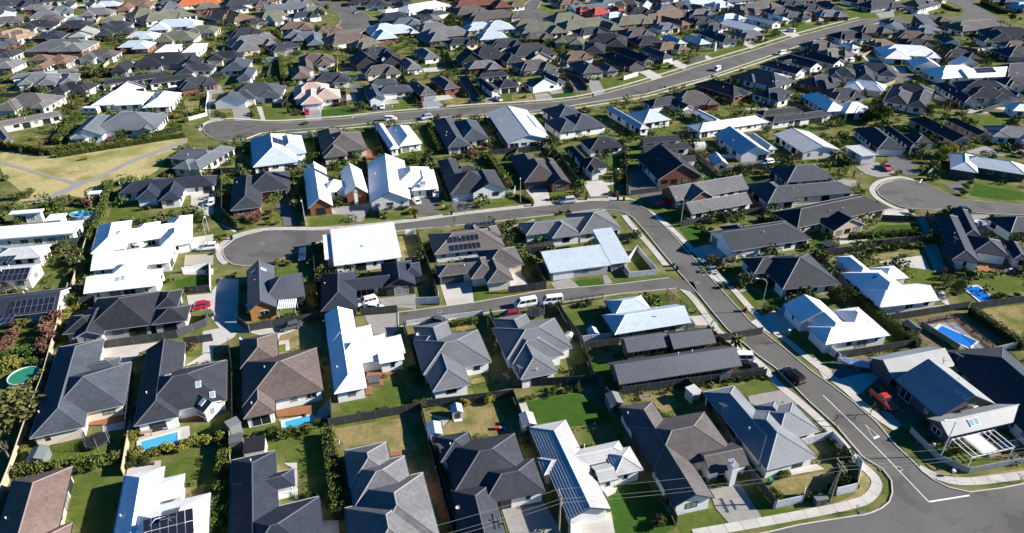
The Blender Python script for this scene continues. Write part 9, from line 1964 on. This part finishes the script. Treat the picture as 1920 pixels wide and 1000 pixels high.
for i, (o_, r_, h_, h, w, P) in enumerate(HEDGES):
    P = pairs(P); label = label_of(o_, 'trimmed green hedge', r_, h_)
    rg = random.Random(i); mb = MB(); ox, oy = P[0]
    root = thing('hedge', label, 'hedge', (ox, oy, 0), 0, 'trimmed hedges')
    core = MB()
    for k in range(len(P) - 1):
        a, b = Vector(P[k]), Vector(P[k + 1]); l = (b - a).length; t = (b - a) / l; n = Vector((-t.y, t.x))
        c0 = [a - n * w * .38 - Vector(P[0]), b - n * w * .38 - Vector(P[0]), b + n * w * .38 - Vector(P[0]), a + n * w * .38 - Vector(P[0])]
        core.prism([c[:] for c in c0], 0, h * .86)
        cnt = int(l * (w + 2 * h) * 22); cnt = min(cnt, 6000)
        for q in range(cnt):
            s = rg.uniform(0, 1) * l; e = rg.uniform(0, w + 2 * h)
            wob = 1 + .10 * math.sin(s * 2.3 + i) + .06 * math.sin(s * 5.1)
            if e < h: off, z = -w / 2, e
            elif e < h + w: off, z = e - h - w / 2, h
            else: off, z = w / 2, e - h - w
            c = a + t * s + n * off * wob - Vector(P[0])
            leaf_quad(mb, (c.x + rg.gauss(0, .06), c.y + rg.gauss(0, .06), z * wob + rg.gauss(0, .05)), .17, rg)
    link('foliage', mb.mesh('foliage', [leaf_mat('hedge')]), root)
    link('branches', core.mesh('branches', [mat('hedge_core', (.022, .03, .011), .9, .1, noise=.3)]), root)

# ---------------------------------------------------------------- vehicles
CARCOL = {'black': (.012, .012, .014), 'red': (.48, .035, .02), 'white': (.75, .75, .75), 'dgrey': (.08, .085, .095), 'crimson': (.38, .015, .04),
          'dblue': (.02, .045, .11), 'maroon': (.2, .02, .03), 'silver': (.42, .44, .46), 'salmon': (.55, .12, .1), 'blue': (.05, .14, .3)}
def paint(c): return mat('paint_' + c, CARCOL[c], .25, .5, noise=.03)
M_CGLASS = mat('car_glass', (.02, .025, .03), .06, .6, noise=0)
M_LAMP = mat('headlamp_glass', (.6, .62, .65), .15, .5, noise=0)
M_TAIL = mat('tail_lamp', (.35, .02, .02), .25, .5, noise=0)
wm = MB(); wm.tube((0, -.11, 0), (0, .11, 0), .33, .33, 14, 0); wm.tube((0, -.118, 0), (0, .118, 0), .19, .19, 10, 1)
WHEEL = wm.mesh('wheel', [M_RUBBER, M_STEEL])
# stations: x, half width, z bottom, z top
BODY = {'car': dict(L=4.3, W=1.75, sill=.28, belt=.88, hood=.80, roof=1.44, cab=(-1.75, -1.25, .55, 1.15), tail=.92, ),
        'suv': dict(L=4.75, W=1.9, sill=.36, belt=1.08, hood=1.02, roof=1.76, cab=(-2.2, -1.95, .55, 1.1), tail=1.1),
        'van': dict(L=5.0, W=1.8, sill=.30, belt=1.1, hood=1.02, roof=2.0, cab=(-2.42, -2.3, 1.25, 2.03), tail=1.15),
        'ute': dict(L=5.2, W=1.85, sill=.42, belt=1.08, hood=1.05, roof=1.78, cab=(-.75, -.55, .65, 1.25), tail=1.08)}
def car_meshes(t, c):
    k = ('car', t, c)
    if k in CROWN: return CROWN[k]
    B = BODY[t]; L, W = B['L'] / 2, B['W'] / 2
    prof = [(-L, B['sill'] + .12, B['tail'] - .1, .88), (-L + .12, B['sill'], B['tail'], .97), (-L * .5, B['sill'], B['belt'], 1), (0, B['sill'], B['belt'], 1),
            (B['cab'][3], B['sill'], B['belt'], 1), (L - .45, B['sill'], B['hood'] - .04, .97), (L - .1, B['sill'] + .04, B['hood'] - .2, .9), (L, B['sill'] + .14, B['hood'] - .34, .8)]
    mb = MB(); rings = []
    for x, zb, zt, wk in prof:
        w = W * wk; m = (zb + zt) / 2
        rings.append([(x, -w * .9, zb), (x, -w, zb + .12), (x, -w, m + .08), (x, -w * .93, zt - .04), (x, -w * .8, zt), (x, w * .8, zt), (x, w * .93, zt - .04), (x, w, m + .08), (x, w, zb + .12), (x, w * .9, zb)])
    for a, b in zip(rings, rings[1:]):
        for i in range(10):
            j = (i + 1) % 10; mb.face([a[j], a[i], b[i], b[j]])
    mb.face(rings[0]); mb.face(rings[-1][::-1])
    # cabin: lower ring, upper ring
    x0, x1, x2, x3 = B['cab']; zb, zt = B['belt'] - .03, B['roof']
    lw, uw = W * .90, W * .74
    lo = [(x0, -lw, zb), (x3, -lw, zb), (x3, lw, zb), (x0, lw, zb)]
    up = [(x1, -uw, zt), (x2, -uw, zt), (x2, uw, zt), (x1, uw, zt)]
    gl = MB()
    for i in range(4):
        j = (i + 1) % 4
        P = [Vector(lo[i]), Vector(lo[j]), Vector(up[j]), Vector(up[i])]
        mb.face(P)
        cen = sum(P, Vector()) / 4; nrm = (P[1] - P[0]).cross(P[3] - P[0]).normalized()
        def ins(a, bq, off=.012): return P[0].lerp(P[1], a).lerp(P[3].lerp(P[2], a), bq) + nrm * off
        if i in (0, 2):
            segs = [(.05, .34), (.37, .64), (.67, .93)] if t in ('suv', 'van') else [(.06, .47), (.51, .92)]
            for s0, s1 in segs: gl.face([ins(s0, .16), ins(s1, .16), ins(s1, .86), ins(s0, .86)])
        else: gl.face([ins(.07, .12), ins(.93, .12), ins(.93, .9), ins(.07, .9)])
    rz = zt + .05
    rr = [(x1 + .12, -uw * .88, rz), (x2 - .12, -uw * .88, rz), (x2 - .12, uw * .88, rz), (x1 + .12, uw * .88, rz)]
    mb.face(rr)
    for i in range(4):
        j = (i + 1) % 4; mb.face([up[i], up[j], rr[j], rr[i]])
    tray = None
    if t == 'ute':
        tray = MB(); z = B['belt'] + .02
        tray.box(-L + .1, x0 - .05, -W * .82, W * .82, z - .02, z + .02)
    hl = MB(); hl.box(L - .16, L - .03, W * .48, W * .84, B['hood'] - .36, B['hood'] - .2, 0, True)
    tl = MB(); tl.box(-L - .015, -L + .12, W * .62, W * .9, B['tail'] - .32, B['tail'] - .08, 0, True)
    CROWN[k] = (mb.mesh('body', [paint(c)], False), gl.mesh('window', [M_CGLASS]), tray and tray.mesh('tray_cover', [M_RUBBER]), hl.mesh('headlight', [M_LAMP]), tl.mesh('tail_light', [M_TAIL]), B)
    return CROWN[k]
CN = {'car': 'parked_car', 'suv': 'parked_car', 'van': 'van', 'ute': 'pickup_truck', 'caravan': 'caravan', 'boat': 'boat'}
for o_, r_, h_, t, c, x, y, rz in CARS:
    label = label_of(o_, ('white' if t == 'boat' else {'dgrey': 'dark grey', 'dblue': 'dark blue'}.get(c, c)) + ' ' + {'suv': 'tall car', 'ute': 'pickup', 'boat': 'covered boat'}.get(t, t), r_, h_)
    root = thing(CN[t], label, 'car' if t in ('car', 'suv') else 'pickup' if t == 'ute' else t, (x, y, .04), rz, 'vehicles parked about the suburb')
    if t in BODY:
        b, gl, tray, hl, tl, B = car_meshes(t, c)
        link('body', b, root); link('window', gl, root)
        if tray: link('tray_cover', tray, root)
        for s in (1, -1):
            link('headlight', hl, root, scale=(1, s, 1)); link('tail_light', tl, root, scale=(1, s, 1))
            for wx in (-B['L'] / 2 + .85, B['L'] / 2 - .85): link('wheel', WHEEL, root, (wx, s * (B['W'] / 2 - .1), .33))
        if t == 'ute' or t == 'suv':
            for s in (1, -1):
                m = MB(); m.box(B['cab'][3] - .35, B['cab'][3] - .15, B['W'] / 2 * s - .02, B['W'] / 2 * s + .2 * s, B['belt'], B['belt'] + .16, 0, True)
                link('mirror', m.mesh('mirror', [M_RUBBER]), root)
    elif t == 'caravan':
        m = MB(); W = 1.15
        ring = [(-3, .5), (-3.05, 1.6), (-2.8, 2.55), (2.3, 2.6), (2.9, 2.1), (3.0, 1.2), (2.8, .5)]
        for i in range(len(ring)):
            a, b2 = ring[i], ring[(i + 1) % len(ring)]; m.face([(a[0], -W, a[1]), (a[0], W, a[1]), (b2[0], W, b2[1]), (b2[0], -W, b2[1])])
        m.face([(p[0], -W, p[1]) for p in ring]); m.face([(p[0], W, p[1]) for p in reversed(ring)])
        link('body', m.mesh('body', [paint('white')]), root)
        m = MB()
        for s in (-1, 1):
            for q in (-2, .4): m.box(q, q + 1.2, s * W - .015, s * W + .015, 1.5, 2.1, 0, True)
        link('window', m.mesh('window', [M_CGLASS]), root)
        m = MB(); m.tube((2.8, 0, .5), (4, 0, .45), .05); link('tow_bar', m.mesh('tow_bar', [M_STEEL]), root)
        for s in (1, -1): link('wheel', WHEEL, root, (-.2, s * 1.0, .33))
    elif t == 'boat':
        m = MB(); S = [(-2.6, 1.0, .95), (-1, 1.1, 1.0), (.8, 1.0, 1.1), (2.0, .6, 1.25), (2.8, .04, 1.4)]
        for (xa, wa, za), (xb, wb, zb) in zip(S, S[1:]):
            for s in (-1, 1):
                m.face([(xa, 0, .35), (xb, 0, .45), (xb, s * wb, zb), (xa, s * wa, za)]); m.face([(xa, s * wa, za), (xb, s * wb, zb), (xb, 0, zb + .75 - max(0, xb) * .2), (xa, 0, za + .75 - max(0, xa) * .2)], None, 1)
        m.face([(-2.6, -1, .95), (-2.6, 0, .35), (-2.6, 1, .95), (-2.6, 0, 1.7)], None, 1)
        link('hull', m.mesh('hull', [paint('white'), mat('boat_cover', (.30, .36, .52), .7, noise=.15)]), root)
        m = MB(); m.box(-2.4, 3.6, -.06, .06, .3, .38, 0, True); m.box(-1.2, -.3, -1.0, 1.0, .3, .36, 0, True); link('trailer', m.mesh('trailer', [M_STEEL]), root)
        for s in (1, -1): link('wheel', WHEEL, root, (-.7, s * 1.05, .33))

# ---------------------------------------------------------------- other things
MC = {'red': (.5, .03, .02), 'green': (.03, .22, .1), 'black': (.02, .02, .022), 'grey': (.17, .18, .19), 'white': (.48, .48, .48), 'dgrey': (.1, .105, .11), 'greygreen': (.13, .15, .15),
      'lightblue': (.38, .46, .58), 'dgreen': (.06, .085, .065)}
def cmat(c): return mat('colour_' + c, MC.get(c, (.4, .4, .4)), .6, .3, noise=.1, nscale=2)
def shed(root, w, d, h, c, roofc=None):
    m = MB(); m.box(-w / 2, w / 2, -d / 2, d / 2, 0, h); e = .12; rh = .45
    for s in (-1, 1):
        P = [(s * w / 2, -d / 2, h), (s * w / 2, d / 2, h), (0, 0, h)]
    m.face([(-w / 2, -d / 2, h), (w / 2, -d / 2, h), (0, -d / 2, h + rh)]); m.face([(w / 2, d / 2, h), (-w / 2, d / 2, h), (0, d / 2, h + rh)])
    link('wall', m.mesh('wall', [cmat(c)]), root)
    m = MB()
    for s in (-1, 1):
        a, b, cc, dd = (s * (w / 2 + e), -d / 2 - e, h - .06), (s * (w / 2 + e), d / 2 + e, h - .06), (0, d / 2 + e, h + rh), (0, -d / 2 - e, h + rh)
        m.face([a, b, cc, dd], [(0, 0), (d, 0), (d, w / 2), (0, w / 2)]); m.face([tuple(Vector(p) - Vector((0, 0, .06))) for p in (dd, cc, b, a)])
    link('roof', m.mesh('roof', [mat('shed_roof_' + (roofc or c), MC.get(roofc or c, (.4, .4, .4)), .5, .4, noise=.1, pattern=('rib', .3, .02))]), root)
    m = MB(); m.box(-.45, .45, -d / 2 - .03, -d / 2, .05, h - .25); link('door', m.mesh('door', [M_DARKFRAME]), root)
def pool(root, P, water, cop):
    (x0, y0), (x1, y1) = P
def place_lamp(root, arm, hgt, pole_m):
    m = MB(); m.tube((0, 0, 0), (0, 0, hgt - 1), .10, .07, 8)
    m.tube((0, 0, 0), (0, 0, .5), .14, .13, 8)
    link('pole', m.mesh('pole', [pole_m]), root)
    m = MB(); pr = Vector((0, 0, hgt - 1))
    for i in range(1, 7):
        a = i / 6 * math.pi / 2; q = Vector((arm * (1 - math.cos(a)) * .8, 0, hgt - 1 + math.sin(a) * 1.0)); m.tube(pr, q, .06, .055, 6); pr = q
    q = pr + Vector((arm * .35, 0, .02)); m.tube(pr, q, .055, .05)
    link('arm', m.mesh('arm', [pole_m]), root)
    m = MB(); m.box(q.x - .1, q.x + .55, -.13, .13, q.z - .06, q.z + .07, 0, True); link('lamp_head', m.mesh('lamp_head', [M_TRIM]), root)
XC = {'pole': 'power pole', 'lamp': 'street lamp', 'lampa': 'street lamp', 'trampnet': 'trampoline', 'tramp': 'trampoline', 'pool': 'swimming pool', 'pool2': 'swimming pool', 'oval': 'swimming pool', 'round': 'swimming pool',
      'flatshed': 'shed', 'spa': 'spa tub', 'bin': 'wheelie bin', 'letter': 'letterbox', 'cabinet': 'cabinet', 'sail': 'shelter', 'umb': 'parasol', 'loung': 'sofa', 'tank': 'water tank', 'glass': 'glasshouse', 'play': 'play set', 'manhole': 'manhole cover', 'grate': 'drain grate', 'clothes': 'clothesline'}
XNM = {'pole': 'power_pole', 'lamp': 'street_lamp', 'lampa': 'street_lamp', 'trampnet': 'trampoline', 'tramp': 'trampoline', 'pool': 'swimming_pool', 'pool2': 'swimming_pool', 'oval': 'swimming_pool', 'round': 'swimming_pool', 'shed': 'garden_shed',
       'flatshed': 'garden_shed', 'spa': 'spa_tub', 'bin': 'wheelie_bin', 'letter': 'letterbox', 'cabinet': 'utility_cabinet', 'carport': 'canopy', 'sail': 'garden_shelter', 'table': 'outdoor_table', 'umb': 'parasol', 'loung': 'outdoor_sofa', 'bench': 'bench', 'tank': 'water_tank', 'glass': 'glasshouse', 'play': 'play_set', 'planter': 'planter', 'clothes': 'clothesline', 'sign': 'flag_sign', 'manhole': 'manhole_cover', 'grate': 'drain_grate', 'playhouse': 'playhouse'}
poles = []
for i, (o_, r_, h_, k, P, c, ex) in enumerate(MISC):
    label = label_of(o_, ({'greygreen': 'grey-green', 'dgrey': 'dark grey', 'dgreen': 'dark green', 'lightblue': 'light blue'}.get(c, c) + ' ' + NAMES['misc'][k]).strip(), r_, h_)
    x, y = P[0]; rz = 0; rg = random.Random(i)
    if len(P) > 1: rz = math.atan2(P[1][1] - P[0][1], P[1][0] - P[0][0])
    if k in ('pool', 'pool2') and len(P) > 1:
        x, y = (P[0][0] + P[1][0]) / 2, (P[0][1] + P[1][1]) / 2
    if k in ('flatshed', 'carport'):
        x, y = (P[0][0] + P[1][0]) / 2, (P[0][1] + P[1][1]) / 2
    if k in ('shed', 'table', 'bench', 'planter', 'playhouse', 'loung', 'glass', 'spa', 'cabinet', 'sail'): rz = R(12)
    root = thing(XNM[k], label, XC.get(k, k), (x, y, 0), rz, None)
    if k == 'pole':
        poles.append((x, y)); m = MB(); m.tube((0, 0, 0), (0, 0, 8.0), .17, .12, 8); link('pole', m.mesh('pole', [M_POLE]), root)
        m = MB(); m.box(-.07, .07, -1.3, 1.3, 7.3, 7.44, 0, True); m.box(-.06, .06, -.9, .9, 6.7, 6.82, 0, True); link('cross_arm', m.mesh('cross_arm', [M_POLE]), root)
        for q in (-1.15, -.35, .5, 1.15):
            m = MB(); m.tube((0, q, 7.44), (0, q, 7.66), .06, .04); link('insulator', m.mesh('insulator', [M_TRIM]), root)
    elif k in ('lamp', 'lampa'): place_lamp(root, 1.6, 8.0, M_STEEL if k == 'lamp' else M_TRIM)
    elif k in ('tramp', 'trampnet'):
        m = MB(); n = 20; r = 1.85
        ring = [(r * math.cos(2 * math.pi * q / n), r * math.sin(2 * math.pi * q / n)) for q in range(n)]
        m.prism([(a * .86, b * .86) for a, b in ring], .78, .80, 0, True); link('mat', m.mesh('mat', [M_RUBBER]), root)
        m = MB()
        for q in range(n):
            a, b = ring[q], ring[(q + 1) % n]; m.face([(a[0] * .86, a[1] * .86, .84), (a[0], a[1], .84), (b[0], b[1], .84), (b[0] * .86, b[1] * .86, .84)][::-1]); m.face([(a[0], a[1], .72), (b[0], b[1], .72), (b[0], b[1], .84), (a[0], a[1], .84)])
        link('rim', m.mesh('rim', [mat('tramp_pad', (.03, .16, .12) if k == 'trampnet' and y < 60 else (.04, .05, .07), .6, noise=.1)]), root)
        m = MB()
        for q in range(6):
            a = 2 * math.pi * q / 6; m.tube((r * math.cos(a), r * math.sin(a), 0), (r * math.cos(a), r * math.sin(a), 2.6 if k == 'trampnet' else .76), .03)
        link('frame', m.mesh('frame', [M_STEEL]), root)
        if k == 'trampnet':
            m = MB()
            for q in range(6):
                a, b = 2 * math.pi * q / 6, 2 * math.pi * (q + 1) / 6
                for z in (1.2, 1.6, 2.0, 2.4, 2.58): m.tube((r * math.cos(a), r * math.sin(a), z), (r * math.cos(b), r * math.sin(b), z), .012, n=4)
                for w in range(1, 8):
                    f = w / 8; px, py = r * (math.cos(a) * (1 - f) + math.cos(b) * f), r * (math.sin(a) * (1 - f) + math.sin(b) * f); m.tube((px, py, .84), (px, py, 2.58), .007, n=3)
            link('net', m.mesh('net', [M_DARKFRAME]), root)
    elif k in ('pool', 'pool2'):
        a, b = Vector(P[0]), Vector(P[1])
        l = max(4.0, (b - a).length); w = {'pool': 3.5 if ex == 6 else 2.4, 'pool2': 2.1}[k]
        cpm = MB(); t = .35
        for (u0, u1, v0, v1) in ((-l / 2 - t, l / 2 + t, -w / 2 - t, -w / 2), (-l / 2 - t, l / 2 + t, w / 2, w / 2 + t), (-l / 2 - t, -l / 2, -w / 2, w / 2), (l / 2, l / 2 + t, -w / 2, w / 2)):
            cpm.box(u0, u1, v0, v1, 0, .16)
        link('coping', cpm.mesh('coping', [mat('pool_coping', (.58, .57, .54), .8, noise=.08)]), root)
        m = MB(); m.face([(-l / 2, -w / 2, .10), (l / 2, -w / 2, .10), (l / 2, w / 2, .10), (-l / 2, w / 2, .10)]); link('water', m.mesh('water', [M_WATERB if x > 40 else M_WATER]), root)
        for q in range(3):
            m = MB(); m.box(-l / 2 + .02 + q * .3, -l / 2 + .32 + q * .3, -w / 2 + .02, w / 2 - .02, .0, .12 - q * .007); 
            if q == 0: link('step', m.mesh('step', [mat('pool_step', (.35, .6, .7), .3, noise=.05)]), root)
    elif k in ('oval', 'round'):
        n = 24; ra, rb = (3.6, 2.0) if k == 'oval' else (2.6, 2.6)
        ring = [(ra * math.cos(2 * math.pi * q / n), rb * math.sin(2 * math.pi * q / n)) for q in range(n)]
        m = MB()
        for q in range(n):
            a, b = ring[q], ring[(q + 1) % n]
            m.face([(*a, 0), (*b, 0), (*b, 1.0), (*a, 1.0)]); m.face([(*a, 1.0), (*b, 1.0), (b[0] * .95, b[1] * .95, 1.0), (a[0] * .95, a[1] * .95, 1.0)]); m.face([(b[0] * .95, b[1] * .95, .8), (a[0] * .95, a[1] * .95, .8), (a[0] * .95, a[1] * .95, 1.0), (b[0] * .95, b[1] * .95, 1.0)][::-1])
        link('rim', m.mesh('rim', [mat('pool_rim', (.55, .58, .6), .5, noise=.06)]), root)
        m = MB(); m.face([(a * .95, b * .95, .85) for a, b in ring]); link('water', m.mesh('water', [M_WATERG if k == 'round' else mat('pool_water_light', (.08, .42, .68), .06, .5, noise=.1)]), root)
    elif k == 'shed': shed(root, 2.2, 2.7, 1.9, c)
    elif k == 'playhouse':
        shed(root, 1.7, 1.9, 1.6, 'white', 'lightblue')
        m = MB(); m.box(-.7, .7, -1.55, -.97, .05, .14, 0, True); link('porch', m.mesh('porch', [M_TRIM]), root)
    elif k == 'flatshed':
        l = max(2.0, math.hypot(P[1][0] - P[0][0], P[1][1] - P[0][1])); d = 2.0 if c != 'black' else 3.3
        m = MB(); m.box(-l / 2 + .08, l / 2 - .08, .08, d - .08, 0, 2.15); link('wall', m.mesh('wall', [cmat('white' if c == 'black' else c)]), root)
        m = MB(); m.box(-l / 2, l / 2, 0, d, 2.15, 2.3, 0, True); link('roof', m.mesh('roof', [cmat(c)]), root)
    elif k == 'carport':
        l = math.hypot(P[1][0] - P[0][0], P[1][1] - P[0][1])
        m = MB(); m.box(-l / 2, l / 2, 0, 3.4, 2.5, 2.6, 0, True)
        for q in range(9): m.box(-l / 2 + .1 + q * l / 9, -l / 2 + .2 + q * l / 9, .02, 3.38, 2.6, 2.66)
        link('roof', m.mesh('roof', [mat('canopy_white', (.66, .67, .66), .5, noise=.05)]), root)
        m = MB()
        for qx in (-l / 2 + .1, l / 2 - .2):
            for qy in (.1, 3.2): m.box(qx, qx + .1, qy, qy + .1, 0, 2.5)
        link('post', m.mesh('post', [M_TRIM]), root)
    elif k == 'spa':
        m = MB(); m.box(-1, 1, -1, 1, 0, .8); link('shell', m.mesh('shell', [cmat('grey')]), root)
        m = MB(); m.box(-1.05, 1.05, -1.05, 1.05, .8, .92, 0, True); m.box(-.03, .03, -1.0, 1.0, .92, .94); link('cover', m.mesh('cover', [cmat('dgrey')]), root)
    elif k == 'bin':
        m = MB(); m.face([(-.24, -.28, .06), (.24, -.28, .06), (.28, -.34, .98), (-.28, -.34, .98)]); m.face([(.24, .28, .06), (-.24, .28, .06), (-.28, .34, .98), (.28, .34, .98)])
        m.face([(.24, -.28, .06), (.24, .28, .06), (.28, .34, .98), (.28, -.34, .98)]); m.face([(-.24, .28, .06), (-.24, -.28, .06), (-.28, -.34, .98), (-.28, .34, .98)])
        link('body', m.mesh('body', [cmat('black' if c == 'red' else c)]), root)
        m = MB(); m.box(-.31, .31, -.38, .37, .98, 1.06, 0, True); link('lid', m.mesh('lid', [cmat(c)]), root)
        m = MB(); m.tube((-.25, .3, .1), (.25, .3, .1), .1, .1, 8); link('wheel', m.mesh('wheel', [M_RUBBER]), root)
    elif k == 'letter':
        m = MB(); m.box(-.06, .06, -.06, .06, 0, .8); link('post', m.mesh('post', [M_FWHITE]), root)
        m = MB(); m.box(-.2, .2, -.25, .25, .8, 1.15, 0, True); link('box', m.mesh('box', [M_FWHITE]), root)
    elif k == 'cabinet':
        m = MB(); m.box(-.9, .9, -.45, .45, 0, 1.3); link('body', m.mesh('body', [cmat('dgreen')]), root)
        for s in (-.45, .42):
            m = MB(); m.box(s - .38, s + .38, -.49, -.45, .12, 1.15); link('door', m.mesh('door', [cmat('dgreen')]), root)
        m = MB(); m.box(-1.0, 1.0, -.55, .55, 1.3, 1.38, 0, True); link('lid', m.mesh('lid', [cmat('greygreen')]), root)
    elif k == 'sail':
        m = MB(); m.box(-1.6, 1.6, -1.2, 1.2, 2.2, 2.32, 0, True); link('roof', m.mesh('roof', [M_FWHITE]), root)
        for qx in (-1.5, 1.4):
            for qy in (-1.1, 1.0):
                m = MB(); m.box(qx, qx + .1, qy, qy + .1, 0, 2.2); link('post', m.mesh('post', [M_FWHITE]), root)
    elif k == 'table':
        m = MB(); m.box(-.9, .9, -.5, .5, .70, .76, 0, True); link('table_top', m.mesh('table_top', [mat('table_timber', (.33, .2, .12) if i % 2 else (.55, .55, .54), .6, noise=.1)]), root)
        lm = MB(); lm.box(-.04, .04, -.04, .04, 0, .7); lme = lm.mesh('leg', [M_DARKFRAME])
        for qx in (-.8, .8):
            for qy in (-.4, .4): link('leg', lme, root, (qx, qy, 0))
        # seats around it are things of their own
    elif k == 'umb':
        m = MB(); n = 8
        for q in range(n):
            a, b = 2 * math.pi * q / n, 2 * math.pi * (q + 1) / n
            m.face([(1.4 * math.cos(a), 1.4 * math.sin(a), 2.1), (1.4 * math.cos(b), 1.4 * math.sin(b), 2.1), (0, 0, 2.55)])
        link('canopy', m.mesh('canopy', [mat('parasol_cloth', (.62, .52, .46), .8, noise=.06)]), root)
        m = MB(); m.tube((0, 0, 0), (0, 0, 2.6), .03); link('pole', m.mesh('pole', [M_STEEL]), root)
    elif k == 'loung':
        m = MB(); m.box(-1.1, 1.1, -.4, .4, 0, .32); m.box(-1.1, 1.1, .25, .4, .32, .72); link('frame', m.mesh('frame', [M_DARKFRAME]), root)
        for q in (-.72, 0, .72):
            m = MB(); m.box(q - .33, q + .33, -.38, .23, .32, .46); link('cushion', m.mesh('cushion', [M_TRIM]), root)
    elif k == 'bench':
        m = MB(); m.box(-.8, .8, -.2, .2, .40, .46, 0, True); link('seat', m.mesh('seat', [M_TIMBD]), root)
        for q in (-.7, .65):
            m = MB(); m.box(q, q + .06, -.18, .18, 0, .4); link('leg', m.mesh('leg', [M_DARKFRAME]), root)
    elif k == 'tank':
        m = MB(); m.tube((0, 0, 0), (0, 0, 1.5), .75, .75, 16); m.tube((0, 0, 1.5), (0, 0, 1.75), .75, .3, 16); link('body', m.mesh('body', [M_FWHITE]), root)
        m = MB(); m.tube((0, 0, 1.75), (0, 0, 1.85), .25, .25, 10); link('lid', m.mesh('lid', [cmat('grey')]), root)
    elif k == 'glass':
        m = MB(); n = 8; r = 1.5; l = 4.0
        for q in range(n):
            a, b = math.pi * q / n, math.pi * (q + 1) / n
            m.face([(-l / 2, r * math.cos(a), r * 1.3 * math.sin(a)), (l / 2, r * math.cos(a), r * 1.3 * math.sin(a)), (l / 2, r * math.cos(b), r * 1.3 * math.sin(b)), (-l / 2, r * math.cos(b), r * 1.3 * math.sin(b))])
        for s in (-1, 1):
            m.face([(s * l / 2, r * math.cos(math.pi * q / n), r * 1.3 * math.sin(math.pi * q / n)) for q in range(n + 1)])
        link('cover', m.mesh('cover', [mat('greenhouse_film', (.55, .58, .58), .3, noise=.1)]), root)
        for q in range(5):
            m = MB(); pr = None
            for a in range(n + 1):
                p = Vector((-l / 2 + q * l / 4, (r + .02) * math.cos(math.pi * a / n), (r + .02) * 1.3 * math.sin(math.pi * a / n)))
                if pr is not None: m.tube(pr, p, .03, n=4)
                pr = p
            link('hoop', m.mesh('hoop', [M_TRIM]), root)
    elif k == 'play':
        m = MB(); m.box(-.5, .5, -.3, .3, 0, .5); link('base', m.mesh('base', [cmat('red')]), root)
        m = MB(); m.face([(.5, -.25, .5), (1.5, -.25, .08), (1.5, .25, .08), (.5, .25, .5)]); m.face([(.5, .25, .46), (1.5, .25, .04), (1.5, -.25, .04), (.5, -.25, .46)]); link('slide', m.mesh('slide', [mat('play_blue', (.05, .2, .5), .4, noise=.05)]), root)
    elif k == 'planter':
        m = MB(); 
        for (a, b, cc, dd) in ((-1, 1, -.5, -.42), (-1, 1, .42, .5), (-1, -.92, -.42, .42), (.92, 1, -.42, .42)): m.box(a, b, cc, dd, 0, .5)
        link('side', m.mesh('side', [M_TIMB]), root)
        m = MB(); m.box(-.92, .92, -.42, .42, 0, .42); link('soil', m.mesh('soil', [M_SOIL]), root)
    elif k == 'clothes':
        m = MB(); m.tube((0, 0, 0), (0, 0, 1.9), .03); link('pole', m.mesh('pole', [M_STEEL]), root)
        m = MB()
        for q in range(4):
            a = q * math.pi / 2; m.tube((0, 0, 1.5), (1.5 * math.cos(a), 1.5 * math.sin(a), 2.0), .02)
            for w in (.5, .75, 1.0): b = a + math.pi / 2; m.tube((1.5 * w * math.cos(a), 1.5 * w * math.sin(a), 1.5 + .5 * w), (1.5 * w * math.cos(b), 1.5 * w * math.sin(b), 1.5 + .5 * w), .008, n=3)
        link('arm', m.mesh('arm', [M_STEEL]), root)
    elif k == 'manhole':
        m = MB(); m.tube((0, 0, .06), (0, 0, .102), .36, .36, 14); link('cover', m.mesh('cover', [mat('cast_iron', (.045, .042, .04), .7, .3, noise=.2, nscale=6)]), root)
        m = MB(); m.tube((0, 0, .06), (0, 0, .098), .46, .46, 16); link('frame', m.mesh('frame', [M_KERB]), root)
    elif k == 'grate':
        m = MB(); m.box(-.5, .5, -.3, .3, .05, .10); link('frame', m.mesh('frame', [M_DARKFRAME]), root)
        bm_ = MB(); bm_.box(-.48, .48, -.02, .02, .10, .115); bme = bm_.mesh('bar', [M_STEEL])
        for q in range(5): link('bar', bme, root, (0, -.22 + q * .11, 0))
    elif k == 'sign':
        m = MB(); m.tube((0, 0, 0), (0, 0, 2.1), .025); link('pole', m.mesh('pole', [M_STEEL]), root)
        m = MB(); m.box(-.02, .02, .02, .55, .7, 2.05, 0, True); link('flag', m.mesh('flag', [mat('flag_blue', (.25, .5, .65), .6, noise=.06)]), root)
# overhead wires along the power poles
if len(poles) >= 2:
    a, b = Vector(poles[0]), Vector(poles[1])
    d = (b - a).normalized(); n = Vector((-d.y, d.x))
    chain = [b + Vector((-30, -10)), b, a, a + (a - b) * .95]
    for o in bpy.data.objects:
        if o.name.startswith('power_pole'): o.rotation_euler = (0, 0, math.atan2(d.y, d.x))
    for w, (q, nm) in enumerate(((-1.15, 'front'), (.5, 'middle'), (1.15, 'back'))):
        m = MB()
        for s in range(3):
            p0, p1 = chain[s] + n * q, chain[s + 1] + n * q; pr = None
            for i in range(13):
                f = i / 12; z = 7.66 - 4 * .7 * f * (1 - f); p = Vector((*(p0.lerp(p1, f)), z))
                if pr is not None: m.tube(pr, p, .012, n=4)
                pr = p
        o = link('power_line', m.mesh('power_line', [mat('bare_wire', (.42, .42, .42), .4, .4, noise=0)]))
        o['label'] = {'front': 'overhead power wire nearest the viewer, strung across the bottom right', 'middle': 'overhead power wire in the middle of the three across the bottom right', 'back': 'overhead power wire farthest from the viewer across the bottom right'}[nm]
        o['category'] = 'power line'; o['group'] = 'overhead power wires'
